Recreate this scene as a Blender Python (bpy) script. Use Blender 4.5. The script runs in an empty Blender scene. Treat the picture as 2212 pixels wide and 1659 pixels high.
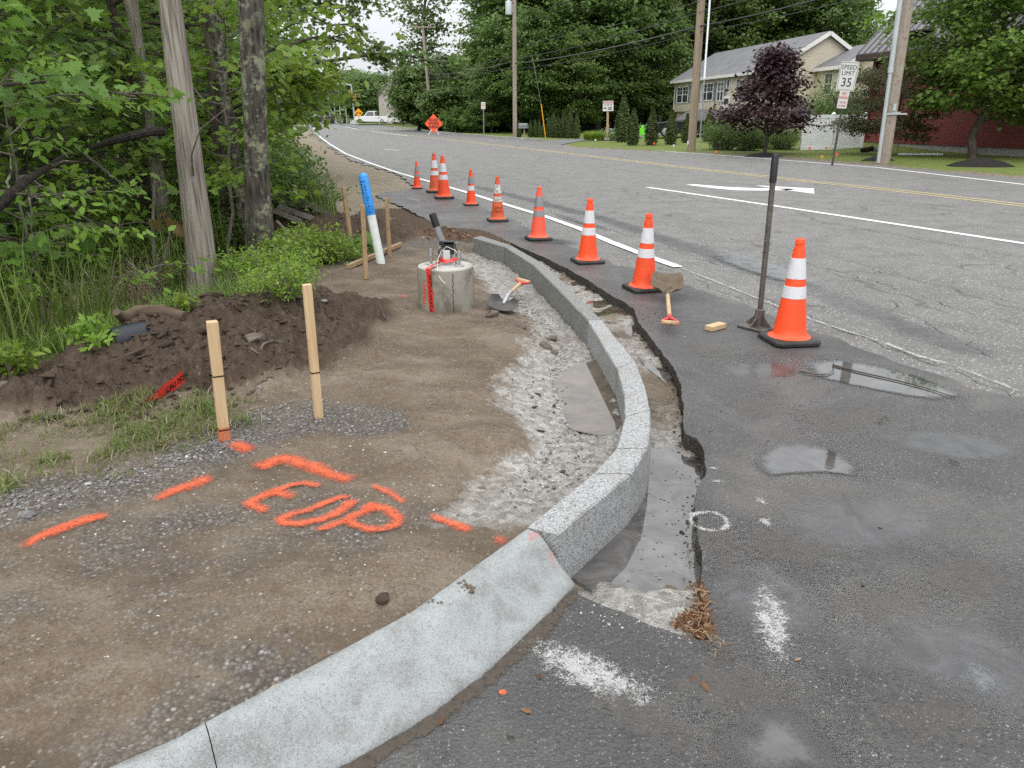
import bpy, bmesh, math, random
import numpy as np
from mathutils import Vector, Matrix

random.seed(7)
rng = np.random.default_rng(7)
sc = bpy.context.scene
COL = sc.collection
R = math.radians

# ------------------------------------------------------------------ camera
EYE = 1.55
FPX, PCX, PCY = 1600.0, 1106.0, 829.5          # focal length in units of a 2212 px wide frame
PITCH = math.atan((PCY - 250.0) / FPX)
cd = bpy.data.cameras.new('camera')
cam = bpy.data.objects.new('camera', cd)
COL.objects.link(cam)
cam.location = (0, 0, EYE)
cam.rotation_euler = (math.pi / 2 - PITCH, 0, 0)
cd.sensor_width = 36.0
cd.lens = 36.0 * FPX / 2212.0
cd.clip_start = 0.05
cd.clip_end = 3000.0
sc.camera = cam

# ------------------------------------------------------------------ overcast sky and a weak, very soft sun
SUN_EL, SUN_AZ = R(42), R(195)
w = bpy.data.worlds.new('World')
sc.world = w
w.use_nodes = True
nt = w.node_tree
nt.nodes.clear()
wo = nt.nodes.new('ShaderNodeOutputWorld')
bg = nt.nodes.new('ShaderNodeBackground')
sky = nt.nodes.new('ShaderNodeTexSky')
sky.sky_type = 'NISHITA'
sky.sun_disc = False
sky.sun_elevation = SUN_EL
sky.sun_rotation = SUN_AZ
sky.air_density = 1.0
sky.dust_density = 6.0
tc = nt.nodes.new('ShaderNodeTexCoord')
sx = nt.nodes.new('ShaderNodeSeparateXYZ')
nt.links.new(tc.outputs['Generated'], sx.inputs[0])
rp = nt.nodes.new('ShaderNodeValToRGB')           # cloud layer: bright overhead, dimmer towards the horizon
rp.color_ramp.elements[0].position = 0.0
rp.color_ramp.elements[0].color = (0.300, 0.312, 0.328, 1)
rp.color_ramp.elements[1].position = 1.0
rp.color_ramp.elements[1].color = (1.0, 1.0, 1.0, 1)
nt.links.new(sx.outputs[2], rp.inputs[0])
cn = nt.nodes.new('ShaderNodeTexNoise')
cn.inputs['Scale'].default_value = 2.2
cn.inputs['Detail'].default_value = 4
nt.links.new(tc.outputs['Generated'], cn.inputs['Vector'])
cm = nt.nodes.new('ShaderNodeMapRange')
cm.inputs[1].default_value = 0.3
cm.inputs[2].default_value = 0.7
cm.inputs[3].default_value = 24.5
cm.inputs[4].default_value = 28.0
nt.links.new(cn.outputs[0], cm.inputs[0])
vm = nt.nodes.new('ShaderNodeVectorMath')
vm.operation = 'SCALE'
nt.links.new(rp.outputs[0], vm.inputs[0])
nt.links.new(cm.outputs[0], vm.inputs['Scale'])
mx = nt.nodes.new('ShaderNodeMix')
mx.data_type = 'RGBA'
mx.inputs[0].default_value = 0.92
nt.links.new(sky.outputs[0], mx.inputs[6])
nt.links.new(vm.outputs[0], mx.inputs[7])
nt.links.new(mx.outputs[2], bg.inputs[0])
bg.inputs[1].default_value = 0.105
nt.links.new(bg.outputs[0], wo.inputs[0])

sl = bpy.data.lights.new('sun', 'SUN')
sl.energy = 1.3
sl.angle = R(50)
sl.color = (1.0, 0.97, 0.93)
so = bpy.data.objects.new('sun', sl)
COL.objects.link(so)
so.location = (0, 0, 30)
so.rotation_euler = (math.pi / 2 - SUN_EL, 0, math.pi - SUN_AZ)

sc.view_settings.view_transform = 'Standard'
sc.view_settings.look = 'None'
sc.view_settings.exposure = 0.0
sc.view_settings.gamma = 1.0
sc.render.engine = 'CYCLES'
cy = sc.cycles
cy.max_bounces = 7
cy.diffuse_bounces = 3
cy.glossy_bounces = 3
cy.transmission_bounces = 3
cy.transparent_max_bounces = 12
cy.caustics_reflective = False
cy.caustics_refractive = False
cy.sample_clamp_indirect = 8.0
cy.use_denoising = False


# ------------------------------------------------------------------ rays of the photograph -> points of the place
def ray(px, py):
    dx = (px - PCX) / FPX
    dy = -(py - PCY) / FPX
    return dx, math.cos(PITCH) + dy * math.sin(PITCH), -math.sin(PITCH) + dy * math.cos(PITCH)


def D(px, py, z=0.0):
    a, b, c = ray(px, py)
    t = (z - EYE) / c
    return Vector((a * t, b * t, z))


def AT(px, py, Y):
    a, b, c = ray(px, py)
    t = Y / b
    return Vector((a * t, Y, EYE + c * t))


# ------------------------------------------------------------------ noise on arrays
def _h(ix, iy, s):
    n = (ix.astype(np.int64) * 374761393 + iy.astype(np.int64) * 668265263 + s * 974711) & 0xFFFFFFFF
    n = ((n ^ (n >> 13)) * 1274126177) & 0xFFFFFFFF
    n = n ^ (n >> 16)
    return (n & 0xFFFF) / 65535.0


def vn(x, y, s=0):
    ix = np.floor(x); iy = np.floor(y)
    fx = x - ix; fy = y - iy
    fx = fx * fx * (3 - 2 * fx); fy = fy * fy * (3 - 2 * fy)
    a = _h(ix, iy, s); b = _h(ix + 1, iy, s); c = _h(ix, iy + 1, s); d = _h(ix + 1, iy + 1, s)
    return (a * (1 - fx) + b * fx) * (1 - fy) + (c * (1 - fx) + d * fx) * fy - 0.5


def fbm(x, y, s=0, octv=4, g=0.5):
    t = 0; a = 1.0; f = 1.0
    for k in range(octv):
        t = t + a * vn(x * f + 17.3 * k, y * f - 9.1 * k, s + k)
        a *= g; f *= 2.03
    return t


def sst(a, b, x):
    t = np.clip((x - a) / (b - a), 0, 1)
    return t * t * (3 - 2 * t)


def inside(X, Y, poly):
    r = np.zeros(X.shape, bool)
    n = len(poly)
    for i in range(n):
        x1, y1 = poly[i]; x2, y2 = poly[(i + 1) % n]
        if y1 == y2:
            continue
        c = ((y1 > Y) != (y2 > Y)) & (X < (x2 - x1) * (Y - y1) / (y2 - y1) + x1)
        r ^= c
    return r


def dseg(X, Y, line):
    d = np.full(X.shape, 1e9)
    for (x1, y1), (x2, y2) in zip(line[:-1], line[1:]):
        vx, vy = x2 - x1, y2 - y1
        t = np.clip(((X - x1) * vx + (Y - y1) * vy) / (vx * vx + vy * vy + 1e-9), 0, 1)
        d = np.minimum(d, np.hypot(X - x1 - t * vx, Y - y1 - t * vy))
    return d


# ------------------------------------------------------------------ tags
def T(o, label, cat, group=None):
    o['label'] = label
    o['category'] = cat
    if group:
        o['group'] = group
    return o


def thing(name, loc, label, cat, group=None, rz=0.0):
    o = bpy.data.objects.new(name, None)
    o.empty_display_size = 0.2
    COL.objects.link(o)
    o.location = loc
    o.rotation_euler = (0, 0, rz)
    return T(o, label, cat, group)


def struct(o, kind='structure'):
    o['kind'] = kind
    return o


def link(name, me, parent=None, mat=None):
    o = bpy.data.objects.new(name, me)
    COL.objects.link(o)
    if mat is not None and len(me.materials) == 0:
        me.materials.append(mat)
    if parent is not None:
        o.parent = parent
    return o


def dup(root, loc, rz=None, label=None, scale=None, group=None):
    r = root.copy()
    COL.objects.link(r)
    r.location = loc
    if rz is not None:
        r.rotation_euler = (root.rotation_euler[0], root.rotation_euler[1], rz)
    if scale is not None:
        r.scale = scale if hasattr(scale, '__len__') else (scale,) * 3
    if label:
        r['label'] = label
    if group:
        r['group'] = group
    for ch in list(root.children):
        c = ch.copy(); COL.objects.link(c); c.parent = r
        for g in ch.children:
            d = g.copy(); COL.objects.link(d); d.parent = c
    return r


# ------------------------------------------------------------------ mesh builder
class MB:
    def __init__(s):
        s.v = []; s.f = []

    def add(s, verts, faces, M=None):
        k = len(s.v)
        for p in verts:
            p = Vector(p)
            s.v.append(tuple(M @ p) if M is not None else tuple(p))
        for f in faces:
            s.f.append(tuple(i + k for i in f))
        return s

    def box(s, c, d, M=None):
        x, y, z = c; a, b, e = d[0] / 2, d[1] / 2, d[2] / 2
        vs = [(x + i * a, y + j * b, z + k * e) for k in (-1, 1) for j in (-1, 1) for i in (-1, 1)]
        return s.add(vs, [(0, 2, 3, 1), (4, 5, 7, 6), (0, 1, 5, 4), (2, 6, 7, 3), (0, 4, 6, 2), (1, 3, 7, 5)], M)

    def tube(s, pts, rad, n=8, cap=True):
        pts = [Vector(p) for p in pts]
        if not hasattr(rad, '__len__'):
            rad = [rad] * len(pts)
        k = len(s.v)
        up = Vector((0, 0, 1))
        u = None
        for i, p in enumerate(pts):
            t = (pts[min(i + 1, len(pts) - 1)] - pts[max(i - 1, 0)])
            if t.length < 1e-9:
                t = Vector((0, 0, 1))
            t.normalize()
            if u is None:
                u = t.cross(Vector((0.31, 0.95, 0.05)) if abs(t.z) > 0.9 else up).normalized()
            else:
                u = (u - t * u.dot(t))
                u = u.normalized() if u.length > 1e-6 else t.orthogonal().normalized()
            w_ = t.cross(u)
            for j in range(n):
                a = 2 * math.pi * j / n
                s.v.append(tuple(p + (u * math.cos(a) + w_ * math.sin(a)) * rad[i]))
        for i in range(len(pts) - 1):
            for j in range(n):
                a = k + i * n + j; b = k + i * n + (j + 1) % n
                s.f.append((a, b, b + n, a + n))
        if cap:
            s.f.append(tuple(k + j for j in reversed(range(n))))
            s.f.append(tuple(k + (len(pts) - 1) * n + j for j in range(n)))
        return s

    def lathe(s, prof, n=24, M=None, cap=True):
        vs = []; fs = []
        for r, z in prof:
            for j in range(n):
                a = 2 * math.pi * j / n
                vs.append((r * math.cos(a), r * math.sin(a), z))
        for i in range(len(prof) - 1):
            for j in range(n):
                a = i * n + j; b = i * n + (j + 1) % n
                fs.append((a, b, b + n, a + n))
        if cap:
            fs.append(tuple(reversed(range(n))))
            fs.append(tuple((len(prof) - 1) * n + j for j in range(n)))
        return s.add(vs, fs, M)

    def prism(s, poly, z0, z1, M=None):
        n = len(poly)
        vs = [(x, y, z0) for x, y in poly] + [(x, y, z1) for x, y in poly]
        fs = [tuple(reversed(range(n))), tuple(range(n, 2 * n))]
        fs += [(i, (i + 1) % n, n + (i + 1) % n, n + i) for i in range(n)]
        return s.add(vs, fs, M)

    def loft(s, rings, cap=True, M=None):
        n = len(rings[0]); vs = [p for r in rings for p in r]; fs = []
        for i in range(len(rings) - 1):
            for j in range(n):
                a = i * n + j; b = i * n + (j + 1) % n
                fs.append((a, b, b + n, a + n))
        if cap:
            fs.append(tuple(reversed(range(n))))
            fs.append(tuple((len(rings) - 1) * n + j for j in range(n)))
        return s.add(vs, fs, M)

    def build(s, name, mat, parent=None, smooth=False, bevel=0.0, seg=2, auto=None):
        me = bpy.data.meshes.new(name)
        me.from_pydata(s.v, [], s.f)
        bm = bmesh.new(); bm.from_mesh(me)
        bmesh.ops.remove_doubles(bm, verts=bm.verts, dist=1e-5)
        bmesh.ops.recalc_face_normals(bm, faces=bm.faces)
        if bevel > 0:
            es = [e for e in bm.edges if len(e.link_faces) == 2 and e.calc_face_angle(0) > 0.5]
            bmesh.ops.bevel(bm, geom=es, offset=bevel, segments=seg, affect='EDGES', profile=0.5)
        for f in bm.faces:
            f.smooth = smooth
        if smooth:
            for e in bm.edges:
                if len(e.link_faces) == 2 and e.calc_face_angle(0) > (auto or 0.7):
                    e.smooth = False
        bm.to_mesh(me); bm.free()
        me.materials.append(mat)
        return link(name, me, parent)


def np_mesh(name, V, F, mat, parent=None, smooth=False, rnd=None, fsize=4):
    """fast mesh: V (n,3), F (m,fsize); rnd = one value per face"""
    me = bpy.data.meshes.new(name)
    V = np.ascontiguousarray(V, np.float32); F = np.ascontiguousarray(F, np.int32)
    me.vertices.add(len(V)); me.vertices.foreach_set('co', V.ravel())
    me.loops.add(F.size); me.loops.foreach_set('vertex_index', F.ravel())
    me.polygons.add(len(F))
    me.polygons.foreach_set('loop_start', np.arange(len(F), dtype=np.int32) * fsize)
    if smooth:
        me.polygons.foreach_set('use_smooth', np.ones(len(F), bool))
    me.update(calc_edges=True)
    if rnd is not None:
        at = me.attributes.new('rnd', 'FLOAT', 'FACE')
        at.data.foreach_set('value', np.ascontiguousarray(rnd, np.float32))
    me.materials.append(mat)
    return link(name, me, parent)


_fonts = {}


def text(name, s, size, mat, parent, M, align='CENTER', depth=0.001, xs=1.0, bold=0.0, spacing=1.0, bend=None, ay='CENTER'):
    cu = bpy.data.curves.new('txt', 'FONT')
    cu.body = s; cu.size = size; cu.align_x = align; cu.align_y = ay
    cu.extrude = depth; cu.offset = bold; cu.space_character = spacing; cu.resolution_u = 3
    to = bpy.data.objects.new('txt', cu)
    COL.objects.link(to)
    dg = bpy.context.evaluated_depsgraph_get()
    me = bpy.data.meshes.new_from_object(to.evaluated_get(dg))
    bpy.data.objects.remove(to); bpy.data.curves.remove(cu)
    me.name = name
    if bend:
        bm = bmesh.new(); bm.from_mesh(me)
        bmesh.ops.triangulate(bm, faces=bm.faces)
        bm.to_mesh(me); bm.free()
    for v in me.vertices:
        p = v.co.copy(); p.x *= xs
        v.co = M @ (bend(p) if bend else p)
    me.materials.clear(); me.materials.append(mat)
    return link(name, me, parent)


# ------------------------------------------------------------------ materials
class NT:
    def __init__(s, name):
        s.m = bpy.data.materials.new(name)
        s.m.use_nodes = True
        s.t = s.m.node_tree
        s.t.nodes.clear()
        s.out = s.t.nodes.new('ShaderNodeOutputMaterial')
        s._pos = None; s._obj = None

    def n(s, typ, **kw):
        x = s.t.nodes.new(typ)
        for k, v in kw.items():
            setattr(x, k, v)
        return x

    def set(s, sock, v):
        if v is None:
            return
        if hasattr(v, 'is_output') or hasattr(v, 'node'):
            s.t.links.new(v, sock)
        else:
            try:
                sock.default_value = v
            except Exception:
                sock.default_value = (*v, 1.0) if len(v) == 3 else v

    def pos(s):
        if s._pos is None:
            s._pos = s.n('ShaderNodeNewGeometry').outputs['Position']
        return s._pos

    def obj(s):
        if s._obj is None:
            s._obj = s.n('ShaderNodeTexCoord').outputs['Object']
        return s._obj

    def scale(s, vec, v):
        q = s.n('ShaderNodeMapping'); s.set(q.inputs[0], vec); q.inputs['Scale'].default_value = v
        return q.outputs[0]

    def noise(s, vec, sc_, det=3, rough=0.55, dist=0.0):
        q = s.n('ShaderNodeTexNoise'); s.set(q.inputs['Vector'], vec)
        q.inputs['Scale'].default_value = sc_; q.inputs['Detail'].default_value = det
        q.inputs['Roughness'].default_value = rough; q.inputs['Distortion'].default_value = dist
        return q.outputs[0]

    def vor(s, vec, sc_, feat='F1', out='Distance', rnd=1.0):
        q = s.n('ShaderNodeTexVoronoi', feature=feat); s.set(q.inputs['Vector'], vec)
        q.inputs['Scale'].default_value = sc_; q.inputs['Randomness'].default_value = rnd
        return q.outputs[out]

    def ramp(s, fac, els):
        q = s.n('ShaderNodeValToRGB'); s.set(q.inputs[0], fac)
        e = q.color_ramp.elements
        while len(e) < len(els):
            e.new(0.5)
        for i, (p, c) in enumerate(els):
            e[i].position = p
            e[i].color = (*c, 1) if hasattr(c, '__len__') else (c, c, c, 1)
        return q.outputs[0]

    def mr(s, v, a, b, c=0.0, d=1.0):
        q = s.n('ShaderNodeMapRange'); s.set(q.inputs[0], v)
        for i, z in zip((1, 2, 3, 4), (a, b, c, d)):
            q.inputs[i].default_value = z
        return q.outputs[0]

    def mix(s, fac, a, b, mode='MIX'):
        q = s.n('ShaderNodeMix', data_type='RGBA', blend_type=mode)
        s.set(q.inputs[0], fac); s.set(q.inputs[6], a if hasattr(a, 'node') else tuple(a) + (1,) if len(a) == 3 else a)
        s.set(q.inputs[7], b if hasattr(b, 'node') else tuple(b) + (1,) if len(b) == 3 else b)
        return q.outputs[2]

    def math(s, op, a, b=None, c=None):
        q = s.n('ShaderNodeMath', operation=op)
        s.set(q.inputs[0], a); s.set(q.inputs[1], b)
        if c is not None:
            s.set(q.inputs[2], c)
        return q.outputs[0]

    def attr(s, name, out='Fac'):
        q = s.n('ShaderNodeAttribute', attribute_name=name)
        return q.outputs[out]

    def sep(s, v):
        q = s.n('ShaderNodeSeparateColor'); s.set(q.inputs[0], v)
        return q.outputs

    def bump(s, h, strength=0.5, dist=0.01, normal=None):
        q = s.n('ShaderNodeBump'); s.set(q.inputs['Height'], h)
        q.inputs['Strength'].default_value = strength; q.inputs['Distance'].default_value = dist
        if normal is not None:
            s.set(q.inputs['Normal'], normal)
        return q.outputs[0]

    def rand(s):
        return s.n('ShaderNodeObjectInfo').outputs['Random']

    def bsdf(s, col, rough=0.8, spec=0.4, metal=0.0, normal=None, alpha=None, coat=None, sub=None):
        q = s.n('ShaderNodeBsdfPrincipled')
        s.set(q.inputs['Base Color'], col if hasattr(col, 'node') else (*col, 1) if len(col) == 3 else col)
        s.set(q.inputs['Roughness'], rough); s.set(q.inputs['Specular IOR Level'], spec)
        s.set(q.inputs['Metallic'], metal)
        if normal is not None:
            s.set(q.inputs['Normal'], normal)
        if alpha is not None:
            s.set(q.inputs['Alpha'], alpha)
        return q.outputs[0]

    def done(s, sh):
        s.t.links.new(sh, s.out.inputs[0])
        return s.m


def simple(name, col, rough=0.6, spec=0.4, metal=0.0, var=0.12, scale=6.0, bump=0.0, bscale=60.0, dirt=None, dscale=9.0):
    """a plain paint, metal or plastic with wear: mottling, optional dirt colour, optional bump"""
    a = NT(name)
    v = a.obj()
    n1 = a.noise(v, scale, 4, 0.6)
    lo = tuple(max(0, c * (1 - var)) for c in col); hi = tuple(min(1, c * (1 + var)) for c in col)
    c = a.ramp(n1, [(0.3, lo), (0.7, hi)])
    if dirt is not None:
        d = a.noise(v, dscale, 5, 0.7)
        c = a.mix(a.mr(d, 0.52, 0.72), c, dirt)
    nm = a.bump(a.noise(v, bscale, 3), bump, 0.01) if bump else None
    r = a.mr(n1, 0.3, 0.7, max(0.02, rough - 0.08), min(1, rough + 0.08))
    return a.done(a.bsdf(c, r, spec, metal, nm))


def leaf_mat(name, c0, c1, c2, trans=0.35, rough=0.45):
    a = NT(name)
    r = a.attr('rnd')
    oi = a.rand()
    c = a.ramp(r, [(0.0, c0), (0.55, c1), (1.0, c2)])
    f = a.mr(oi, 0, 1, 0.85, 1.15)
    hs = a.n('ShaderNodeHueSaturation')
    a.set(hs.inputs['Color'], c); a.set(hs.inputs['Value'], f)
    a.set(hs.inputs['Hue'], a.mr(oi, 0, 1, 0.49, 0.51))
    c = hs.outputs[0]
    p = a.bsdf(c, rough, 0.35)
    t = a.n('ShaderNodeBsdfTranslucent')
    ct = a.mix(0.5, c, tuple(min(1, x * 1.6) for x in c2))
    a.set(t.inputs[0], ct)
    mxs = a.n('ShaderNodeMixShader'); mxs.inputs[0].default_value = trans
    a.t.links.new(p, mxs.inputs[1]); a.t.links.new(t.outputs[0], mxs.inputs[2])
    return a.done(mxs.outputs[0])


def bark_mat(name, c0, c1, lichen=None, vscale=(14, 14, 2.2), strength=0.8, la=0.55):
    a = NT(name)
    v = a.obj()
    s_ = a.scale(v, vscale)
    n1 = a.noise(s_, 1.6, 6, 0.65, 0.6)
    n2 = a.vor(a.scale(v, (vscale[0] * 1.5, vscale[1] * 1.5, vscale[2] * 1.2)), 1.5)
    h = a.math('ADD', a.math('MULTIPLY', n1, 0.7), a.math('MULTIPLY', n2, 0.5))
    c = a.ramp(h, [(0.35, c0), (0.75, c1)])
    if lichen:
        l1 = a.noise(v, 9, 6, 0.75)
        l2 = a.noise(v, 1.7, 2)
        c = a.mix(a.math('MULTIPLY', a.mr(l1, 0.5, 0.58), a.mr(l2, 0.40, la)), c, lichen)
    return a.done(a.bsdf(c, 0.9, 0.2, 0, a.bump(h, strength, 0.02)))


def wood_mat(name, c0, c1, grain=(40, 40, 2.5), rough=0.75, dirt=None):
    a = NT(name)
    v = a.obj()
    n1 = a.noise(a.scale(v, grain), 1.2, 5, 0.6, 0.8)
    n2 = a.noise(v, 4, 3)
    c = a.ramp(a.math('ADD', a.math('MULTIPLY', n1, 0.7), a.math('MULTIPLY', n2, 0.3)), [(0.32, c0), (0.68, c1)])
    if dirt:
        c = a.mix(a.mr(a.noise(v, 7, 5, 0.7), 0.53, 0.68), c, dirt)
    return a.done(a.bsdf(c, rough, 0.25, 0, a.bump(n1, 0.25, 0.004)))


def asphalt(name, lo, hi, stone, wetness, agg=130.0, dust=None, cracks=False):
    a = NT(name)
    p = a.pos()
    sp = a.vor(p, agg, out='Color')
    spv = a.sep(sp)[0]
    dist = a.vor(p, agg)
    fine = a.noise(p, 260, 3, 0.7)
    big = a.noise(p, 0.45, 4, 0.55)
    mid = a.noise(p, 2.1, 5, 0.6, 0.4)
    c = a.mix(a.mr(mid, 0.35, 0.65), lo, hi)
    c = a.mix(a.math('MULTIPLY', a.mr(fine, 0.4, 0.7), 0.5), c, tuple(x * 0.45 for x in lo))
    c = a.mix(a.math('MULTIPLY', a.math('GREATER_THAN', spv, 0.80), a.mr(dist, 0.45, 0.25)), c, stone)
    c = a.mix(a.math('MULTIPLY', a.math('GREATER_THAN', spv, 0.992), a.mr(dist, 0.4, 0.25)), c, (0.42, 0.41, 0.40))
    pit = a.noise(p, 62, 2, 0.6)
    c = a.mix(a.math('MULTIPLY', a.mr(pit, 0.52, 0.68), 0.6), c, tuple(x * 0.4 for x in lo))
    if dust:
        c = a.mix(a.math('MULTIPLY', a.mr(a.noise(p, 1.1, 5, 0.65, 0.6), 0.48, 0.68), 0.75), c, dust)
    wet = a.mr(a.math('ADD', a.math('MULTIPLY', big, 0.6), a.math('MULTIPLY', mid, 0.4)), 0.42, 0.60)
    c = a.mix(a.math('MULTIPLY', wet, wetness * 0.45), c, tuple(x * 0.35 for x in lo))
    h = a.math('ADD', a.math('SUBTRACT', a.math('MULTIPLY', dist, 0.7), a.math('MULTIPLY', pit, 1.6)), a.math('MULTIPLY', fine, 0.4))
    rough = a.mr(wet, 0, 1, 0.75 - 0.2 * wetness, 0.75 - 0.45 * wetness)
    if cracks:
        wv = a.mix(0.12, p, a.n('ShaderNodeTexNoise').outputs[1])
        q = a.n('ShaderNodeTexNoise'); a.set(q.inputs['Vector'], p); q.inputs['Scale'].default_value = 1.4; q.inputs['Detail'].default_value = 5
        va = a.n('ShaderNodeVectorMath', operation='MULTIPLY_ADD')
        a.set(va.inputs[0], q.outputs[1]); va.inputs[1].default_value = (0.9, 0.9, 0); a.set(va.inputs[2], a.scale(p, (1, 0.55, 1)))
        e = a.vor(va.outputs[0], 0.62, 'DISTANCE_TO_EDGE')
        msk = a.mr(a.noise(p, 0.35, 3), 0.50, 0.56)
        cr = a.math('MULTIPLY', a.mr(e, 0.012, 0.004), msk)
        c = a.mix(a.math('MULTIPLY', cr, 0.5), c, (0.03, 0.03, 0.03))
        h = a.math('SUBTRACT', h, a.math('MULTIPLY', cr, 2.0))
    nm = a.bump(h, 0.8, 0.008)
    return a.done(a.bsdf(c, rough, 0.5, 0, nm))


def ground_mat():
    a = NT('ground_earth')
    p = a.pos()
    z1 = a.sep(a.attr('zone', 'Color')); z2 = a.sep(a.attr('zone2', 'Color'))
    z1a = a.attr('zone', 'Alpha'); z2a = a.attr('zone2', 'Alpha')
    nA = a.noise(p, 3.2, 5, 0.6)
    nB = a.noise(p, 22, 5, 0.65)
    nC = a.noise(p, 95, 4, 0.7)
    st = a.vor(p, 75, out='Color'); std = a.vor(p, 75)
    st2 = a.vor(p, 30, out='Color'); st2d = a.vor(p, 30)
    stv = a.sep(st)[0]; stv2 = a.sep(st2)[0]
    j = a.math('MULTIPLY', a.math('SUBTRACT', nB, 0.5), 0.9)

    def zn(x, lo=0.35, hi=0.65):
        return a.mr(a.math('ADD', x, j), lo, hi)
    dirt = a.ramp(a.math('ADD', a.math('MULTIPLY', nA, 0.6), a.math('MULTIPLY', nB, 0.4)),
                  [(0.33, (0.108, 0.080, 0.055)), (0.5, (0.168, 0.130, 0.092)), (0.68, (0.24, 0.20, 0.158))])
    dirt = a.mix(a.math('MULTIPLY', a.mr(nC, 0.42, 0.62), 0.55), dirt, (0.070, 0.054, 0.042))
    nD = a.noise(a.scale(p, (1.0, 1.9, 1)), 1.5, 6, 0.68, 0.8)
    dirt = a.mix(a.math('MULTIPLY', a.mr(nD, 0.50, 0.66), 0.7), dirt, (0.082, 0.062, 0.046))
    dirt = a.mix(a.math('MULTIPLY', a.mr(nD, 0.46, 0.34), 0.5), dirt, (0.235, 0.198, 0.158))
    dirt = a.mix(a.math('MULTIPLY', a.math('GREATER_THAN', stv, 0.80), a.mr(std, 0.5, 0.3)), dirt, (0.20, 0.18, 0.155))
    dirt = a.mix(a.math('MULTIPLY', a.math('GREATER_THAN', stv, 0.99), a.mr(std, 0.45, 0.3)), dirt, (0.34, 0.32, 0.29))
    grav = a.ramp(stv, [(0.0, (0.085, 0.080, 0.078)), (0.5, (0.165, 0.157, 0.150)), (0.93, (0.22, 0.21, 0.20)), (1.0, (0.42, 0.41, 0.39))])
    grav = a.mix(a.mr(std, 0.25, 0.7), grav, (0.070, 0.060, 0.050))
    grav = a.mix(a.math('MULTIPLY', a.mr(nA, 0.4, 0.65), 0.55), grav, dirt)
    c = a.mix(zn(z1[2]), dirt, grav)
    dark = a.ramp(a.math('ADD', a.math('MULTIPLY', nB, 0.65), a.math('MULTIPLY', nC, 0.35)),
                  [(0.3, (0.028, 0.019, 0.013)), (0.55, (0.074, 0.051, 0.036)), (0.75, (0.150, 0.112, 0.080))])
    c = a.mix(zn(z1[0], 0.3, 0.7), c, dark)
    whi = a.ramp(a.math('ADD', a.math('MULTIPLY', nB, 0.55), a.math('MULTIPLY', stv2, 0.45)),
                 [(0.22, (0.175, 0.165, 0.148)), (0.45, (0.315, 0.305, 0.282)), (0.78, (0.455, 0.447, 0.425))])
    whi = a.mix(a.math('MULTIPLY', a.mr(nC, 0.46, 0.6), 0.55), whi, (0.14, 0.130, 0.115))
    c = a.mix(zn(z1[1], 0.30, 0.74), c, whi)
    grs = a.ramp(nB, [(0.35, (0.035, 0.055, 0.014)), (0.55, (0.062, 0.088, 0.022)), (0.75, (0.12, 0.125, 0.05))])
    c = a.mix(zn(z1a, 0.4, 0.7), c, grs)
    tan = a.ramp(a.math('ADD', a.math('MULTIPLY', nA, 0.5), a.math('MULTIPLY', nC, 0.5)),
                 [(0.35, (0.15, 0.12, 0.085)), (0.65, (0.30, 0.255, 0.195))])
    c = a.mix(zn(z2[0]), c, tan)
    lw = a.ramp(a.math('ADD', a.math('MULTIPLY', nA, 0.6), a.math('MULTIPLY', nB, 0.4)),
                [(0.36, (0.085, 0.120, 0.022)), (0.52, (0.125, 0.165, 0.034)), (0.66, (0.20, 0.195, 0.07))])
    lw = a.mix(a.math('MULTIPLY', a.mr(a.noise(p, 30, 4, 0.75), 0.5, 0.68), 0.6), lw, (0.050, 0.085, 0.018))
    c = a.mix(zn(z2[1]), c, lw)
    litter = a.ramp(a.math('ADD', a.math('MULTIPLY', nC, 0.4), a.math('MULTIPLY', stv, 0.6)),
                    [(0.3, (0.035, 0.022, 0.014)), (0.6, (0.085, 0.050, 0.030)), (0.9, (0.17, 0.12, 0.085))])
    c = a.mix(zn(z2a), c, litter)
    wet = z2[2]
    c = a.mix(a.math('MULTIPLY', zn(wet, 0.3, 0.8), 0.55), c, (0.030, 0.025, 0.020))
    h = a.math('ADD', a.math('MULTIPLY', nB, 1.2), a.math('ADD', a.math('MULTIPLY', nC, 0.7), a.math('MULTIPLY', std, -0.5)))
    rough = a.mr(zn(wet, 0.3, 0.8), 0, 1, 0.9, 0.45)
    return a.done(a.bsdf(c, rough, 0.3, 0, a.bump(h, 0.7, 0.02)))


def spray_mat(name, col, amount=0.5, sc_=160.0, rough=0.75, amax=1.0, pits=False):
    """spray or worn road paint: solid in the middle, breaking up into specks at its edge ('edge' 0..1)"""
    a = NT(name)
    p = a.pos()
    e = a.attr('edge')
    n1 = a.noise(p, sc_, 3, 0.8)
    n2 = a.noise(p, sc_ * 0.16, 4, 0.7)
    v = a.math('ADD', a.math('MULTIPLY', a.math('SUBTRACT', n1, 0.5), 1.9), a.math('MULTIPLY', a.math('SUBTRACT', n2, 0.5), 1.5))
    al = a.math('MULTIPLY', a.mr(a.math('ADD', a.math('ADD', e, v), amount), 0.0, 0.40), amax)
    if pits:
        pd = a.vor(p, 75)
        al = a.math('MULTIPLY', al, a.mr(pd, 0.95, 0.55))
        n1 = a.math('SUBTRACT', n1, a.math('MULTIPLY', pd, 0.5))
        c = a.ramp(n1, [(0.05, tuple(x * 0.55 for x in col)), (0.4, col)])
    else:
        c = a.ramp(n1, [(0.35, tuple(x * 0.72 for x in col)), (0.6, col)])
    return a.done(a.bsdf(c, rough, 0.3, 0, a.bump(n1, 0.8, 0.012 if pits else 0.004), alpha=al))


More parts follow.
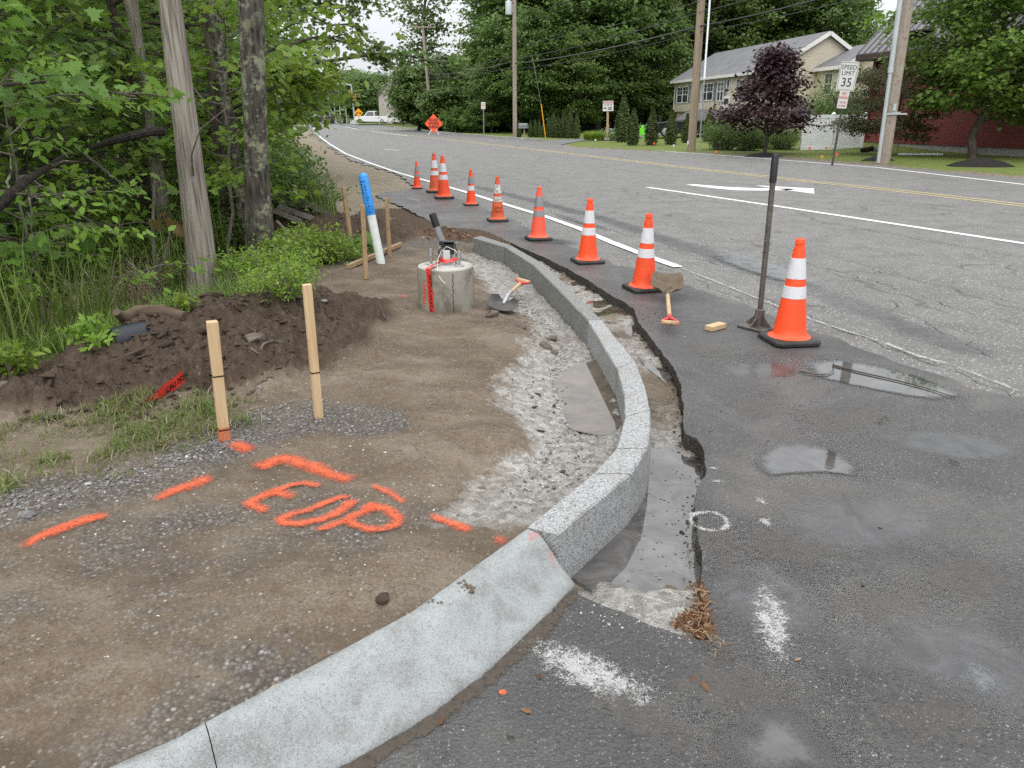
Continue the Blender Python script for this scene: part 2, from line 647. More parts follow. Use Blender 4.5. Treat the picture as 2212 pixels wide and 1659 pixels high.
def water_mat(name, col, soft=0.3, rough=0.03, amax=1.0):
    a = NT(name)
    p = a.pos()
    e = a.attr('edge')
    n1 = a.noise(p, 45, 4, 0.75); n2 = a.noise(p, 9, 4, 0.6)
    n3 = a.noise(p, 150, 3, 0.8)
    al = a.mr(a.math('SUBTRACT', e, a.math('ADD', a.math('MULTIPLY', a.math('ADD', n1, n2), 0.34), a.math('MULTIPLY', n3, soft))), 0.0, 0.30)
    rip = a.noise(p, 18, 2, 0.5)
    c = a.ramp(a.noise(p, 6, 5, 0.7, 1.0), [(0.35, tuple(x * 0.45 for x in col)), (0.65, tuple(x * 1.4 for x in col))])
    al = a.math('MULTIPLY', al, amax)
    return a.done(a.bsdf(c, rough, 1.0, 0, a.bump(rip, 0.03, 0.004), alpha=al))


def siding_mat(name, col, step, gap=0.09, rough=0.55):
    a = NT(name)
    v = a.obj()
    q = a.n('ShaderNodeSeparateXYZ'); a.set(q.inputs[0], v)
    f = a.math('FRACT', a.math('DIVIDE', q.outputs[2], step))
    ln = a.mr(f, gap * 0.4, gap)
    n1 = a.noise(a.scale(v, (0.7, 0.7, 6)), 2, 4)
    c = a.ramp(n1, [(0.35, tuple(x * 0.9 for x in col)), (0.65, col)])
    c = a.mix(ln, tuple(x * 0.5 for x in col), c)
    return a.done(a.bsdf(c, rough, 0.35, 0, a.bump(f, 0.9, step * 0.25)))


M = {}
M['ground'] = ground_mat()
M['road'] = asphalt('old_asphalt', (0.128, 0.126, 0.122), (0.195, 0.192, 0.186), (0.50, 0.495, 0.48), 0.3, 62, None, True)
M['drive'] = asphalt('wet_asphalt', (0.056, 0.056, 0.058), (0.100, 0.099, 0.098), (0.205, 0.202, 0.20), 1.0, 115, (0.150, 0.143, 0.133))
M['far_drive'] = asphalt('drive_asphalt', (0.13, 0.13, 0.135), (0.17, 0.17, 0.175), (0.25, 0.25, 0.25), 0.3, 90)


def edge_mat():
    a = NT('broken_asphalt_edge')
    p = a.pos()
    n = a.noise(p, 60, 4, 0.7)
    c = a.ramp(n, [(0.3, (0.016, 0.015, 0.014)), (0.55, (0.062, 0.055, 0.047)), (0.75, (0.16, 0.145, 0.125))])
    return a.done(a.bsdf(c, 0.7, 0.3, 0, a.bump(n, 1.0, 0.02)))


M['edge'] = edge_mat()


def soaked_paint(name, col):
    """thin spray soaked into the gravel: the relief and the grain of the earth show through, the rim thins out"""
    a = NT(name)
    p = a.pos()
    e = a.attr('edge')
    nB = a.noise(p, 22, 5, 0.65); nC = a.noise(p, 95, 4, 0.7)
    std = a.vor(p, 75); stv = a.sep(a.vor(p, 75, out='Color'))[0]
    al = a.mr(a.math('ADD', e, a.math('MULTIPLY', a.math('SUBTRACT', nC, 0.5), 1.2)), 0.08, 0.95)
    al = a.math('MULTIPLY', al, a.mr(nB, 0.30, 0.55, 0.58, 0.93))
    c = a.mix(a.mr(stv, 0.0, 1.0, 0.0, 0.30), col, tuple(min(1, x * 1.15 + .05) for x in col))
    c = a.mix(a.math('MULTIPLY', a.mr(nC, 0.50, 0.35), 0.55), c, tuple(x * 0.42 for x in col))
    h = a.math('ADD', a.math('MULTIPLY', nB, 1.2), a.math('ADD', a.math('MULTIPLY', nC, 0.7), a.math('MULTIPLY', std, -0.5)))
    return a.done(a.bsdf(c, 0.85, 0.25, 0, a.bump(h, 0.7, 0.02), alpha=al))


M['orange_spray'] = soaked_paint('orange_spray', (0.80, 0.145, 0.062))
M['white_spray'] = spray_mat('white_spray', (0.66, 0.66, 0.66), -0.62, 150, 0.75, 0.58)
M['mud_film'] = spray_mat('mud_film', (0.085, 0.070, 0.055), -0.25, 45, 0.8, 0.85)
M['silt'] = spray_mat('silt_film', (0.150, 0.141, 0.128), -0.40, 16, 0.6, 0.30)
M['crack'] = spray_mat('tar_crack', (0.022, 0.022, 0.022), -0.62, 40, 0.7, 0.75)
M['pink_spray'] = spray_mat('pink_spray', (0.70, 0.27, 0.28), -0.45, 150, 0.75, 0.6)
M['line_white'] = spray_mat('line_white', (0.74, 0.74, 0.73), 0.12, 70)
M['line_worn'] = spray_mat('line_worn', (0.60, 0.59, 0.56), -0.72, 75, 0.75, 0.62)
M['line_yellow'] = spray_mat('line_yellow', (0.56, 0.45, 0.21), -0.36, 60, 0.75, 0.8)
M['mud_water'] = water_mat('mud_water', (0.085, 0.066, 0.046))
M['clear_water'] = water_mat('clear_water', (0.050, 0.050, 0.051))
M['trench_water'] = water_mat('trench_water', (0.085, 0.082, 0.080), 0.0)
M['damp_band'] = water_mat('damp_band', (0.105, 0.108, 0.112), 0.5, 0.30, 0.55)
M['sheen'] = water_mat('wet_sheen', (0.080, 0.082, 0.086), 0.5, 0.22, 0.55)
M['wet_margin'] = water_mat('wet_margin', (0.034, 0.034, 0.036), 0.6, 0.30, 0.62)
M['damp'] = water_mat('damp_film_sky_tint', (0.16, 0.168, 0.178), 0.5, 0.28, 0.75)  # thin wet film, the sky's reflection put into its pale blue-grey base colour


def granite(name, base, dark, amt):
    a = NT(name)
    v = a.pos()
    s1 = a.sep(a.vor(v, 210, out='Color'))[0]
    s2 = a.noise(v, 320, 2, 0.6)
    n1 = a.noise(v, 3.0, 4, 0.6)
    n2 = a.noise(v, 14, 4, 0.65)
    c = a.ramp(s1, [(0.0, dark), (amt, tuple(x * 0.72 for x in base)), (0.55, base), (1.0, tuple(min(1, x * 1.3) for x in base))])
    c = a.mix(a.math('MULTIPLY', a.mr(s2, 0.56, 0.66), 0.6), c, dark)
    c = a.mix(a.math('MULTIPLY', a.mr(n1, 0.50, 0.70), 0.5), c, (0.20, 0.185, 0.155))
    c = a.mix(a.math('MULTIPLY', a.mr(n2, 0.58, 0.7), 0.35), c, (0.13, 0.115, 0.09))
    h = a.math('ADD', a.math('MULTIPLY', s2, 0.4), a.math('MULTIPLY', n2, 0.8))
    return a.done(a.bsdf(c, 0.75, 0.35, 0, a.bump(h, 0.5, 0.006)))


M['granite'] = granite('granite', (0.32, 0.33, 0.335), (0.07, 0.07, 0.075), 0.22)
M['granite_wet'] = granite('granite_rough', (0.225, 0.23, 0.225), (0.045, 0.045, 0.045), 0.30)


def concrete(name, base, stain, sscale=2.2, rough=0.82, speck=False):
    a = NT(name)
    v = a.pos()
    n1 = a.noise(v, sscale, 5, 0.62, 0.5)
    n2 = a.noise(v, 180, 3, 0.7)
    n3 = a.noise(v, 26, 5, 0.65)
    c = a.ramp(n1, [(0.34, stain), (0.5, tuple(x * 0.86 for x in base)), (0.66, base)])
    c = a.mix(a.math('MULTIPLY', a.mr(n2, 0.58, 0.68), 0.55), c, tuple(x * 0.45 for x in base))
    c = a.mix(a.math('MULTIPLY', a.mr(n3, 0.56, 0.75), 0.4), c, stain)
    if speck:
        sv = a.sep(a.vor(v, 380, out='Color'))[0]
        c = a.mix(a.math('MULTIPLY', a.math('LESS_THAN', sv, 0.13), 0.5), c, tuple(x * 0.3 for x in base))
        c = a.mix(a.math('MULTIPLY', a.math('GREATER_THAN', sv, 0.86), 0.35), c, tuple(min(1, x * 1.35) for x in base))
    return a.done(a.bsdf(c, rough, 0.3, 0, a.bump(a.math('ADD', n2, n3), 0.35, 0.004)))


M['kerb_concrete'] = concrete('kerb_concrete', (0.315, 0.335, 0.34), (0.200, 0.206, 0.202), 7.0, 0.82, True)
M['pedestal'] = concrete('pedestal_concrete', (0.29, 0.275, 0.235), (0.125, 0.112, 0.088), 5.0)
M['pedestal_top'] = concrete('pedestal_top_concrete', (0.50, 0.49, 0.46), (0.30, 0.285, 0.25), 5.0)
M['foundation'] = concrete('foundation_concrete', (0.36, 0.35, 0.33), (0.25, 0.24, 0.22), 1.0)

M['cone_orange'] = simple('cone_orange', (0.90, 0.082, 0.020), 0.42, 0.4, 0, 0.06, 5, 0, 60, (0.50, 0.075, 0.03), 26)
M['cone_grimy'] = simple('cone_scuffed_orange', (0.84, 0.085, 0.026), 0.5, 0.35, 0, 0.12, 5, 0, 60, (0.22, 0.055, 0.03), 30)
M['cone_pale'] = simple('cone_pale_orange', (0.86, 0.105, 0.055), 0.5, 0.4, 0, 0.08, 5, 0, 60, (0.62, 0.12, 0.06), 14)
M['cone_dirty'] = simple('cone_dirty_orange', (0.62, 0.11, 0.045), 0.6, 0.3, 0, 0.2, 8, 0, 60, (0.24, 0.10, 0.055), 10)
M['cone_rubber'] = simple('cone_rubber', (0.022, 0.022, 0.022), 0.55, 0.4, 0, 0.3, 12, 0.3, 40, (0.075, 0.066, 0.055), 7)


def reflective(name, base):
    a = NT(name)
    v = a.obj()
    t = a.vor(a.scale(v, (1, 1, 1)), 150)
    n1 = a.noise(v, 20, 4)
    c = a.mix(a.mr(t, 0.2, 0.6), base, tuple(x * 0.86 for x in base))
    c = a.mix(a.math('MULTIPLY', a.mr(n1, 0.58, 0.72), 0.35), c, (0.30, 0.29, 0.27))
    return a.done(a.bsdf(c, 0.35, 0.5))


M['band_white'] = reflective('band_white', (0.66, 0.66, 0.70))
M['band_grey'] = reflective('band_grey', (0.25, 0.26, 0.27))


def worn_band():
    a = NT('band_worn')
    v = a.obj()
    n1 = a.noise(v, 34, 5, 0.75)
    c = a.mix(a.mr(n1, 0.49, 0.56), (0.60, 0.59, 0.57), (0.22, 0.19, 0.17))
    return a.done(a.bsdf(c, 0.5, 0.4))


M['band_worn'] = worn_band()
M['steel'] = simple('galvanised_steel', (0.36, 0.37, 0.38), 0.45, 0.5, 0.6, 0.2, 14)
M['rust_steel'] = simple('worn_steel', (0.115, 0.105, 0.095), 0.55, 0.4, 0.4, 0.35, 16, 0.4, 70, (0.085, 0.055, 0.036), 12)
M['mud_steel'] = simple('muddy_steel', (0.125, 0.098, 0.070), 0.85, 0.2, 0.0, 0.3, 16, 0.8, 40, (0.062, 0.047, 0.034), 9)
M['black_steel'] = simple('black_steel', (0.022, 0.020, 0.020), 0.4, 0.4, 0.0, 0.3, 14, 0.2, 40, (0.05, 0.035, 0.026), 9)
M['red_plastic'] = simple('red_handle', (0.52, 0.035, 0.040), 0.45, 0.4, 0, 0.15, 18, 0, 60, (0.45, 0.24, 0.20), 22)
M['ash_wood'] = wood_mat('ash_wood', (0.36, 0.24, 0.13), (0.55, 0.40, 0.25), (60, 60, 4), 0.6, (0.22, 0.15, 0.09))
M['stake_wood'] = wood_mat('stake_wood', (0.42, 0.29, 0.15), (0.60, 0.46, 0.29), (50, 50, 2.5), 0.75)
M['old_stake'] = wood_mat('older_stake_wood', (0.25, 0.165, 0.09), (0.40, 0.29, 0.175), (50, 50, 2.5), 0.8, (0.17, 0.12, 0.08))
M['grey_wood'] = wood_mat('weathered_wood', (0.055, 0.046, 0.040), (0.15, 0.135, 0.118), (18, 18, 2.0), 0.9)
M['log_wood'] = wood_mat('rotten_log', (0.050, 0.034, 0.024), (0.135, 0.10, 0.07), (3, 14, 14), 0.9)
M['pole_wood'] = wood_mat('pole_wood', (0.24, 0.205, 0.17), (0.37, 0.325, 0.28), (9, 9, 0.4), 0.85, (0.19, 0.14, 0.10))
M['pole_brown'] = wood_mat('pole_wood_brown', (0.21, 0.165, 0.115), (0.33, 0.27, 0.20), (9, 9, 0.4), 0.85)
M['black_ink'] = simple('black_ink', (0.012, 0.012, 0.012), 0.6, 0.2)
M['navy_ink'] = simple('navy_ink', (0.010, 0.018, 0.055), 0.6, 0.2)
M['red_ink'] = simple('red_ink', (0.48, 0.045, 0.06), 0.6, 0.2)
M['blue_plastic'] = simple('blue_plastic', (0.035, 0.27, 0.74), 0.35, 0.5, 0, 0.08, 5)
M['white_plastic'] = simple('white_plastic', (0.66, 0.72, 0.70), 0.4, 0.4, 0, 0.06, 5, 0, 60, (0.50, 0.53, 0.49), 12)
M['grey_pvc'] = simple('grey_pvc', (0.21, 0.21, 0.225), 0.45, 0.4, 0, 0.1, 8)
M['black_plastic'] = simple('black_plastic', (0.016, 0.016, 0.018), 0.45, 0.4)
M['navy_pipe'] = simple('black_corrugated_plastic', (0.014, 0.017, 0.026), 0.42, 0.4, 0, 0.2, 5)
M['tape_red'] = simple('red_tape', (0.62, 0.050, 0.034), 0.35, 0.5, 0, 0.25, 14)
M['sign_white'] = simple('sign_white', (0.52, 0.53, 0.51), 0.45, 0.4, 0, 0.06, 3)
M['sign_bright'] = simple('sign_bright_white', (0.70, 0.70, 0.69), 0.45, 0.4, 0, 0.05, 3)
M['sign_orange'] = simple('sign_orange', (0.92, 0.125, 0.055), 0.5, 0.3, 0, 0.05, 3)
M['sign_yellow'] = simple('sign_yellow', (0.80, 0.36, 0.015), 0.5, 0.3, 0, 0.05, 3)
M['signal_yellow'] = simple('signal_yellow', (0.70, 0.33, 0.015), 0.5, 0.3, 0, 0.08, 3)
M['post_green'] = simple('post_dull_metal', (0.075, 0.078, 0.07), 0.6, 0.4, 0.2, 0.2, 8)
M['pale_metal'] = simple('pale_metal', (0.42, 0.46, 0.47), 0.5, 0.4, 0.2, 0.08, 2)
M['bark_grey'] = bark_mat('bark_dead_grey', (0.10, 0.085, 0.070), (0.34, 0.305, 0.265), None, (26, 26, 1.3), 0.45)
M['bark_dark'] = bark_mat('bark_dark', (0.022, 0.019, 0.016), (0.105, 0.095, 0.082), (0.24, 0.25, 0.17), (13, 13, 2.6), 1.0, 0.48)
M['bark_black'] = bark_mat('bark_wet_dark', (0.012, 0.010, 0.009), (0.050, 0.042, 0.036), None, (20, 20, 8), 0.8)
M['bark'] = bark_mat('bark_brown', (0.035, 0.028, 0.022), (0.115, 0.098, 0.080), None, (9, 9, 1.6), 0.9)
M['bark_stem'] = bark_mat('bark_stem', (0.10, 0.088, 0.074), (0.20, 0.18, 0.155), None, (30, 30, 4), 0.5)
M['maple'] = leaf_mat('maple_leaf', (0.072, 0.145, 0.025), (0.120, 0.220, 0.038), (0.190, 0.310, 0.062), 0.44)
M['bright'] = leaf_mat('spring_leaf', (0.105, 0.185, 0.022), (0.160, 0.265, 0.034), (0.235, 0.34, 0.055), 0.40)
M['forest'] = leaf_mat('forest_leaf', (0.046, 0.086, 0.022), (0.085, 0.150, 0.034), (0.145, 0.225, 0.055), 0.36)
M['forest2'] = leaf_mat('forest_leaf_light', (0.060, 0.110, 0.024), (0.098, 0.172, 0.038), (0.150, 0.235, 0.058), 0.36)
M['deep'] = leaf_mat('dark_leaf', (0.030, 0.056, 0.015), (0.052, 0.088, 0.022), (0.09, 0.135, 0.034), 0.33)
M['purple'] = leaf_mat('purple_leaf', (0.020, 0.0095, 0.012), (0.040, 0.017, 0.022), (0.085, 0.036, 0.042), 0.25, 0.4)
M['thuja'] = leaf_mat('thuja_leaf', (0.030, 0.052, 0.012), (0.054, 0.085, 0.018), (0.092, 0.125, 0.028), 0.2, 0.7)
M['crab'] = leaf_mat('crab_leaf', (0.040, 0.050, 0.020), (0.070, 0.085, 0.030), (0.120, 0.100, 0.050), 0.33)
M['hosta'] = leaf_mat('hosta_leaf', (0.085, 0.14, 0.085), (0.16, 0.24, 0.16), (0.36, 0.43, 0.32), 0.25)
M['grass'] = leaf_mat('grass_blade', (0.070, 0.115, 0.018), (0.115, 0.175, 0.030), (0.18, 0.235, 0.06), 0.3)
M['limegrass'] = leaf_mat('lime_grass_blade', (0.12, 0.20, 0.016), (0.17, 0.27, 0.026), (0.25, 0.34, 0.05), 0.3)
M['dry'] = leaf_mat('dry_grass_blade', (0.20, 0.155, 0.09), (0.34, 0.285, 0.19), (0.50, 0.44, 0.33), 0.25)
M['oak_red'] = leaf_mat('reddish_leaf', (0.11, 0.085, 0.03), (0.165, 0.115, 0.045), (0.21, 0.15, 0.055), 0.35)
M['litter'] = leaf_mat('fallen_leaf', (0.085, 0.038, 0.018), (0.19, 0.090, 0.042), (0.40, 0.28, 0.17), 0.1, 0.7)


# ------------------------------------------------------------------ the lie of the land
KT = 0.15                                        # top of the kerb stones above the asphalt
KLp = [(1022, 513.7), (1089.6, 533), (1151, 572), (1210, 629), (1270, 692), (1332.6, 796), (1348, 850), (1350, 900), (1342, 929), (1331, 968.6), (1280, 1023.6), (1135, 1140)]
KRp = [(1038.6, 509), (1104.6, 530), (1173.6, 569), (1237, 628), (1299.6, 690.7), (1372, 780), (1394, 835), (1405, 885), (1405.7, 929), (1399, 968.6), (1362, 1023), (1203, 1155)]
KL = [D(x, y, KT) for x, y in KLp]
KR = [D(x, y, KT) for x, y in KRp]
SBp = [(1133, 1141), (885, 1318), (640, 1450), (472, 1538), (380, 1590), (230, 1655), (0, 1745)]     # back of the sloped kerb
SFp = [(1243, 1268), (1170, 1345), (1060, 1449), (928, 1551), (796, 1630), (650, 1705), (380, 1830)]   # its foot on the asphalt
SB = [D(x, y, KT) for x, y in SBp]
SF = [D(x, y, 0.0) for x, y in SFp]
_kl = sorted([(p.y, p.x) for p in KL] + [(p.y, p.x) for p in SB[1:]])
_kr = sorted([(p.y, p.x) for p in KR] + [(p.y, p.x) for p in SF[1:]])
TIP_Y = max(KL[0].y, KR[0].y)

# cut edge of the new asphalt along the trench, from the far tip to the corner by the camera
TRp = [(1050, 501), (1102, 524), (1150, 545), (1198, 566), (1240, 588), (1305, 627), (1368.6, 666.7), (1380.6, 697), (1412, 738), (1455.6, 796), (1471, 826),
       (1475, 924), (1482, 938), (1506, 948), (1520, 967), (1527, 992), (1525, 1021), (1503, 1071), (1500, 1084), (1505.7, 1158), (1514, 1205), (1520, 1248), (1524, 1297), (1538, 1392)]
TNp = [(1505.7, 1385), (1450, 1363), (1415.7, 1351), (1359.5, 1329), (1300, 1308), (1249.5, 1284)]       # near edge of the trench
APp = [(1026, 495), (1003, 493), (978, 493), (942, 485), (930, 478), (896, 461), (863, 444), (829.5, 432), (815, 425), (816, 419), (850, 412), (887, 408)]
SMp = [(905, 405), (930, 410), (1000, 433), (1100, 473), (1180, 508), (1250, 541), (1320, 567), (1400, 592), (1500, 622), (1640, 672), (1740, 712), (1850, 752), (2000, 806), (2212, 868)]


def ragged(pts, amp, step, seed):
    out = []
    for (a, b) in zip(pts[:-1], pts[1:]):
        n = max(1, int((Vector(b) - Vector(a)).length / step))
        for i in range(n):
            t = i / n
            out.append((a[0] + (b[0] - a[0]) * t, a[1] + (b[1] - a[1]) * t))
    out.append(pts[-1])
    o = np.array(out)
    o[1:-1, 0] += amp * fbm(o[1:-1, 0] * 4.5, o[1:-1, 1] * 4.5, seed, 5, .62)
    o[1:-1, 1] += amp * fbm(o[1:-1, 0] * 4.5 + 50, o[1:-1, 1] * 4.5, seed + 9, 5, .62)
    return [tuple(p) for p in o]


W2 = lambda pts, z=0.0: [tuple(D(x, y, z)[:2]) for x, y in pts]
TR = ragged(W2(TRp), 0.022, 0.018, 3)
TN = ragged(W2(TNp), 0.02, 0.03, 5)
AP = ragged(W2(APp), 0.07, 0.03, 7)
SM = ragged(W2(SMp), 0.10, 0.07, 11)
SFw = [tuple(p[:2]) for p in SF]
DRIVE = TR[:-1] + TN + [(p[0] + 0.004, p[1] - 0.004) for p in SFw] + [(-2.2, 0.2), (5.5, 0.2), (5.5, 4.0)] + SM[::-1][1:] + AP[::-1]
DRIVE_IN = [(p[0], p[1]) for p in DRIVE]

# edges of the road
LEp = [(905, 407), (877, 394), (839, 370), (805, 360), (772, 350.6), (743, 336), (712, 316), (690, 301), (676, 288), (668, 276), (664, 266)]
RE_line = [(2212, 385), (1900, 357), (1700, 342), (1500, 330), (1240, 318), (1170, 306), (1060, 298), (940, 285), (875, 278.5), (830, 272), (790, 267), (760, 263.5), (725, 261)]
LE = ragged(W2(LEp), 0.45, 0.5, 13)
RE = W2(RE_line)
_dx, _dy = RE[0][0] - RE[1][0], RE[0][1] - RE[1][1]
RE = [(RE[0][0] + _dx * 1.6, RE[0][1] + _dy * 1.6)] + RE
ROAD = [(0.3, 9.8), (1.1, 7.0), (1.9, 4.2), (3.2, 0.2), (RE[0][0], 0.2)] + RE + [(-46, 205), (-60, 290), (-67, 290), (-52, 205)] + LE[::-1] + [(-0.3, 12.5)]
_re = sorted([(p[1], p[0]) for p in RE] + [(205, -46), (400, -90), (-5, RE[0][0] + 8)])
_xb = [(-2, -6.5), (2.0, -4.0), (3.2, -3.0), (3.7, -2.75), (4.3, -2.6), (5.0, -2.4), (5.9, -2.25), (7.4, -2.35), (8.5, -2.0), (11, -2.75), (17, -4.6), (30, -9.6), (60, -19.5), (110, -35), (205, -62), (400, -110)]
MOUND = []; MOUND_H = []; MOUND_F = []
for px_, cy_, by_, dd_ in [(-160, 880, 980, .42), (0, 838, 930, .42), (125, 797, 905, .46), (250, 742, 880, .55), (350, 697, 862, .62), (450, 665, 845, .70), (560, 643, 795, .62), (660, 640, 735, .50), (735, 655, 700, .40)]:
    b_ = D(px_, by_, .10)
    k_ = (b_.y + dd_) / b_.y
    c_ = AT(px_, cy_, b_.y * k_)
    MOUND.append((c_.x, c_.y)); MOUND_H.append(max(.02, c_.z - .07)); MOUND_F.append(dd_ * .98)
MOUND2 = [(-3.1, 10.0), (-2.4, 9.9), (-1.9, 9.8)]


def terrain(X, Y, fine=True):
    """height and material zones of the bare ground (numpy arrays)"""
    X = np.asarray(X, float); Y = np.asarray(Y, float)
    base = np.interp(Y, [0, 2, 3, 5, 7, 9.5, 13, 20, 60], [.13, .13, .12, .085, .05, .02, -.015, -.02, -.02])
    h = base.copy()
    n1 = fbm(X * 1.3, Y * 1.3, 21, 4)
    h = h + 0.022 * n1 * sst(40, 8, Y)
    zone = np.zeros(X.shape + (4,)); zone2 = np.zeros(X.shape + (4,))
    xb = np.interp(Y, [p[0] for p in _xb], [p[1] for p in _xb])
    s = xb - X                                   # metres into the woods
    h = h - 0.62 * sst(0.1, 2.6, s + 0.3 * n1) - 0.4 * sst(4, 14, s)
    h = h + 0.05 * fbm(X * 2.1, Y * 2.1, 31, 3) * sst(0, 1.5, s)
    zone[..., 3] = sst(-0.25, 0.35, s + 0.35 * n1) * sst(2.0, 5.0, Y + 0 * s) + 0.0
    near_w = sst(0.0, 0.5, s)
    zone[..., 3] = np.maximum(zone[..., 3], near_w)
    # grass patch and gravel rim left of the pad
    gp = [tuple(D(x, y, .1)[:2]) for x, y in [(-300, 960), (0, 938), (230, 885), (430, 862), (520, 880), (478, 955), (300, 1045), (100, 1075), (-300, 1170)]]
    ing = inside(X, Y, gp)
    dg_ = dseg(X, Y, gp + gp[:1])
    zone[..., 3] = np.maximum(zone[..., 3], np.where(ing, 0.42 * sst(0, 0.25, dg_), 0))
    rim = [tuple(D(x, y, .1)[:2]) for x, y in [(-400, 1200), (0, 1110), (150, 1070), (330, 1030), (480, 965), (600, 920), (720, 900), (800, 915)]]
    zone[..., 2] = 0.95 * sst(0.36, 0.05, dseg(X, Y, rim))
    nearg = sst(3.6, 2.2, Y) * (0.30 + 0.75 * fbm(X * 1.4 + 4, Y * 2.6, 41, 3)) * (s < 0)
    zone[..., 2] = np.maximum(zone[..., 2], nearg)
    farg = [tuple(D(x, y, .04)[:2]) for x, y in [(760, 560), (840, 530), (950, 520), (1010, 520)]]
    zone[..., 2] = np.maximum(zone[..., 2], 0.75 * sst(0.55, 0.1, dseg(X, Y, farg)))
    # the heap of dark soil
    bm_ = np.zeros(X.shape)
    for (a, b), hh, ff in zip(MOUND, MOUND_H, MOUND_F):
        ang = 0.72
        u = (X - a) * math.cos(ang) + (Y - b) * math.sin(ang)
        v_ = -(X - a) * math.sin(ang) + (Y - b) * math.cos(ang)
        g = np.exp(-(u / 0.50) ** 2 - np.where(v_ < 0, (v_ / ff) ** 2, (v_ / 0.30) ** 2))
        bm_ = np.maximum(bm_, hh * g) + 0.10 * np.minimum(bm_, hh * g)
    m2 = 0.30 * np.exp(-(dseg(X, Y, MOUND2) / 0.55) ** 2)
    mm = bm_ + m2
    mk = sst(0.012, 0.09, mm)
    h = h + mm
    if fine:
        near = sst(16, 9, Y)
        lump = fbm(X * 7, Y * 7, 51, 5, 0.6)
        rid = 0.5 - np.abs(fbm(X * 4.2, Y * 4.2, 57, 3))
        h = h + near * (mk * (0.095 * lump + 0.085 * (rid - 0.3)) + (1 - mk) * 0.015 * lump)
        h = h + near * (0.005 + 0.022 * mk) * fbm(X * 31, Y * 31, 61, 3, 0.6)
    zone[..., 0] = np.maximum(sst(0.01, 0.10, mm + 0.03 * n1), 0.55 * sst(0.5, -0.1, np.abs(s + 0.35)) * sst(9.5, 6, Y) * sst(2.5, 4, Y))
    zone[..., 3] *= (1 - sst(0.02, 0.08, mm))
    zone[..., 2] *= (1 - 0.9 * mk)
    # brown litter by the old asphalt edge, tan shoulder beyond
    lt = [tuple(D(x, y, 0)[:2]) for x, y in [(840, 455), (900, 478), (950, 500), (1030, 512), (1050, 516)]]
    zone2[..., 3] = 0.9 * sst(0.75, 0.25, dseg(X, Y, lt) + 0.2 * n1) * (Y > 8.7)
    lev = np.interp(Y, [p[1] for p in LE], [p[0] for p in LE])
    sh = (Y > 10.5) & (X < lev + 3)
    zone2[..., 0] = np.where(sh, sst(-0.1, 0.3, -s + 0.5 * n1) * sst(10.5, 14, Y), 0)
    zone[..., 3] = np.where(sh, np.maximum(zone[..., 3], 0.6 * sst(-1.3, 0.2, s + 0.6 * n1)), zone[..., 3])
    # low strip behind the kerb stones, trench in front of them
    xk = np.interp(Y, [p[0] for p in _kl], [p[1] for p in _kl])
    xr = np.interp(Y, [p[0] for p in _kr], [p[1] for p in _kr])
    onk = (Y < TIP_Y + 0.35)
    d = np.where(onk, xk - X, 9.0)
    dk = np.where(d > -0.05, np.maximum(0, dseg(X, Y, [tuple(p[:2]) for p in KL])), 0)
    pud = 0.075 * np.exp(-((X - 0.44) / .115) ** 2 - ((Y - 3.74) / .18) ** 2)
    low = np.interp(Y, [2.2, 2.6, 3.2, 4.0, 8.6, 9.4], [0.0, 0.045, 0.10, 0.13, 0.085, 0.02])
    band = sst(0.78, 0.22, dk + 0.22 * n1)
    left = (d > -0.02) & onk
    h = np.where(left, h - low * band - pud, h)
    wb = 1.25 * sst(0.70, 0.34, dk + 0.30 * n1 + 0.1 * fbm(X * 5, Y * 5, 71, 3)) * sst(2.25, 2.6, Y) * sst(9.4, 8.6, Y)
    wb = wb * (0.72 + 0.5 * fbm(X * 2.6, Y * 2.6, 77, 3))
    zone[..., 1] = np.where(left, wb, 0)
    if fine:
        h = np.where(left, h + wb * 0.020 * fbm(X * 15, Y * 15, 81, 4, 0.65), h)
    # back of the sloped kerb: earth a little below its top
    dsb = dseg(X, Y, [tuple(p[:2]) for p in SB])
    h = np.where(left & (dsb < 0.4) & (Y < 2.5), h - 0.012 * sst(0.25, 0.0, dsb), h)
    right = onk & (X > xk - 0.0) & (Y > 0.2)
    trz = -0.075 + 0.040 * fbm(X * 3.6, Y * 3.6, 91, 4) + 0.022 * fbm(X * 8, Y * 8, 93, 3) - 0.035 * sst(3.5, 3.0, Y) * sst(2.28, 2.55, Y) + 0.045 * sst(2.35, 2.1, Y) + 0.02 * sst(8.4, 9.4, Y)
    if fine:
        trz = trz + 0.010 * fbm(X * 18, Y * 18, 95, 4, 0.65)
    h = np.where(right, trz, h)
    zt = 0.42 + 0.9 * fbm(X * 3.3, Y * 2.2, 97, 3)
    zt = np.where(Y < 2.3, 0.62 + 1.6 * fbm(X * 5.0, Y * 5.0, 98, 3) + 0.6 * sst(0.70, 0.35, X) - 0.2, zt)
    zone[..., 1] = np.where(right, np.clip(zt, 0, 1), zone[..., 1])
    for k in (0, 2, 3):
        zone[..., k] = np.where(right, 0, zone[..., k])
    zone2[..., 2] = np.where(right, 0.35, 0.15 + 0.25 * sst(0.6, 0.2, dk) * left)
    # under the asphalt
    ind = inside(X, Y, DRIVE)
    h = np.where(ind, -0.15, h)
    inr = inside(X, Y, ROAD)
    h = np.where(inr & ~ind, -0.10, h)
    # far side: lawn, rising towards the house
    xr2 = np.interp(Y, [p[0] for p in _re], [p[1] for p in _re])
    s2 = X - xr2
    far = (s2 > 0) & (X > 0 - Y * 0.5)
    fl = sst(34, 40, Y + 0.25 * s2)
    hl = 0.03 + 0.02 * fbm(X * .5, Y * .5, 101, 3) + 0.55 * sst(5, 20, s2) * fl + 0.05 * sst(0, 2, s2)
    h = np.where(far, hl * sst(0.0, 0.25, s2) - 0.03, h)
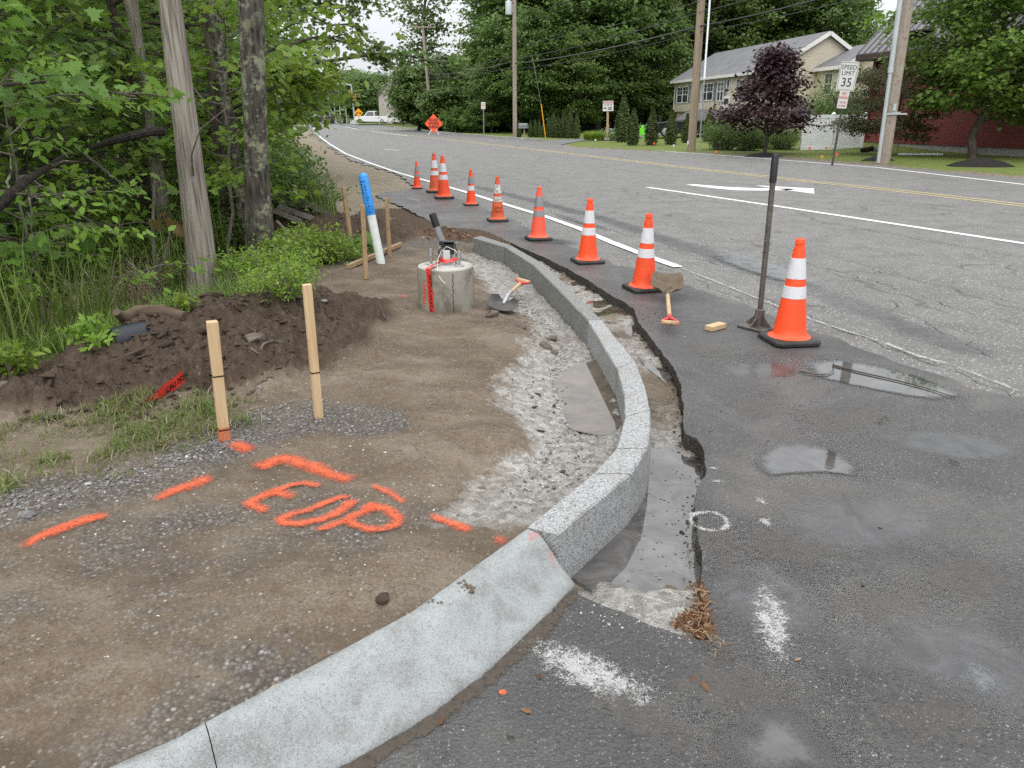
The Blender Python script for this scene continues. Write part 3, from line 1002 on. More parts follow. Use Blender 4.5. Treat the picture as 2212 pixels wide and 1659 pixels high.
    zone2[..., 1] = np.where(far, sst(0.05, 1.1, s2 + 0.8 * fbm(X, Y, 103, 4)), zone2[..., 1])
    zone2[..., 0] = np.where(far, 0.6 * sst(1.3, 0.0, s2), zone2[..., 0])
    for k in range(4):
        zone[..., k] = np.where(far, 0, zone[..., k])
    wd = sst(50, 56, Y + 0.12 * s2) * sst(14, 18, s2)
    zone2[..., 3] = np.where(far, 0.8 * wd, zone2[..., 3])
    return h, zone, zone2


def gz(x, y):
    return float(terrain(np.array([x]), np.array([y]))[0][0])


def DG(px, py):
    """point of the ground seen at a pixel of the photograph (marches the ray down to the terrain)"""
    a, b, c = ray(px, py)
    t = np.linspace(0.8, 160, 6000) if py > 262 else np.linspace(20, 700, 6000)
    X, Y, Z = a * t, b * t, EYE + c * t
    H = terrain(X, Y, False)[0]
    ind = inside(X, Y, DRIVE); inr = inside(X, Y, ROAD)
    H = np.where(ind, 0.0, np.where(inr, -0.006, H))
    k = np.argmax(Z <= H)
    if Z[k] > H[k]:
        k = len(t) - 1
    return Vector((X[k], Y[k], H[k]))


# one sheet of earth, finest by the camera, out to the horizon
def build_ground():
    ys = [0.35]
    while ys[-1] < 13.0:
        ys.append(ys[-1] + 0.0062 * (ys[-1] + 0.75))
    st_ = 0.0062 * 13.75
    while ys[-1] < 900:
        st_ = min(st_ * 1.022, 40)
        ys.append(ys[-1] + st_)
    ys = np.array(ys)
    ts = np.concatenate([np.linspace(-1.35, -1.02, 40, endpoint=False), np.linspace(-1.02, 0.32, 640, endpoint=False), np.linspace(0.32, 1.35, 90)])
    TT, YY = np.meshgrid(ts, ys)
    XX = TT * (YY + 0.75)
    h, z1, z2 = terrain(XX, YY)
    h = np.where(YY > 150, np.minimum(h, 0.3), h)
    ny, nx = XX.shape
    V = np.stack([XX, YY, h], -1).reshape(-1, 3)
    idx = np.arange(ny * nx).reshape(ny, nx)
    F = np.stack([idx[:-1, :-1], idx[:-1, 1:], idx[1:, 1:], idx[1:, :-1]], -1).reshape(-1, 4)
    o = np_mesh('ground', V, F, M['ground'], smooth=True)
    for nm, z in (('zone', z1), ('zone2', z2)):
        at = o.data.attributes.new(nm, 'FLOAT_COLOR', 'POINT')
        at.data.foreach_set('color', np.ascontiguousarray(np.clip(z, 0, 1).reshape(-1, 4), np.float32).ravel())
    return struct(o)


build_ground()


def slab(name, poly, z, thick, mtop, mside):
    bm = bmesh.new()
    vs = []
    for p in poly:
        if not vs or (Vector((p[0], p[1], z)) - vs[-1].co).length > 0.003:
            vs.append(bm.verts.new((p[0], p[1], z)))
    es = [bm.edges.new((vs[i], vs[(i + 1) % len(vs)])) for i in range(len(vs))]
    bmesh.ops.triangle_fill(bm, edges=es, use_beauty=True)
    bm.normal_update()
    for f in bm.faces:
        if f.normal.z < 0:
            f.normal_flip()
    if thick:
        lo = [bm.verts.new((v.co.x + 0.006 * math.sin(i * .37), v.co.y + 0.006 * math.cos(i * .23), z - thick)) for i, v in enumerate(vs)]
        n = len(vs)
        for i in range(n):
            f = bm.faces.new((vs[i], vs[(i + 1) % n], lo[(i + 1) % n], lo[i]))
            f.material_index = 1
        bmesh.ops.recalc_face_normals(bm, faces=[f for f in bm.faces if f.material_index == 1])
    me = bpy.data.meshes.new(name)
    bm.to_mesh(me); bm.free()
    me.materials.append(mtop)
    if thick:
        me.materials.append(mside)
    return struct(link(name, me))


slab('driveway', DRIVE, 0.0, 0.13, M['drive'], M['edge'])
slab('road', ROAD, -0.008, 0.0, M['road'], None)


def nearest(P, line):
    best = None
    for a, b in zip(line[:-1], line[1:]):
        v = b - a; t = max(0, min(1, (P - a).dot(v) / v.dot(v)))
        q = a + v * t
        if best is None or (q - P).length < (best - P).length:
            best = q
    return best


def ribbon(name, pts, wid, mat, z=None, lift=0.004, step=0.05, wob=0.0, taper=False, seed=0, soft=0.3, parent=None, zf=None):
    """paint laid on a surface along a line; 'edge' falls off towards its rim so the paint breaks up there"""
    P = []
    pts = [(p[0], p[1]) for p in pts]
    for a, b in zip(pts[:-1], pts[1:]):
        n = max(1, int(math.dist(a, b) / step))
        for i in range(n):
            P.append((a[0] + (b[0] - a[0]) * i / n, a[1] + (b[1] - a[1]) * i / n))
    P.append(pts[-1])
    P = np.array(P)
    Tn = np.gradient(P, axis=0)
    Tn /= np.maximum(np.linalg.norm(Tn, axis=1, keepdims=True), 1e-9)
    N = np.stack([-Tn[:, 1], Tn[:, 0]], -1)
    L = np.cumsum(np.r_[0, np.linalg.norm(np.diff(P, axis=0), axis=1)])
    W = wid * (1 + wob * fbm(L * 6, L * 0 + seed, seed, 3))
    us = np.linspace(-1, 1, 9)
    V = P[:, None, :] + N[:, None, :] * (us[None, :, None] * W[:, None, None] * 0.5)
    e = np.clip((1 - np.abs(us)) / soft, 0, 1)[None, :] * np.ones((len(P), 1))
    endl = np.minimum(L, L[-1] - L)
    if taper:
        e = e * np.clip(endl / (wid * 0.5), 0, 1)[:, None]
    if z is None:
        Z = terrain(V[..., 0], V[..., 1])[0]
        Z = np.maximum(Z, 0.5 * (Z + Z.mean(1, keepdims=True)))
    else:
        Z = np.full(V.shape[:2], z)
    V = np.concatenate([V, (Z + lift)[..., None]], -1)
    n, m = V.shape[:2]
    idx = np.arange(n * m).reshape(n, m)
    F = np.stack([idx[:-1, :-1], idx[:-1, 1:], idx[1:, 1:], idx[1:, :-1]], -1).reshape(-1, 4)
    o = np_mesh(name, V.reshape(-1, 3), F, mat, parent)
    at = o.data.attributes.new('edge', 'FLOAT', 'POINT')
    at.data.foreach_set('value', np.ascontiguousarray(e.ravel(), np.float32))
    return o


def blot(name, cx, cy, rx, ry, rot, mat, z=None, lift=0.004, n=40, power=1.0, gain=1.6, ring=None, poly=None, parent=None):
    """a soft-edged patch (puddle, sprayed spot): a disc grid with 'edge' = 1 inside falling to 0 at the rim"""
    k = 14
    rs = np.linspace(1e-4, 1, k); th = np.linspace(0, 2 * np.pi, n, endpoint=False)
    RR, TH = np.meshgrid(rs, th, indexing='ij')
    if poly is not None:
        c = np.mean(poly, 0); Q = np.array(poly)
        cl = np.vstack([Q, Q[:1]]); L = np.r_[0, np.cumsum(np.linalg.norm(np.diff(cl, axis=0), axis=1))]
        t = np.linspace(0, L[-1], n, endpoint=False)
        bx = np.interp(t, L, cl[:, 0]); by = np.interp(t, L, cl[:, 1])
        X = c[0] + (bx - c[0])[None, :] * RR; Y = c[1] + (by - c[1])[None, :] * RR
    else:
        ux, uy = RR * np.cos(TH) * rx, RR * np.sin(TH) * ry
        X = cx + ux * math.cos(rot) - uy * math.sin(rot); Y = cy + ux * math.sin(rot) + uy * math.cos(rot)
    e = np.clip((1 - RR) * gain, 0, 1) ** power
    if ring:
        e = np.clip(1 - np.abs(RR - ring) / 0.28, 0, 1)
    Z = terrain(X, Y)[0] if z is None else np.full(X.shape, z)
    V = np.stack([X, Y, Z + lift], -1).reshape(-1, 3)
    idx = np.arange(k * n).reshape(k, n)
    nx_ = np.roll(idx, -1, 1)
    F = np.stack([idx[:-1], nx_[:-1], nx_[1:], idx[1:]], -1).reshape(-1, 4)[:, ::-1]
    o = np_mesh(name, V, F, mat, parent)
    at = o.data.attributes.new('edge', 'FLOAT', 'POINT')
    at.data.foreach_set('value', np.ascontiguousarray(e.ravel(), np.float32))
    return o


# ---- road paint
RZ = -0.008
struct(ribbon('edge_line', W2([(1325, 525), (1250, 493), (1180, 468), (1100, 444), (1000, 413), (930, 393), (860, 373), (800, 352.5), (745, 331), (712, 311), (692, 296), (680, 280), (673, 270)]), 0.125, M['line_white'], RZ, 0.010, 0.08, 0.05, soft=0.12))
struct(ribbon('edge_line', W2([(1465, 577), (1400, 554), (1325, 525)]), 0.13, M['line_white'], RZ, 0.012, 0.08, 0.1, soft=0.3))
struct(ribbon('edge_line', W2([(2060, 790), (1985, 770), (1905, 739)]), 0.10, M['line_worn'], 0.0, 0.005, 0.05, 0.5, True, 4, soft=0.8))
struct(ribbon('edge_line', W2([(2212, 850), (2060, 790)]), 0.07, M['line_worn'], 0.0, 0.005, 0.05, 0.6, True, 5, soft=1.0))
struct(ribbon('edge_line', W2([(1905, 739), (1820, 713), (1740, 686), (1640, 646), (1540, 606), (1465, 577)]), 0.065, M['line_worn'], RZ, 0.013, 0.05, 0.7, True, 6, soft=0.8))
YL = [(2600, 488), (2212, 443), (1980, 416), (1760, 392.5), (1520, 366), (1300, 340), (1140, 321), (1000, 305), (920, 296.5), (860, 290), (815, 284), (780, 278), (750, 272.5), (728, 266)]
for off in (-0.16, 0.16):
    P = W2(YL); Q = []
    for i, p in enumerate(P):
        a, b = P[max(0, i - 1)], P[min(len(P) - 1, i + 1)]
        d_ = Vector((b[0] - a[0], b[1] - a[1])).normalized()
        Q.append((p[0] - d_.y * off, p[1] + d_.x * off))
    struct(ribbon('centre_line', Q, 0.13, M['line_yellow'], RZ, 0.005, 0.25, 0.05, soft=0.2))
struct(ribbon('lane_line', W2([(1398, 404), (1700, 448), (1960, 487), (2212, 525), (2600, 584)]), 0.14, M['line_white'], RZ, 0.005, 0.1, 0.03, soft=0.12))
struct(ribbon('edge_line', W2([(2700, 450), (2212, 398), (1900, 362), (1640, 341.5), (1420, 325), (1245, 308)]), 0.14, M['line_white'], RZ, 0.005, 0.2, 0.05, soft=0.2))
struct(ribbon('edge_line', W2([(1245, 308), (1150, 305), (1040, 300)]), 0.14, M['line_worn'], RZ, 0.005, 0.2, 0.05, soft=0.2))
struct(ribbon('lane_line', W2([(828, 322), (862, 325)]), 0.12, M['line_white'], RZ, 0.005, 0.2, soft=0.2))
struct(ribbon('lane_line', W2([(777, 302 - 6), (880, 294)]), 0.10, M['line_worn'], RZ, 0.0055, 0.2, soft=0.2))
struct(ribbon('lane_line', W2([(803, 284), (880, 293.5)]), 0.16, M['line_white'], RZ, 0.006, 0.2, soft=0.2))
struct(ribbon('lane_line', W2([(745, 273), (775, 280)]), 0.16, M['line_white'], RZ, 0.006, 0.2, soft=0.2))
# turn arrow
am = MB()
for part in ([(1480, 398.5), (1502, 397.8), (1570, 403.5), (1640, 406.5), (1707, 407), (1718, 410), (1640, 411.3), (1588, 410.5), (1545, 406.5)],
             [(1630, 400), (1758, 406.8), (1759, 418), (1700, 410.5)]):
    q = W2(part)
    am.add([(x, y, RZ + 0.005) for x, y in q], [tuple(range(len(q)))])
ao = am.build('turn_arrow', M['line_white'])
at = ao.data.attributes.new('edge', 'FLOAT', 'POINT'); at.data.foreach_set('value', [1.0] * len(ao.data.vertices))
struct(ao)

# ---- far side: side street, house drive, kerb, traffic island
def sheet(name, pts, z, mat):
    b = MB(); q = W2(pts, z)
    b.add([(x, y, z) for x, y in q], [tuple(range(len(q)))])
    return struct(b.build(name, mat))


def drape(name, path, wid, mat, lift=0.02):
    o = ribbon(name, path, wid, mat, None, lift, 0.5, soft=0.01)
    return struct(o)


drape('house_driveway', [tuple(D(1150, 313, 0)[:2]), tuple(D(1210, 306.5, 0)[:2]), tuple(D(1290, 302, 0.05)[:2]), (12.4, 59.0), (13.6, 56.5), (14.2, 50)], 3.0, M['far_drive'], 0.03)

# ---- spray marks
def ogrp(o, lab):
    return T(o, lab, 'paint mark')


WG = lambda pts, z=.12: [tuple(D(x, y, z)[:2]) for x, y in pts]
def strokes(name, label, mat, lines, wid):
    root = thing(name, (0, 0, 0), label, 'paint mark')
    for k, l in enumerate(lines):
        ribbon('stroke', WG(l), wid, mat, None, 0.008, 0.012, 0.2, True, 20 + k, 1.0, parent=root)
    return root


def single(name, label, line, wid, mat=None, soft=1.0):
    o = ribbon(name, WG(line), wid, mat or M['orange_spray'], None, 0.007, 0.012, 0.3, True, len(name) + int(line[0][0]), soft)
    return T(o, label, 'paint mark')


S4 = lambda pts: [(0.4 * x, 420 + 0.4 * y * 1.0 + 509) for x, y in pts]
S4 = lambda pts: [(0.4 * x, 929 + 0.4 * y) for x, y in pts]
E_ = [S4([(1740, 318), (1640, 290), (1560, 312), (1440, 362), (1345, 398), (1372, 420), (1410, 432), (1445, 458)]), S4([(1420, 352), (1470, 346), (1555, 360), (1600, 368)])]
O_ = [S4([(1900, 392), (1850, 384), (1740, 416), (1600, 462), (1520, 500), (1535, 522), (1610, 524), (1740, 492), (1850, 448), (1905, 412), (1900, 392)])]
P_ = [S4([(1695, 566), (1820, 520), (1900, 485), (1990, 448), (2040, 424)]), S4([(1940, 448), (2000, 432), (2090, 442), (2150, 480), (2140, 520), (2060, 548), (1980, 552), (1910, 525), (1870, 492)])]
strokes('spray_paint_letter', 'orange spray painted letter E on the packed gravel, nearest the stakes', M['orange_spray'], E_, 0.072)
strokes('spray_paint_letter', 'orange spray painted letter O between the E and the P on the gravel', M['orange_spray'], O_, 0.068)
strokes('spray_paint_letter', 'orange spray painted letter P at the kerb end of the painted word', M['orange_spray'], P_, 0.070)
single('spray_paint_line', 'bent orange paint stroke on the gravel above the painted letters', S4([(1345, 205), (1440, 190), (1500, 158), (1570, 160), (1690, 200), (1800, 248), (1920, 290)]), 0.115)
single('spray_paint_line', 'orange paint dash nearest the left edge of the gravel', S4([(95, 635), (240, 575), (400, 515), (600, 445)]), 0.085)
single('spray_paint_line', 'short orange paint dash between the grass patch and the painted letters', S4([(815, 378), (950, 330), (1090, 280), (1170, 258)]), 0.095)
single('spray_paint_line', 'faint thin orange paint dash beside the painted P', S4([(2000, 325), (2100, 360), (2190, 405)]), 0.05, M['pink_spray'] if False else M['orange_spray'], 1.3)
single('spray_paint_line', 'orange paint dash leading to the end of the sloped kerb', [(925, 1113), (965, 1125), (1000, 1140), (1022, 1147)], 0.075)
single('spray_paint_patch', 'orange paint patch at the foot of the nearest stake', [(494, 956), (515, 963), (548, 975)], 0.11)
single('spray_paint_patch', 'orange paint on torn earth beside the kerb joint', [(1060, 1170), (1080, 1168), (1100, 1172)], 0.10)
o = blot('spray_paint_patch', *D(873, 648, .05)[:2], 0.07, 0.12, 0, M['orange_spray'], None, 0.006, 24, 1.6, 0.75)
T(o, 'small faint orange paint spot on the earth left of the concrete base', 'paint mark')


def wspot(label, px, py, rx, ry, rot, ring=None, power=1.3, gain=1.0, mat='white_spray', lift=0.004):
    o = blot('spray_paint_patch', *D(px, py, 0)[:2], rx, ry, rot, M[mat], 0.0, lift, 36, power, gain, ring)
    return T(o, label, 'paint mark')


wspot('long white paint smear across the wet asphalt in front of the trench', 1280, 1455, 0.36, 0.13, -0.62, None, 1.0, 1.3)
wspot('longest white paint streak on the asphalt right of the trench tip', 1668, 1345, 0.10, 0.36, -0.22, None, 1.0, 1.2)
wspot('white paint ring on the asphalt beside the trench puddle', 1532, 1127, 0.11, 0.11, 0, 0.66)
wspot('white paint dab above another one right of the painted ring', 1645, 1083, 0.06, 0.09, 0)
wspot('white paint dab lower of the two right of the painted ring', 1655, 1130, 0.065, 0.08, 0)
wspot('thin white paint dash at the broken asphalt lip, nearer the camera', 1548, 1041, 0.075, 0.035, 0)
wspot('thin white paint dash at the broken asphalt lip, farther from the camera', 1543, 1013, 0.07, 0.035, 0)
wspot('faint white paint dash on the asphalt below the muddy shovel cone', 1480, 728, 0.07, 0.03, -0.3)

# ---- puddles
def puddle(label, z, mat, poly=None, zz=None, gain=1.5, lift=0.0):
    P = [tuple(D(x, y, z)[:2]) for x, y in poly]
    if mat == 'clear_water':
        c_ = np.mean(P, 0)
        struct(blot('wet_margin', 0, 0, 0, 0, 0, M['wet_margin'], z, lift - .002, 60, 1.0, 1.6, poly=[tuple(c_ + (np.array(q) - c_) * 1.45) for q in P]))
    o = blot('puddle', 0, 0, 0, 0, 0, M[mat], z, lift, 60, 0.8, gain, poly=P)
    return struct(T(o, label, 'puddle'), 'structure')


puddle('puddle with twigs on the asphalt in front of the nearest cone', 0.0, 'clear_water', [(1700, 775), (1780, 768), (1900, 785), (2000, 810), (2090, 845), (2130, 868), (2050, 878), (1930, 858), (1820, 836), (1725, 812)], gain=2.2, lift=0.005)
puddle('small puddle in the middle of the wet asphalt', 0.0, 'clear_water', [(1605, 985), (1650, 955), (1720, 945), (1800, 960), (1850, 985), (1895, 1015), (1880, 1040), (1800, 1030), (1720, 1033), (1640, 1040), (1605, 1020)], gain=1.9, lift=0.005)
puddle('murky puddle at the bottom edge of the asphalt', 0.0, 'clear_water', [(1500, 1590), (1590, 1510), (1700, 1500), (1780, 1540), (1850, 1620), (1880, 1720), (1700, 1740), (1520, 1720)], gain=1.0, lift=0.005)
puddle('thin sheet of water on the far right asphalt', 0.0, 'damp', [(1990, 1420), (2060, 1380), (2190, 1410), (2260, 1500), (2250, 1600), (2120, 1560), (2040, 1490)], gain=0.8, lift=0.005)
puddle('thin sheet of water on the road behind the tall tamper', RZ, 'damp', [(1480, 520), (1560, 532), (1640, 560), (1760, 590), (1850, 628), (1870, 648), (1760, 640), (1650, 610), (1560, 580), (1480, 545)], gain=1.6, lift=0.015)
puddle('damp patch on the road between the middle cones', RZ, 'damp', [(1150, 445), (1250, 470), (1330, 492), (1400, 515), (1350, 512), (1250, 490), (1160, 462)], gain=1.1, lift=0.015)
puddle('wet sheet on the pavement by the farthest cone', 0.0, 'damp', [(835, 424), (880, 416), (900, 424), (960, 440), (930, 452), (870, 438)], gain=1.0, lift=0.005)
puddle('brown puddle against the inside of the kerb', -0.022, 'mud_water', [(1180, 845), (1225, 790), (1300, 770), (1360, 780), (1390, 850), (1380, 920), (1310, 950), (1230, 935), (1185, 890)], gain=9)
puddle('long grey puddle in the trench beside the near kerb stone', -0.084, 'trench_water', [(1380, 900), (1500, 920), (1570, 985), (1580, 1075), (1620, 1300), (1480, 1350), (1330, 1330), (1200, 1250), (1340, 1080), (1370, 980)], gain=9)
puddle('small puddle in the trench beyond the long one', -0.079, 'trench_water', [(1380, 730), (1440, 750), (1480, 800), (1440, 830), (1400, 800), (1370, 765)], gain=6)
puddle('murky puddle in the far part of the trench', -0.077, 'mud_water', [(1225, 600), (1280, 605), (1350, 655), (1390, 700), (1370, 735), (1310, 700), (1245, 650)], gain=6)

# mud along the foot of the sloped kerb, silt on the asphalt, cracks in the old road
struct(ribbon('mud_line', [(p[0] + .012, p[1] - .012) for p in SFw], .085, M['mud_film'], 0.0, .003, .03, .5, False, 8, 1.0))
for k, (px, py, rx, ry, ro_) in enumerate([(1620, 1500, .42, .22, -.4), (1900, 1300, .30, .18, .3), (1830, 905, .45, .30, .2), (1640, 880, .35, .30, 0), (2080, 1240, .30, .20, .6), (1560, 1180, .14, .35, 0), (1500, 640, .45, .25, -.6), (1980, 1560, .3, .2, .2), (1400, 1560, .35, .15, -.5), (1700, 1180, .30, .25, 0), (1540, 760, .30, .25, 0)]):
    struct(blot('silt', *D(px, py, 0)[:2], rx, ry, ro_, M['silt'], 0.0, .0025 + .0002 * k, 36, 1.0, 1.2))
for k, (l_, w_) in enumerate([([(1640, 632), (1760, 690), (1900, 742), (2050, 800), (2230, 872)], .035), ([(1760, 575), (1900, 610), (2050, 660), (2230, 712)], .03), ([(1500, 597), (1580, 640), (1700, 660), (1850, 655)], .03), ([(1180, 452), (1290, 490), (1420, 520), (1560, 580)], .03),
                                ([(1240, 440), (1420, 478), (1600, 520), (1800, 552), (2000, 610), (2230, 660)], .028), ([(1000, 372), (1300, 408), (1600, 440), (1900, 500), (2230, 560)], .04), ([(950, 330), (1200, 350), (1500, 385), (1800, 420)], .05), ([(1150, 335), (1290, 343), (1360, 340), (1270, 331)], .12), ([(1820, 430), (1960, 436), (2080, 448)], .06), ([(1900, 640), (2060, 720), (2230, 800)], .03)]):
    P_l = np.array(ragged(W2(l_), .16, .10, 60 + k))
    struct(ribbon('road_crack', [tuple(q) for q in P_l], w_, M['crack'], RZ, .0035 + .0002 * k, .1, .6, True, k, 1.0))

struct(ribbon('damp_band', W2([(1010, 398), (1120, 425), (1300, 470), (1480, 530), (1650, 590), (1850, 660), (2020, 730), (2240, 800)]), 1.0, M['damp_band'], RZ, .0028, .1, .5, True, 77, 1.0))
for k, (px, py, rx, ry, ro_) in enumerate([(1860, 1130, .75, .45, .3), (2080, 1430, .55, .40, -.5), (1640, 800, .55, .35, .2), (2050, 960, .7, .4, -.2), (1650, 1290, .35, .45, 0), (1530, 690, .5, .3, -.5), (1180, 520, .9, .5, -.6)]):
    struct(blot('wet_sheen', *D(px, py, 0)[:2], rx, ry, ro_, M['sheen'], 0.0, .0018 + .0001 * k, 36, 1.0, 1.3))


# ------------------------------------------------------------------ kerb stones
def resample(A, B, i0, i1, gap=0.004):
    a = [A[k].copy() for k in range(i0, i1 + 1)]; b = [B[k].copy() for k in range(i0, i1 + 1)]
    for L in (a, b):
        d0 = (L[1] - L[0]).normalized(); d1 = (L[-2] - L[-1]).normalized()
        L[0] = L[0] + d0 * gap; L[-1] = L[-1] + d1 * gap
    return a, b


def kerb_stone(i0, i1, mat, label, dz=0.0):
    a, b = resample(KL, KR, i0, i1)
    for _ in range(3):                                       # smooth subdivision along the curve
        na, nb = [a[0]], [b[0]]
        for k in range(len(a) - 1):
            na += [(a[k] + a[k + 1]) / 2, a[k + 1]]; nb += [(b[k] + b[k + 1]) / 2, b[k + 1]]
        a, b = na, nb
    rings = []
    n_ = len(a)
    for k in range(n_):
        l, r = a[k], b[k]
        u = (r - l); u.z = 0
        wd = u.length; u.normalize()
        j = lambda s_, q: 0.006 * float(fbm(np.array([l.x * 17 + q * 3.1]), np.array([l.y * 17 + q]), s_, 3)[0])
        z = KT + dz
        ring = [l + u * j(5, 1), l + u * (0.0 + j(5, 2)), l + u * 0.006, r - u * 0.007, r + u * j(6, 3), r + u * (0.006 + 1.6 * j(7, 5)), r + u * (0.008 + 1.8 * j(8, 6))]
        zs = [-0.14, z - 0.008, z, z, z - 0.008, z - 0.09, -0.14]
        rings.append([Vector((p.x, p.y, zz)) for p, zz in zip(ring, zs)])
    c = MB().loft(rings)
    o = c.build('kerb_stone', mat, None, False)
    return T(o, label, 'kerb stone', 'granite kerb stones along the trench')


for i0, i1, m_, lab in [
        (0, 1, 'granite_wet', 'farthest granite kerb stone, its square end standing free'),
        (1, 2, 'granite_wet', 'second granite kerb stone from the far free end, bending toward the shovel'),
        (2, 4, 'granite_wet', 'long granite kerb stone beside the red handled shovel'),
        (4, 5, 'granite', 'granite kerb stone on the far side of the brown puddle'),
        (5, 7, 'granite', 'granite kerb stone touching the brown puddle inside the curve'),
        (7, 9, 'granite', 'short granite kerb stone at the sharpest bend of the curve'),
        (9, 10, 'granite', 'stained granite kerb stone next to the near one'),
        (10, 11, 'granite', 'nearest granite kerb stone, speckled, butting the sloped concrete kerb')]:
    kerb_stone(i0, i1, M[m_], lab)


def sloped_kerb(t0, t1, label, paint_end=False):
    def at(L, t):
        q = t * (len(L) - 1); k = min(int(q), len(L) - 2)
        return L[k].lerp(L[k + 1], q - k)
    rings = []
    N = 40
    prof = [(0.0, -0.12), (0.0, .128), (0.012, .142), (0.05, .150), (0.16, .153), (0.27, .150), (0.36, .140), (0.44, .124), (0.55, .098), (0.70, .060), (0.86, .030 + .004), (0.955, .016), (0.985, .0), (1.0, -0.12)]
    for k in range(N + 1):
        t = t0 + (t1 - t0) * k / N
        b = at(SB, t)
        f = SF[0].lerp(nearest(Vector((b.x, b.y, 0)), SF), sst(0, .12, t)) if t < .12 else nearest(Vector((b.x, b.y, 0)), SF)
        b = Vector((b.x, b.y, 0)); f = Vector((f.x, f.y, 0))
        e = 0.0
        rings.append([Vector((b.lerp(f, u).x, b.lerp(f, u).y, z + (0.0012 * float(vn(np.array([b.x * 7 + u * 2]), np.array([b.y * 7]), 3)[0]) if z > 0 else 0))) for u, z in prof])
    o = MB().loft(rings).build('sloped_kerb', M['kerb_concrete'], None, True, auto=0.9)
    return T(o, label, 'kerb', 'sloped concrete kerb sections'), rings


k1, kr1 = sloped_kerb(0.0, 0.555, 'long sloped concrete kerb section with pink paint on its far end')
k2, kr2 = sloped_kerb(0.5595, 1.0, 'sloped concrete kerb section beyond the cracked joint, nearest the camera corner')
# pink paint on the end of the slope
pk = MB()
e0, e1 = kr1[0], kr1[2]
for i in range(4, 11):
    for a_ in (0,):
        pk.add([e0[i] + Vector((0, 0, .003)), e0[i + 1] + Vector((0, 0, .003)), e0[i + 1].lerp(e1[i + 1], .75) + Vector((0, 0, .003)), e0[i].lerp(e1[i], .75) + Vector((0, 0, .003))], [(0, 1, 2, 3)])
po = pk.build('paint_smear', M['pink_spray'], k1)
at = po.data.attributes.new('edge', 'FLOAT', 'POINT')
at.data.foreach_set('value', [0.62 if k % 4 in (0, 1) else 0.0 for k in range(len(po.data.vertices))])
# lumps of mud lying on the slope
for k, (px, py, s_, lab) in enumerate([(990, 1268, .035, 'largest crumbs of mud lying on the sloped concrete kerb'), (945, 1300, .022, 'smaller crumbs of mud on the sloped kerb nearer the camera')]):
    b = MB()
    c = D(px, py, .15)
    for q in range(26):
        r_ = s_ * random.uniform(.08, .35)
        p = c + Vector((random.gauss(0, s_ * .9), random.gauss(0, s_ * .45), 0.0))
        pts = [Vector((random.gauss(0, 1), random.gauss(0, 1), random.gauss(0, .6))).normalized() * r_ * random.uniform(.7, 1.2) for _ in range(9)]
        bm = bmesh.new()
        for v in pts:
            bm.verts.new(p + v)
        bmesh.ops.convex_hull(bm, input=bm.verts)
        bm.verts.index_update()
        b.add([v.co.copy() for v in bm.verts], [[v.index for v in f.verts] for f in bm.faces])
        bm.free()
    T(b.build('mud_crumbs', M['mud_steel'], None, True), lab, 'mud')


# ------------------------------------------------------------------ traffic cones
def cone_meshes(H, bands, m_body, m_band, cap=True, scale=1.0, txt=None, label='', loc=(0, 0, 0), rz=0.0, lean=(0, 0)):
    t = thing('traffic_cone', loc, label, 'traffic cone', 'traffic cones along the road edge', rz)
    t.rotation_euler = (lean[0], lean[1], rz)
    w = 0.172 * scale
    bz = 0.042 * scale
    # rubber base with clipped corners and feet
    c = 0.038 * scale
    oct_ = [(-w + c, -w), (w - c, -w), (w, -w + c), (w, w - c), (w - c, w), (-w + c, w), (-w, w - c), (-w, -w + c)]
    b = MB()
    rings = []
    for s_, z in ((1.0, 0.004), (1.0, bz * .62), (0.93, bz * .95), (0.80, bz)):
        rings.append([Vector((x * s_, y * s_, z)) for x, y in oct_])
    b.loft(rings)
    b.build('base', m_rub, t, False, 0.003, 1)
    r0, r1 = 0.118 * scale, 0.030 * scale
    rad = lambda z: r0 + (r1 - r0) * (z - bz) / (H - bz)
    n = 40
    prof = [(r0 * 1.26, bz), (r0 * 1.20, bz + .006), (r0 * 1.06, bz + .012), (rad(bz + .03), bz + .03)]
    k = 14
    zt = H * 0.925
    for i in range(1, k + 1):
        z = bz + .03 + (zt - bz - .03) * i / k
        prof.append((rad(z), z))
    prof += [(rad(zt) * 0.80, zt + .002), (rad(zt) * 0.80, zt + .014), (rad(zt) * 0.90, zt + .018), (rad(zt) * 0.90, H - .012), (rad(zt) * .8, H - .003), (rad(zt) * .55, H), (rad(zt) * .45, H - .03)]
    MB().lathe(prof, n).build('cone_body', m_body, t, True)
    for (a, z0), mb in zip(bands, m_band):
        z1 = a
        MB().lathe([(rad(z0) + .0005, z0), (rad(z0) + .0026, z0 + .001), (rad(z1) + .0026, z1 - .001), (rad(z1) + .0005, z1)], n, None, False).build('reflective_band', mb, t, True)
    if txt:
        for s_, z, sz in txt:
            Mx = Matrix.Identity(4)
            def bend(p, z=z):
                rr = rad(z + p.y) + .0022
                a = -math.pi / 2 + p.x / rr
                return Vector((rr * math.cos(a), rr * math.sin(a), z + p.y))
            text('stencil_lettering', s_, sz, M['black_ink'], t, Mx, depth=0.0003, bend=bend)
    return t


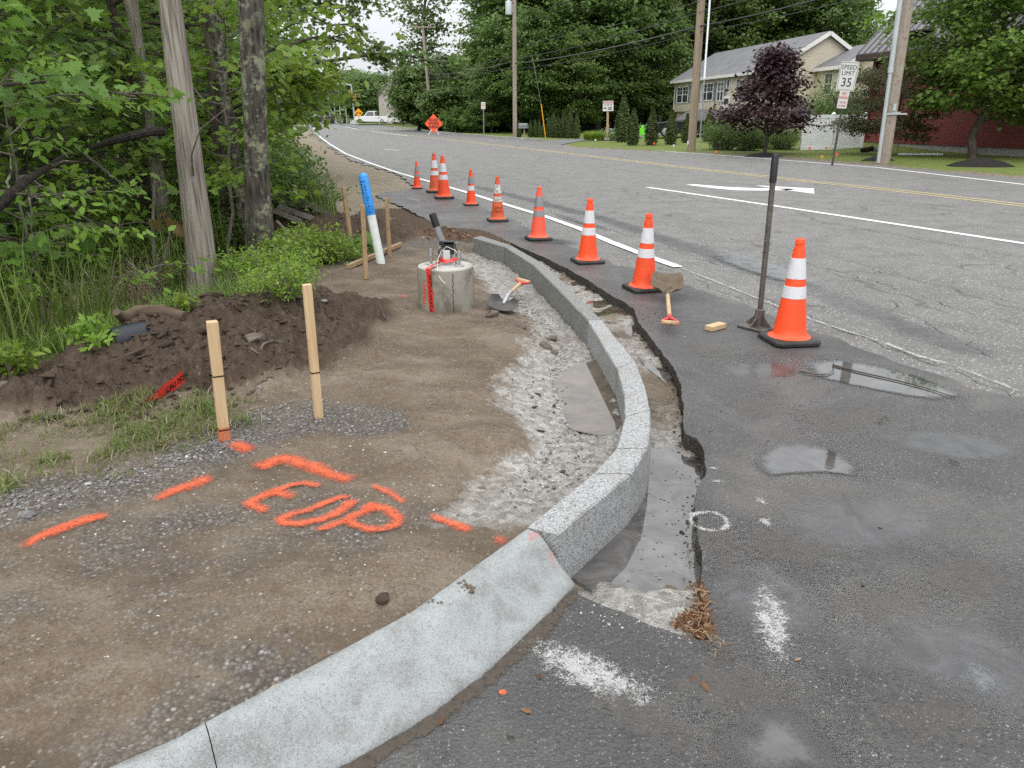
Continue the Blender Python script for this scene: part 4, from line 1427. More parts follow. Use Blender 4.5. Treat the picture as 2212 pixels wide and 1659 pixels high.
m_rub = M['cone_rubber']
CONES = [  # foot pixel, top pixel y, material, bands, label
    ((1703, 737), 516, 'cone_orange', ('band_white', 'band_white'), 'nearest and largest traffic cone, standing beside the tamper', 0.15),
    ((1390, 625), 461, 'cone_grimy', ('band_white', 'band_white'), 'traffic cone with black specks behind the muddy shovel blade', 0.3),
    ((1269, 566), 429, 'cone_orange', ('band_white', 'band_white'), 'traffic cone between the grey banded cone and the specked one', 0.25),
    ((1163, 517), 403, 'cone_pale', ('band_grey', 'band_grey'), 'pale reddish traffic cone with flat grey bands', 0.25),
    ((1075, 477), 381, 'cone_dirty', ('band_worn', 'band_worn'), 'dirty traffic cone with peeling bands and black stencilled letters', 0.2),
    ((1018, 443), 366, 'cone_orange', ('band_grey', 'band_white'), 'slim bright traffic cone with one grey and one white band', 0.2),
    ((959.5, 428), 336, 'cone_grimy', ('band_white', 'band_white'), 'tall traffic cone standing in front of another one on the edge line', 0.2),
    ((940, 415), 331, 'cone_dirty', ('band_white', 'band_white'), 'traffic cone half hidden behind the tall one', 0.2),
    ((901.5, 407), 349, 'cone_orange', ('band_grey', 'band_grey'), 'farthest traffic cone, smallest of the row, with grey bands', 0.1)]
for k, ((fx, fy), ty, m_, bd, lab, rz) in enumerate(CONES):
    p = D(fx, fy, 0.0)
    top = AT(fx, ty, p.y).z
    Hc = top
    p.z = 0.0 if k < 8 else 0.0
    ab = [(0.82 * Hc, 0.625 * Hc), (0.555 * Hc, 0.44 * Hc)]
    if k in (5,):
        ab = [(0.80 * Hc, 0.60 * Hc), (0.55 * Hc, 0.42 * Hc)]
    txt = [('GMAZ', 0.205, 0.048), ('PRCO', 0.150, 0.048)] if k == 4 else None
    cone_meshes(Hc, ab, M[m_], [M[bd[0]], M[bd[1]]], True, 1.0 * (Hc / 0.73) if k not in (5, 8) else 0.92 * Hc / .73, txt, lab, p, rz, (random.uniform(-.03, .03), random.uniform(-.03, .03)))


# ------------------------------------------------------------------ tools
def rotM(x=(1, 0, 0), z=(0, 0, 1), loc=(0, 0, 0)):
    """matrix whose local X is x and local Z close to z"""
    X = Vector(x).normalized(); Z = Vector(z); Y = Z.cross(X).normalized(); Z = X.cross(Y)
    m_ = Matrix((X, Y, Z)).transposed().to_4x4()
    m_.translation = Vector(loc)
    return m_


# tamper leaning a little, on its flat plate
tp = D(1638, 708, 0)
t = thing('tamper', tp, 'tall steel tamper standing on its flat plate beside the nearest cone', 'tamper', None, R(38))
pb = MB()
pb.box((0, 0, .012), (.235, .235, .018))
pb.build('base_plate', M['rust_steel'], t, False, .004, 1)
fl = MB()
for a in range(4):
    Mx = Matrix.Rotation(a * math.pi / 2, 4, 'Z')
    fl.prism([(0.02, 0.021), (.112, 0.021), (.108, .03), (.045, .085), (.034, .135), (.02, .135)], -.006, .006, Mx @ Matrix.Rotation(math.pi / 2, 4, 'X'))
fl.lathe([(.036, .02), (.034, .12), (.036, .122), (.036, .145), (.028, .15)], 20)
fl.build('socket', M['rust_steel'], t, True)
top = AT(1675, 336, tp.y + 0.02)
inv = Matrix.Rotation(-R(38), 4, 'Z')
tl = inv @ (top - tp)
d = tl - Vector((0, 0, .02))
h_ = MB()
h_.tube([Vector((0, 0, .03)) + d * (k / 12) for k in range(11)] + [Vector((0, 0, .03)) + d * .86, Vector((0, 0, .03)) + d * .985, Vector((0, 0, .03)) + d], [.0205] * 11 + [.0235, .0235, .017], 16)
h_.build('handle', M['rust_steel'], t, True)
gb = MB()
gb.tube([Vector((0, 0, .03)) + d * .845, Vector((0, 0, .03)) + d * .99, Vector((0, 0, .03)) + d * 1.002], [.0265, .0265, .02], 16)
gb.build('grip', M['black_plastic'], t, True)


def shovel(name, blade_c, grip_c, zb, zg, label, bmat, smat, up, blade_len=.30, blade_w=.26, flip=1, pitch=0.0):
    """D-handled shovel from blade tip to grip; local X runs from the blade to the grip"""
    b, g = Vector(blade_c), Vector(grip_c)
    L = (g - b).length
    t = thing(name, (0, 0, 0), label, 'shovel')
    Mx = rotM(g - b, up, b)
    t.matrix_world = Mx
    bl = MB()
    nu, nv = 14, 11
    def P(i, j, off):
        u = i / (nu - 1); v = j / (nv - 1) * 2 - 1
        x = u * blade_len
        sh = min(1.0, 0.90 + .2 * u) if u > .12 else 0.80 + u
        sh *= 1.0 if u < .86 else 1 - .5 * ((u - .86) / .14) ** 2
        y = v * blade_w / 2 * sh
        z = flip * (0.045 * v * v * (0.4 + 0.6 * u) + .02 * u * u) + off + (1 - u) * blade_len * pitch
        return Vector((x, y, z))
    for off in (0.0, .0035):
        pass
    vs = [P(i, j, 0) for i in range(nu) for j in range(nv)] + [P(i, j, .004) for i in range(nu) for j in range(nv)]
    n0 = nu * nv; fs = []
    for i in range(nu - 1):
        for j in range(nv - 1):
            a = i * nv + j
            fs.append((a, a + 1, a + nv + 1, a + nv)); fs.append((n0 + a, n0 + a + nv, n0 + a + nv + 1, n0 + a + 1))
    rim = [(0, j) for j in range(nv)] + [(i, nv - 1) for i in range(1, nu)] + [(nu - 1, j) for j in range(nv - 2, -1, -1)] + [(i, 0) for i in range(nu - 2, 0, -1)]
    ids = [i * nv + j for i, j in rim]
    for q in range(len(ids)):
        a, c = ids[q], ids[(q + 1) % len(ids)]
        fs.append((a, n0 + a, n0 + c, c))
    bl.add(vs, fs)
    bl.build('blade', bmat, t, True)
    zs = flip * .03
    sk = MB()
    x0 = blade_len * .72
    sk.tube([(x0, 0, flip * .012), (blade_len, 0, flip * .03), (blade_len + .06, 0, flip * .055), (blade_len + .20, 0, flip * .060)], [.012, .019, .021, .019], 14)
    sk.build('socket', smat, t, True)
    sh = MB()
    xe = L - .155
    sh.tube([(blade_len + .19, 0, flip * .060), (xe, 0, flip * .050)], [.0175, .0185], 14)
    sh.build('shaft', M['ash_wood'], t, True)
    yk = MB()
    zz = flip * .050
    yk.tube([(xe - .05, 0, zz), (xe + .02, 0, zz)], [.0215, .022], 14)
    for s_ in (-1, 1):
        yk.tube([(xe + .01, s_ * .008, zz), (xe + .05, s_ * .030, zz), (xe + .09, s_ * .052, zz), (xe + .13, s_ * .058, zz), (xe + .155, s_ * .056, zz)], [.015, .013, .012, .013, .014], 10)
    yk.build('yoke', M['red_plastic'], t, True)
    gr = MB()
    gr.tube([(xe + .140, -.066, zz), (xe + .140, -.03, zz), (xe + .140, .03, zz), (xe + .140, .066, zz)], [.0165, .0185, .0185, .0165], 14)
    gr.build('grip', M['ash_wood'], t, True)
    return t


b0 = D(1443, 622, .02); g0 = D(1446, 716, .02)
shovel('shovel', D(1442, 640, 0) + Vector((0, .10, .045)), D(1446, 712, .02), 0, 0, 'muddy D handled shovel lying on the wet asphalt below the specked cone', M['mud_steel'], M['mud_steel'], (0, -.2, 1), .27, .29, 1, .52)
ps = Vector((*DG(1080, 668)[:2], 0.02))
gp_ = AT(1128, 616, D(1128, 630, 0).y)
shovel('shovel', DG(1076, 676) + Vector((0, 0, .02)), AT(1128, 617, DG(1120, 650).y + .18), 0, 0, 'red handled shovel propped with its dark blade on a stone beside the kerb', M['black_steel'], M['steel'], (0.0, -.75, .7), .25, .24)

# wood block
wb_ = D(1545, 711, 0)
wbk = MB().box((0, 0, .022), (.175, .072, .038)).build('wood_block', M['stake_wood'], None, False, .003, 1)
wbk.location = wb_ + Vector((0, 0, -.001)); wbk.rotation_euler = (0, 0, R(38))
T(wbk, 'small pale block of wood lying on the wet asphalt left of the tamper', 'wood block')

# ------------------------------------------------------------------ stakes
def stake(foot, toppx, label, mat, w=.042, d=.034, marks=(), rz=0.4, zlow=.12):
    f = DG(*foot)
    tz = AT(toppx[0], toppx[1], f.y)
    v = tz - f
    t = thing('wooden_stake', f, label, 'stake', 'wooden survey stakes')
    ax = v.normalized()
    Mx = rotM(ax, (math.sin(rz), -math.cos(rz), 0), (0, 0, 0))
    L = v.length
    b = MB()
    b.box((L / 2 - zlow / 2, 0, 0), (L + zlow, w, d), Mx)
    b.build('shaft', mat, t, False, .002, 1)
    for q in marks:
        m_ = MB()
        m_.box((L * q, 0, 0), (.006, w + .003, d + .003), Mx)
        m_.build('ink_mark', M['black_ink'], t)
    return t, Mx, L


s1, mx1, L1 = stake((486, 955), (458, 694), 'nearest wooden stake, orange paint at its foot', M['stake_wood'], .046, .040, (.10, .56), .55)
pp = MB(); pp.box((.02, .0, 0), (.10, .0485, .0425), mx1)
po = pp.build('paint_splash', M['orange_spray'], s1)
at = po.data.attributes.new('edge', 'FLOAT', 'POINT'); at.data.foreach_set('value', [0.55] * len(po.data.vertices))
stake((689, 905), (663, 614), 'second nearest wooden stake, right of the paint marked one', M['stake_wood'], .040, .034, (.36,), .5)
stake((791, 608), (783, 443), 'thin wooden stake in front of the blue and white marker post', M['old_stake'], .042, .036, (.03,), .3)
stake((758, 524), (742, 405), 'leaning wooden stake by the broken pallet', M['old_stake'], .045, .038, (), .7)
stake((842, 556), (835, 428), 'wooden stake on the right of the blue and white marker post', M['old_stake'], .045, .038, (), .2)
bd0, bd1 = DG(752, 583), DG(866, 533)
v = bd1 - bd0
bdo = MB().box((0, 0, 0), (v.length, .045, .045), None).build('wooden_board', M['old_stake'], None, False, .002, 1)
bdo.location = (bd0 + bd1) / 2 + Vector((0, 0, .03)); bdo.rotation_euler = (0, -math.asin(v.z / v.length), math.atan2(v.y, v.x))
T(bdo, 'narrow board lying on the ground behind the marker post', 'board')

# ------------------------------------------------------------------ pipeline marker post
f = DG(823, 569)
tpx = AT(783, 373, f.y)
v = tpx - f
mp = thing('marker_post', f, 'leaning round marker post, white below and blue above, lettered for a water pipeline', 'marker post')
Mx = rotM(v, (0, -1, 0)); L = v.length
lp = lambda prof: [(r, z) for r, z in prof]
to_ax = Mx @ Matrix.Rotation(math.pi / 2, 4, 'Y')       # local Z -> along the post
MB().lathe([(.046, -.15), (.046, L * .56)], 24, to_ax).build('pipe', M['white_plastic'], mp, True)
cap = [(.0475, L * .545), (.0500, L * .56), (.0500, L - .05), (.0485, L - .045)] + [(.050 * math.cos(a), L - .045 + .045 * math.sin(a)) for a in np.linspace(.15, 1.5, 8)]
MB().lathe(cap, 24, to_ax).build('sleeve', M['blue_plastic'], mp, True)


def post_text(s_, z0, size, ang, mat, xs=1.0, rr=.0506):
    """lettering that runs down the post, wrapped round it"""
    def bend(p):
        a = ang + p.x / rr
        return Vector((rr * math.cos(a), rr * math.sin(a), z0 + p.y * .76))
    return text('lettering', '\n'.join(s_), size, mat, mp, to_ax, 'CENTER', .0003, xs, .0008, 1.0, bend, 'TOP')


face = None
# direction of the viewer in the frame of the post
vw = to_ax.to_3x3().inverted() @ (Vector((0, 0, EYE)) - f)
fa = math.atan2(vw.y, vw.x)
SGN = 1
post_text('PIPELINE', L - .075, .036, fa - 0.05, M['navy_ink'], 1.1)
post_text('WATER', L - .075, .036, fa - 0.80, M['navy_ink'], 1.1)
post_text('look', L - .30, .036, fa - .1, M['navy_ink'], .9)
ring_ = MB()
zc = L * .56 + .045
pts = []
for q in range(20):
    a = 2 * math.pi * q / 20
    rr = .0512
    pts.append(to_ax @ Vector((rr * math.cos(fa + .03 * math.cos(a) / rr), rr * math.sin(fa + .03 * math.cos(a) / rr), zc + .034 * math.sin(a))))
ring_.tube(pts + pts[:1], .0016, 6, False)
ring_.build('emblem', M['navy_ink'], mp)

# ------------------------------------------------------------------ concrete base for a signal pole
pc = DG(960, 676)
pr = 0.228
pc = Vector((pc.x, pc.y + pr * .9, 0.03))
ptz = AT(958, 573, pc.y).z - 0.0
ped = thing('concrete_base', pc, 'round concrete pole base with anchor bolts rising from the bare earth', 'concrete base')
PH = ptz - pc.z
b = MB()
prof = [(pr * 1.01, -.2), (pr * 1.005, .03), (pr, .1), (pr * .995, PH - .03), (pr * .97, PH - .008)]
b.lathe(prof, 56)
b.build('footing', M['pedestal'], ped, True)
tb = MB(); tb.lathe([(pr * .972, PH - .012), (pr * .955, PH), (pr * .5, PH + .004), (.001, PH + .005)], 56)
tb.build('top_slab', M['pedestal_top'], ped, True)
sm_ = MB()
for k in range(30):
    z = PH * .93 - PH * .80 * k / 29
    a = -math.pi / 2 + .33 + .012 * math.sin(k * 1.1)
    sm_.box((0, 0, 0), (.006, .004, PH * .022 * random.uniform(.5, 1.1)), Matrix.Translation((pr * .998 * math.cos(a), pr * .998 * math.sin(a), z)) @ Matrix.Rotation(a + math.pi / 2, 4, 'Z'))
sm_.build('form_seam', M['black_ink'], ped)
for (bx, by, h1, lab) in [(-.115, .02, .125, 0), (.115, -.05, .12, 1), (.045, .13, .13, 2), (-.05, .11, .12, 3), ]:
    m_ = MB()
    m_.lathe([(.0115, 0), (.0115, .075), (.0118, .076), (.0118, .085), (.0115, .086), (.0115, h1), (.008, h1 + .004)], 12, Matrix.Translation((bx, by, PH)))
    m_.lathe([(.020, .072), (.020, .092)], 6, Matrix.Translation((bx, by, PH)))
    m_.lathe([(.018, .094), (.018, .108)], 6, Matrix.Translation((bx, by, PH)))
    m_.lathe([(.036, .004), (.038, .007), (.036, .012)], 20, Matrix.Translation((bx, by, PH)))
    m_.build('anchor_bolt', M['steel'], ped, True)
cz = MB()
c0 = Vector((-.005, .05, PH)); c1 = c0 + Vector((.03, 0, .165))
cz.tube([c0 + Vector((.025, 0, 0)), c0 + Vector((.02, 0, .06)), c0 + Vector((-.005, 0, .15)), c0 + Vector((-.045, .01, .25)), c0 + Vector((-.075, .02, .345))], [.027, .027, .026, .0255, .0255], 18)
cz.build('conduit', M['grey_pvc'], ped, True)
cc = MB()
cc.tube([c0 + Vector((-.060, .015, .297)), c0 + Vector((-.076, .02, .347)), c0 + Vector((-.092, .025, .395)), c0 + Vector((-.094, .026, .399))], [.029, .030, .030, .022], 18)
cc.build('conduit_cap', M['black_plastic'], ped, True)
jb = MB(); jb.box((c0.x + .035, c0.y - .02, PH + .135), (.085, .05, .10)); jb.box((c0.x + .02, c0.y - .015, PH + .175), (.12, .06, .03))
jb.build('coupling', M['black_plastic'], ped, False, .006, 2)
lb = MB(); lb.box((c0.x + .018, c0.y - .038, PH + .06), (.055, .03, .12)); lb.build('sleeve', M['sign_white'], ped, False, .005, 2)
wi = MB()
wi.tube([c0 + Vector((-.02, -.02, .02)), c0 + Vector((-.03, -.04, .10)), c0 + Vector((.02, -.05, .15)), c0 + Vector((.09, -.06, .12)), c0 + Vector((.12, -.07, .06))], .0028, 6)
wi.tube([c0 + Vector((-.03, -.04, .10)), c0 + Vector((-.05, -.08, .05)), c0 + Vector((-.05, -.15, .02)), c0 + Vector((-.04, -.25, .0)), c0 + Vector((-.015, -.285, -.06)), c0 + Vector((.02, -.29, -.10))], .0028, 6)
wi.build('white_wire', M['sign_bright'], ped, True)
wk = MB()
wk.tube([c0 + Vector((.06, -.02, .15)), c0 + Vector((.085, -.03, .17)), c0 + Vector((.095, -.03, .12)), c0 + Vector((.09, -.03, .01))], .005, 8)
wk.tube([c0 + Vector((-.015, -.03, .15)), c0 + Vector((-.04, -.05, .12)), c0 + Vector((-.045, -.05, .01))], .005, 8)
wk.build('black_cable', M['black_plastic'], ped, True)
ps_ = MB()
nn = 16; cols = 7
vs = []
for i in range(nn):
    for j in range(cols):
        a = -math.pi / 2 - .80 + (j / (cols - 1) - .5) * .20 + .05 * i / nn
        vs.append((pr * 1.008 * math.cos(a), pr * 1.008 * math.sin(a), PH * .78 - PH * .58 * i / (nn - 1)))
ps_.add(vs, [(i * cols + j, i * cols + j + 1, (i + 1) * cols + j + 1, (i + 1) * cols + j) for i in range(nn - 1) for j in range(cols - 1)])
po = ps_.build('paint_stripe', M['orange_spray'], ped)
at = po.data.attributes.new('edge', 'FLOAT', 'POINT')
ev = []
for v in po.data.vertices:
    a = math.atan2(v.co.y, v.co.x) + math.pi / 2 + .80
    u = 1 - abs((a - .02)) / .11
    zc_ = (v.co.z - PH * .49) / (PH * .29)
    ev.append(max(0, min(1, 1.2 * u)) * max(0, min(1, 2.2 * (1 - abs(zc_)))))
at.data.foreach_set('value', ev)

# caution tape hanging over the base
def tape_ribbon(name, pts, width_dirs, wid, mat, parent=None, thick=.0012):
    n = 4; vs = []
    for p, wd in zip(pts, width_dirs):
        p = Vector(p); wd = Vector(wd).normalized()
        for j in range(n + 1):
            u = j / n - .5
            vs.append(p + wd * wid * u + Vector((random.gauss(0, .0008), random.gauss(0, .0008), random.gauss(0, .0012))))
    fs = [(i * (n + 1) + j, i * (n + 1) + j + 1, (i + 1) * (n + 1) + j + 1, (i + 1) * (n + 1) + j) for i in range(len(pts) - 1) for j in range(n)]
    return MB().add(vs, fs).build(name, mat, parent, True)


tt = thing('caution_tape', pc, 'strip of red caution tape tied round the bolts and hanging down the concrete base', 'tape')
an = -math.pi / 2 - .52
rp_ = []; wd_ = []
for z in np.linspace(PH + .012, 0.0, 16):
    a = an + .10 * (1 - z / PH)
    rr = pr * 1.012 + .003
    rp_.append((rr * math.cos(a), rr * math.sin(a), z)); wd_.append((-math.sin(a), math.cos(a), 0.0))
pre = [(-.02, .0, PH + .055), (-.04, -.02, PH + .045), (-.06, -.06, PH + .035), (-.085, -.12, PH + .028), (-.10, -.17, PH + .022)]
wpre = [(0.3, .2, .9), (.4, .1, .8), (.7, -.2, .5), (.9, -.3, .3), (.9, -.4, .1)]
tape_ribbon('strip', pre + rp_, wpre + wd_, .046, M['tape_red'], tt)
tape_ribbon('strip', [(-.04, .02, PH + .04), (.0, -.03, PH + .035), (.05, -.03, PH + .045), (.09, .0, PH + .05), (.115, .03, PH + .045)], [(0, .5, .8)] * 5, .032, M['tape_red'], tt)
for k, zc_ in enumerate((PH * .70, PH * .28)):
    def bend(p, zc_=zc_):
        a = an + .06 + p.y / pr
        rr = pr * 1.012 + .0055
        return Vector((rr * math.cos(a), rr * math.sin(a), zc_ + p.x))
    text('lettering', 'CAUTION', .038, M['black_ink'], tt, Matrix.Identity(4), 'CENTER', .0003, .95, .0006, 1.0, bend)

# second tape lying across the foot of the soil heap
t0 = [DG(400, 836) + Vector((0, 0, .055)), DG(385, 845) + Vector((0, 0, .05)), DG(365, 858) + Vector((0, 0, .035)), DG(342, 870) + Vector((0, 0, .022)), DG(318, 879) + Vector((0, 0, .015)), DG(290, 887) + Vector((0, 0, .010)), DG(255, 895) + Vector((0, 0, .008)), DG(238, 898) + Vector((0, 0, .006))]
t2 = thing('caution_tape', t0[3], 'red caution tape lying along the foot of the dark soil heap', 'tape')
pts_ = [p - t0[3] for p in t0]
wds = [(0, -.35, .94), (0, -.3, .95), (0, -.3, .95), (0.1, -.4, .9), (.1, -.7, .7), (0, -1, .2), (0, -1, .1), (0, -1, .1)]
ws = [.075, .072, .07, .06, .045, .03, .02, .015]
vs = []
for p, wd, w_ in zip(pts_, wds, ws):
    wd = Vector(wd).normalized()
    for j in range(5):
        vs.append(p + wd * w_ * (j / 4 - .5) + Vector((0, random.gauss(0, .002), random.gauss(0, .001))))
MB().add(vs, [(i * 5 + j, i * 5 + j + 1, (i + 1) * 5 + j + 1, (i + 1) * 5 + j) for i in range(7) for j in range(4)]).build('strip', M['tape_red'], t2, True)
dv = (pts_[0] - pts_[2]).normalized()
Mt = rotM(dv, Vector((0, -.95, -.3)) * 1.0, pts_[1] + Vector((-.01, -.006, .0)))
# letters stand in the plane of the strip, facing the camera
upv = Vector((0, -.3, .95)); nz_ = dv.cross(upv).normalized()
Mt = Matrix((dv, upv - dv * upv.dot(dv), nz_)).transposed().to_4x4(); Mt.translation = (pts_[0] + pts_[2]) / 2 + nz_ * .013
text('lettering', 'CAUTION', .045, M['black_ink'], t2, Mt, 'CENTER', .0004, .75, .0008)


# ------------------------------------------------------------------ stones
def rock_mesh(name, seed, mat, size=1.0, flat=.6, n=22):
    rr = random.Random(seed)
    bm = bmesh.new()
    for _ in range(n):
        v = Vector((rr.gauss(0, 1), rr.gauss(0, 1), rr.gauss(0, 1))).normalized() * rr.uniform(.8, 1.1)
        bm.verts.new((v.x * size, v.y * size * .8, v.z * size * flat))
    bmesh.ops.convex_hull(bm, input=bm.verts)
    for v in [v for v in bm.verts if not v.link_faces]:
        bm.verts.remove(v)
    bmesh.ops.bevel(bm, geom=list(bm.edges), offset=size * .07, segments=1, affect='EDGES')
    me = bpy.data.meshes.new(name); bm.to_mesh(me); bm.free()
    me.materials.append(mat)
    return me


def stone_mat(name, c0, c1):
    a = NT(name)
    v = a.obj()
    n = a.noise(v, 18, 5, 0.7)
    c = a.ramp(n, [(0.3, c0), (0.7, c1)])
    return a.done(a.bsdf(c, 0.85, 0.3, 0, a.bump(n, 0.5, 0.01)))


M['stone'] = stone_mat('stone_brown', (0.07, 0.056, 0.044), (0.155, 0.13, 0.108))
M['stone_grey'] = stone_mat('stone_grey', (0.11, 0.11, 0.11), (0.26, 0.26, 0.255))
M['stone_white'] = stone_mat('stone_white', (0.34, 0.335, 0.32), (0.58, 0.575, 0.56))
M['clod'] = stone_mat('clod_dark', (0.030, 0.021, 0.015), (0.075, 0.054, 0.038))
STONES = [(1128, 709, .055, 'stone', 'brown stone below the red handled shovel, alone on the earth'), (1192, 737, .055, 'stone', 'pointed brown stone at the edge of the pale strip by the kerb'),
          (1178, 752, .065, 'stone', 'flat brown stone half buried at the edge of the pale strip'), (1198, 765, .04, 'stone', 'small brown stone in front of the half buried flat stone'),
          (1063, 682, .07, 'stone', 'flat stone under the blade of the red handled shovel'), (1289, 903, .03, 'stone', 'dark stone on the pale strip below the brown puddle'),
          (562, 838, .028, 'stone_grey', 'grey pebble on the earth between the two nearest stakes'), (828, 1308, .032, 'clod', 'dark clod of earth behind the sloped kerb'),
          (408, 991, .020, 'stone_white', 'white pebble on the gravel rim left of the nearest stake'), (20, 845, .085, 'stone', 'angular brown rock at the left end of the soil heap'),
          (60, 1122, .03, 'stone_grey', 'grey stone on the gravel at the left edge'), (190, 1052, .018, 'stone_white', 'small white pebble below the grass patch'),
          (545, 740, .085, 'stone', 'flat brown stone on the soil heap behind the nearest stake'), (585, 760, .05, 'stone', 'brown stone stuck in the soil heap right of the nearest stake'),
          (415, 885, .045, 'stone', 'flat stone at the foot of the soil heap below the tape'), (700, 655, .03, 'stone_grey', 'grey stone at the edge of the bushes'), (790, 500, .03, 'clod', 'clod in front of the pallet'),
          (660, 595, .035, 'stone_white', 'white stone among the green bushes'), (985, 528, .05, 'stone_grey', 'pale stone behind the concrete base near the litter'), (110, 905, .05, 'stone', 'flat brown stone at the lower left foot of the soil heap'),
          (470, 640, .05, 'clod', 'dark clod on top of the soil heap'), (300, 760, .11, 'clod', 'large overhanging slab of soil at the back of the heap'), (245, 770, .09, 'clod', 'clod of soil left of the overhanging slab'),
          (1195, 805, .02, 'clod', 'small dark clod near the brown puddle'), (1215, 1025, .02, 'clod', 'dark lump on the pale strip behind the near kerb stone')]
for k, (px, py, s_, m_, lab) in enumerate(STONES):
    p = DG(px, py)
    o = link('stone', rock_mesh('stone', 100 + k, M[m_], s_, .5))
    o.location = p + Vector((0, s_ * .2, s_ * .15)); o.rotation_euler = (random.uniform(-.2, .2), random.uniform(-.2, .2), random.uniform(0, 6))
    T(o, lab, 'stone')


def scatter_rocks(name, mat, pts, smin, smax, seed, flat=.55):
    """uncountable gravel or crumbs as one mesh"""
    r_ = np.random.default_rng(seed)
    base = []
    for q in range(5):
        me = rock_mesh('tmp', seed * 10 + q, mat, 1.0, flat, 9)
        bm = bmesh.new(); bm.from_mesh(me); bmesh.ops.triangulate(bm, faces=bm.faces)
        V = np.array([v.co[:] for v in bm.verts]); F = np.array([[v.index for v in f.verts] for f in bm.faces])
        bm.free(); bpy.data.meshes.remove(me); base.append((V, F))
    VV = []; FF = []; k = 0
    pts = np.asarray(pts)
    for i, p in enumerate(pts):
        V, F = base[i % 5]
        s_ = smin * (smax / smin) ** (r_.random() ** 2.2)
        a = r_.random() * 6.28; c, s2 = math.cos(a), math.sin(a)
        q = V * s_ * np.array([1, r_.uniform(.6, 1), r_.uniform(.5, 1)])
        q = np.stack([q[:, 0] * c - q[:, 1] * s2, q[:, 0] * s2 + q[:, 1] * c, q[:, 2]], 1) + p + np.array([0, 0, s_ * .1])
        VV.append(q); FF.append(F + k); k += len(V)
    o = np_mesh(name, np.vstack(VV), np.vstack(FF), mat, fsize=3)
    o['kind'] = 'stuff'
    return o


def sample_px(poly, n, seed, z=0.08):
    """random ground points inside an outline"""
    r_ = np.random.default_rng(seed)
    P = [tuple(D(x, y, z)[:2]) for x, y in poly]
    Q = np.array(P); lo, hi = Q.min(0), Q.max(0)
    out = []
    while len(out) < n:
        c = lo + (hi - lo) * r_.random((n * 3, 2))
        k = inside(c[:, 0], c[:, 1], P)
        out += list(c[k])
    c = np.array(out[:n])
    h = terrain(c[:, 0], c[:, 1])[0]
    h = np.where(inside(c[:, 0], c[:, 1], DRIVE), 0.0, h)
    return np.c_[c, h]


rim_pts = np.vstack([sample_px([(540, 895), (680, 875), (790, 890), (760, 925), (640, 935), (540, 930)], 420, 1), sample_px([(-100, 1110), (150, 1060), (330, 1015), (490, 960), (560, 960), (470, 1000), (300, 1060), (0, 1150)], 900, 2)])
scatter_rocks('gravel', M['stone_grey'], rim_pts, .004, .020, 3)
scatter_rocks('gravel', M['stone_white'], np.vstack([rim_pts[::9] + np.array([.02, .01, 0]), sample_px([(0, 1100), (900, 950), (1000, 1150), (400, 1560), (0, 1500)], 110, 4)]), .003, .012, 5)
scatter_rocks('gravel', M['stone'], sample_px([(0, 1100), (760, 930), (1080, 800), (1100, 1050), (950, 1250), (400, 1560), (0, 1600)], 900, 6), .002, .011, 7)
scatter_rocks('gravel', M['stone'], sample_px([(1110, 590), (1160, 640), (1240, 740), (1300, 900), (1290, 1000), (1140, 1120), (1080, 1080), (1210, 900), (1180, 740), (1070, 660)], 1300, 8), .003, .016, 9)
scatter_rocks('gravel', M['stone_white'], sample_px([(1100, 590), (1250, 690), (1330, 800), (1320, 960), (1150, 1110), (1190, 940), (1230, 800), (1130, 690)], 900, 10), .003, .014, 11)
scatter_rocks('gravel', M['stone_grey'], sample_px([(1300, 640), (1460, 800), (1475, 930), (1420, 940), (1395, 800)], 420, 12), .003, .013, 13)
scatter_rocks('gravel', M['stone_white'], sample_px([(1250, 1280), (1350, 1215), (1500, 1230), (1520, 1360), (1420, 1345)], 200, 14), .002, .009, 15)
scatter_rocks('gravel', M['stone_grey'], sample_px([(860, 560), (900, 500), (1040, 520), (1100, 620), (1020, 640), (960, 540)], 700, 16), .004, .016, 17)
scatter_rocks('soil_crumbs', M['clod'], np.vstack([sample_px([(0, 900), (250, 780), (470, 650), (700, 640), (740, 720), (480, 870), (200, 900)], 1700, 18, .2), sample_px([(1180, 780), (1215, 800), (1210, 900), (1150, 950), (1100, 800)], 24, 19), sample_px([(640, 480), (780, 480), (790, 530), (680, 530)], 400, 20)]), .006, .034, 21, .7)
scatter_rocks('asphalt_crumbs', M['black_steel'], np.vstack([sample_px([(1420, 640), (1600, 700), (1900, 760), (2100, 950), (1900, 1350), (1560, 1000), (1480, 850)], 130, 22, 0), sample_px([(1375, 665), (1400, 660), (1440, 690), (1430, 720), (1400, 715)], 90, 23, 0)]), .003, .013, 25)
scatter_rocks('asphalt_crumbs', M['clod'], np.array([list(TR[i]) + [-.075] for i in range(40, len(TR), 2)]) + np.c_[-np.abs(rng.normal(.0, .022, len(TR[40::2]))) - .012, rng.normal(0, .03, len(TR[40::2])), rng.uniform(-.01, .02, len(TR[40::2]))], .008, .025, 27)

fo = sample_px([(1400, 960), (1480, 975), (1500, 1080), (1500, 1180), (1420, 1215), (1340, 1210), (1375, 1110)], 90, 31, 0)
fo[:, 2] = -.081
FOAM = fo
scatter_rocks('soil_crumbs', M['clod'], sample_px([(0, 880), (130, 820), (260, 765), (450, 680), (640, 655), (700, 690), (480, 820), (200, 885)], 150, 41, .2), .022, .075, 43, .7)
scatter_rocks('gravel', M['stone_grey'], sample_px([(1110, 590), (1160, 640), (1240, 740), (1300, 900), (1290, 1000), (1140, 1120), (1080, 1080), (1210, 900), (1180, 740), (1070, 660)], 900, 44), .004, .017, 45)


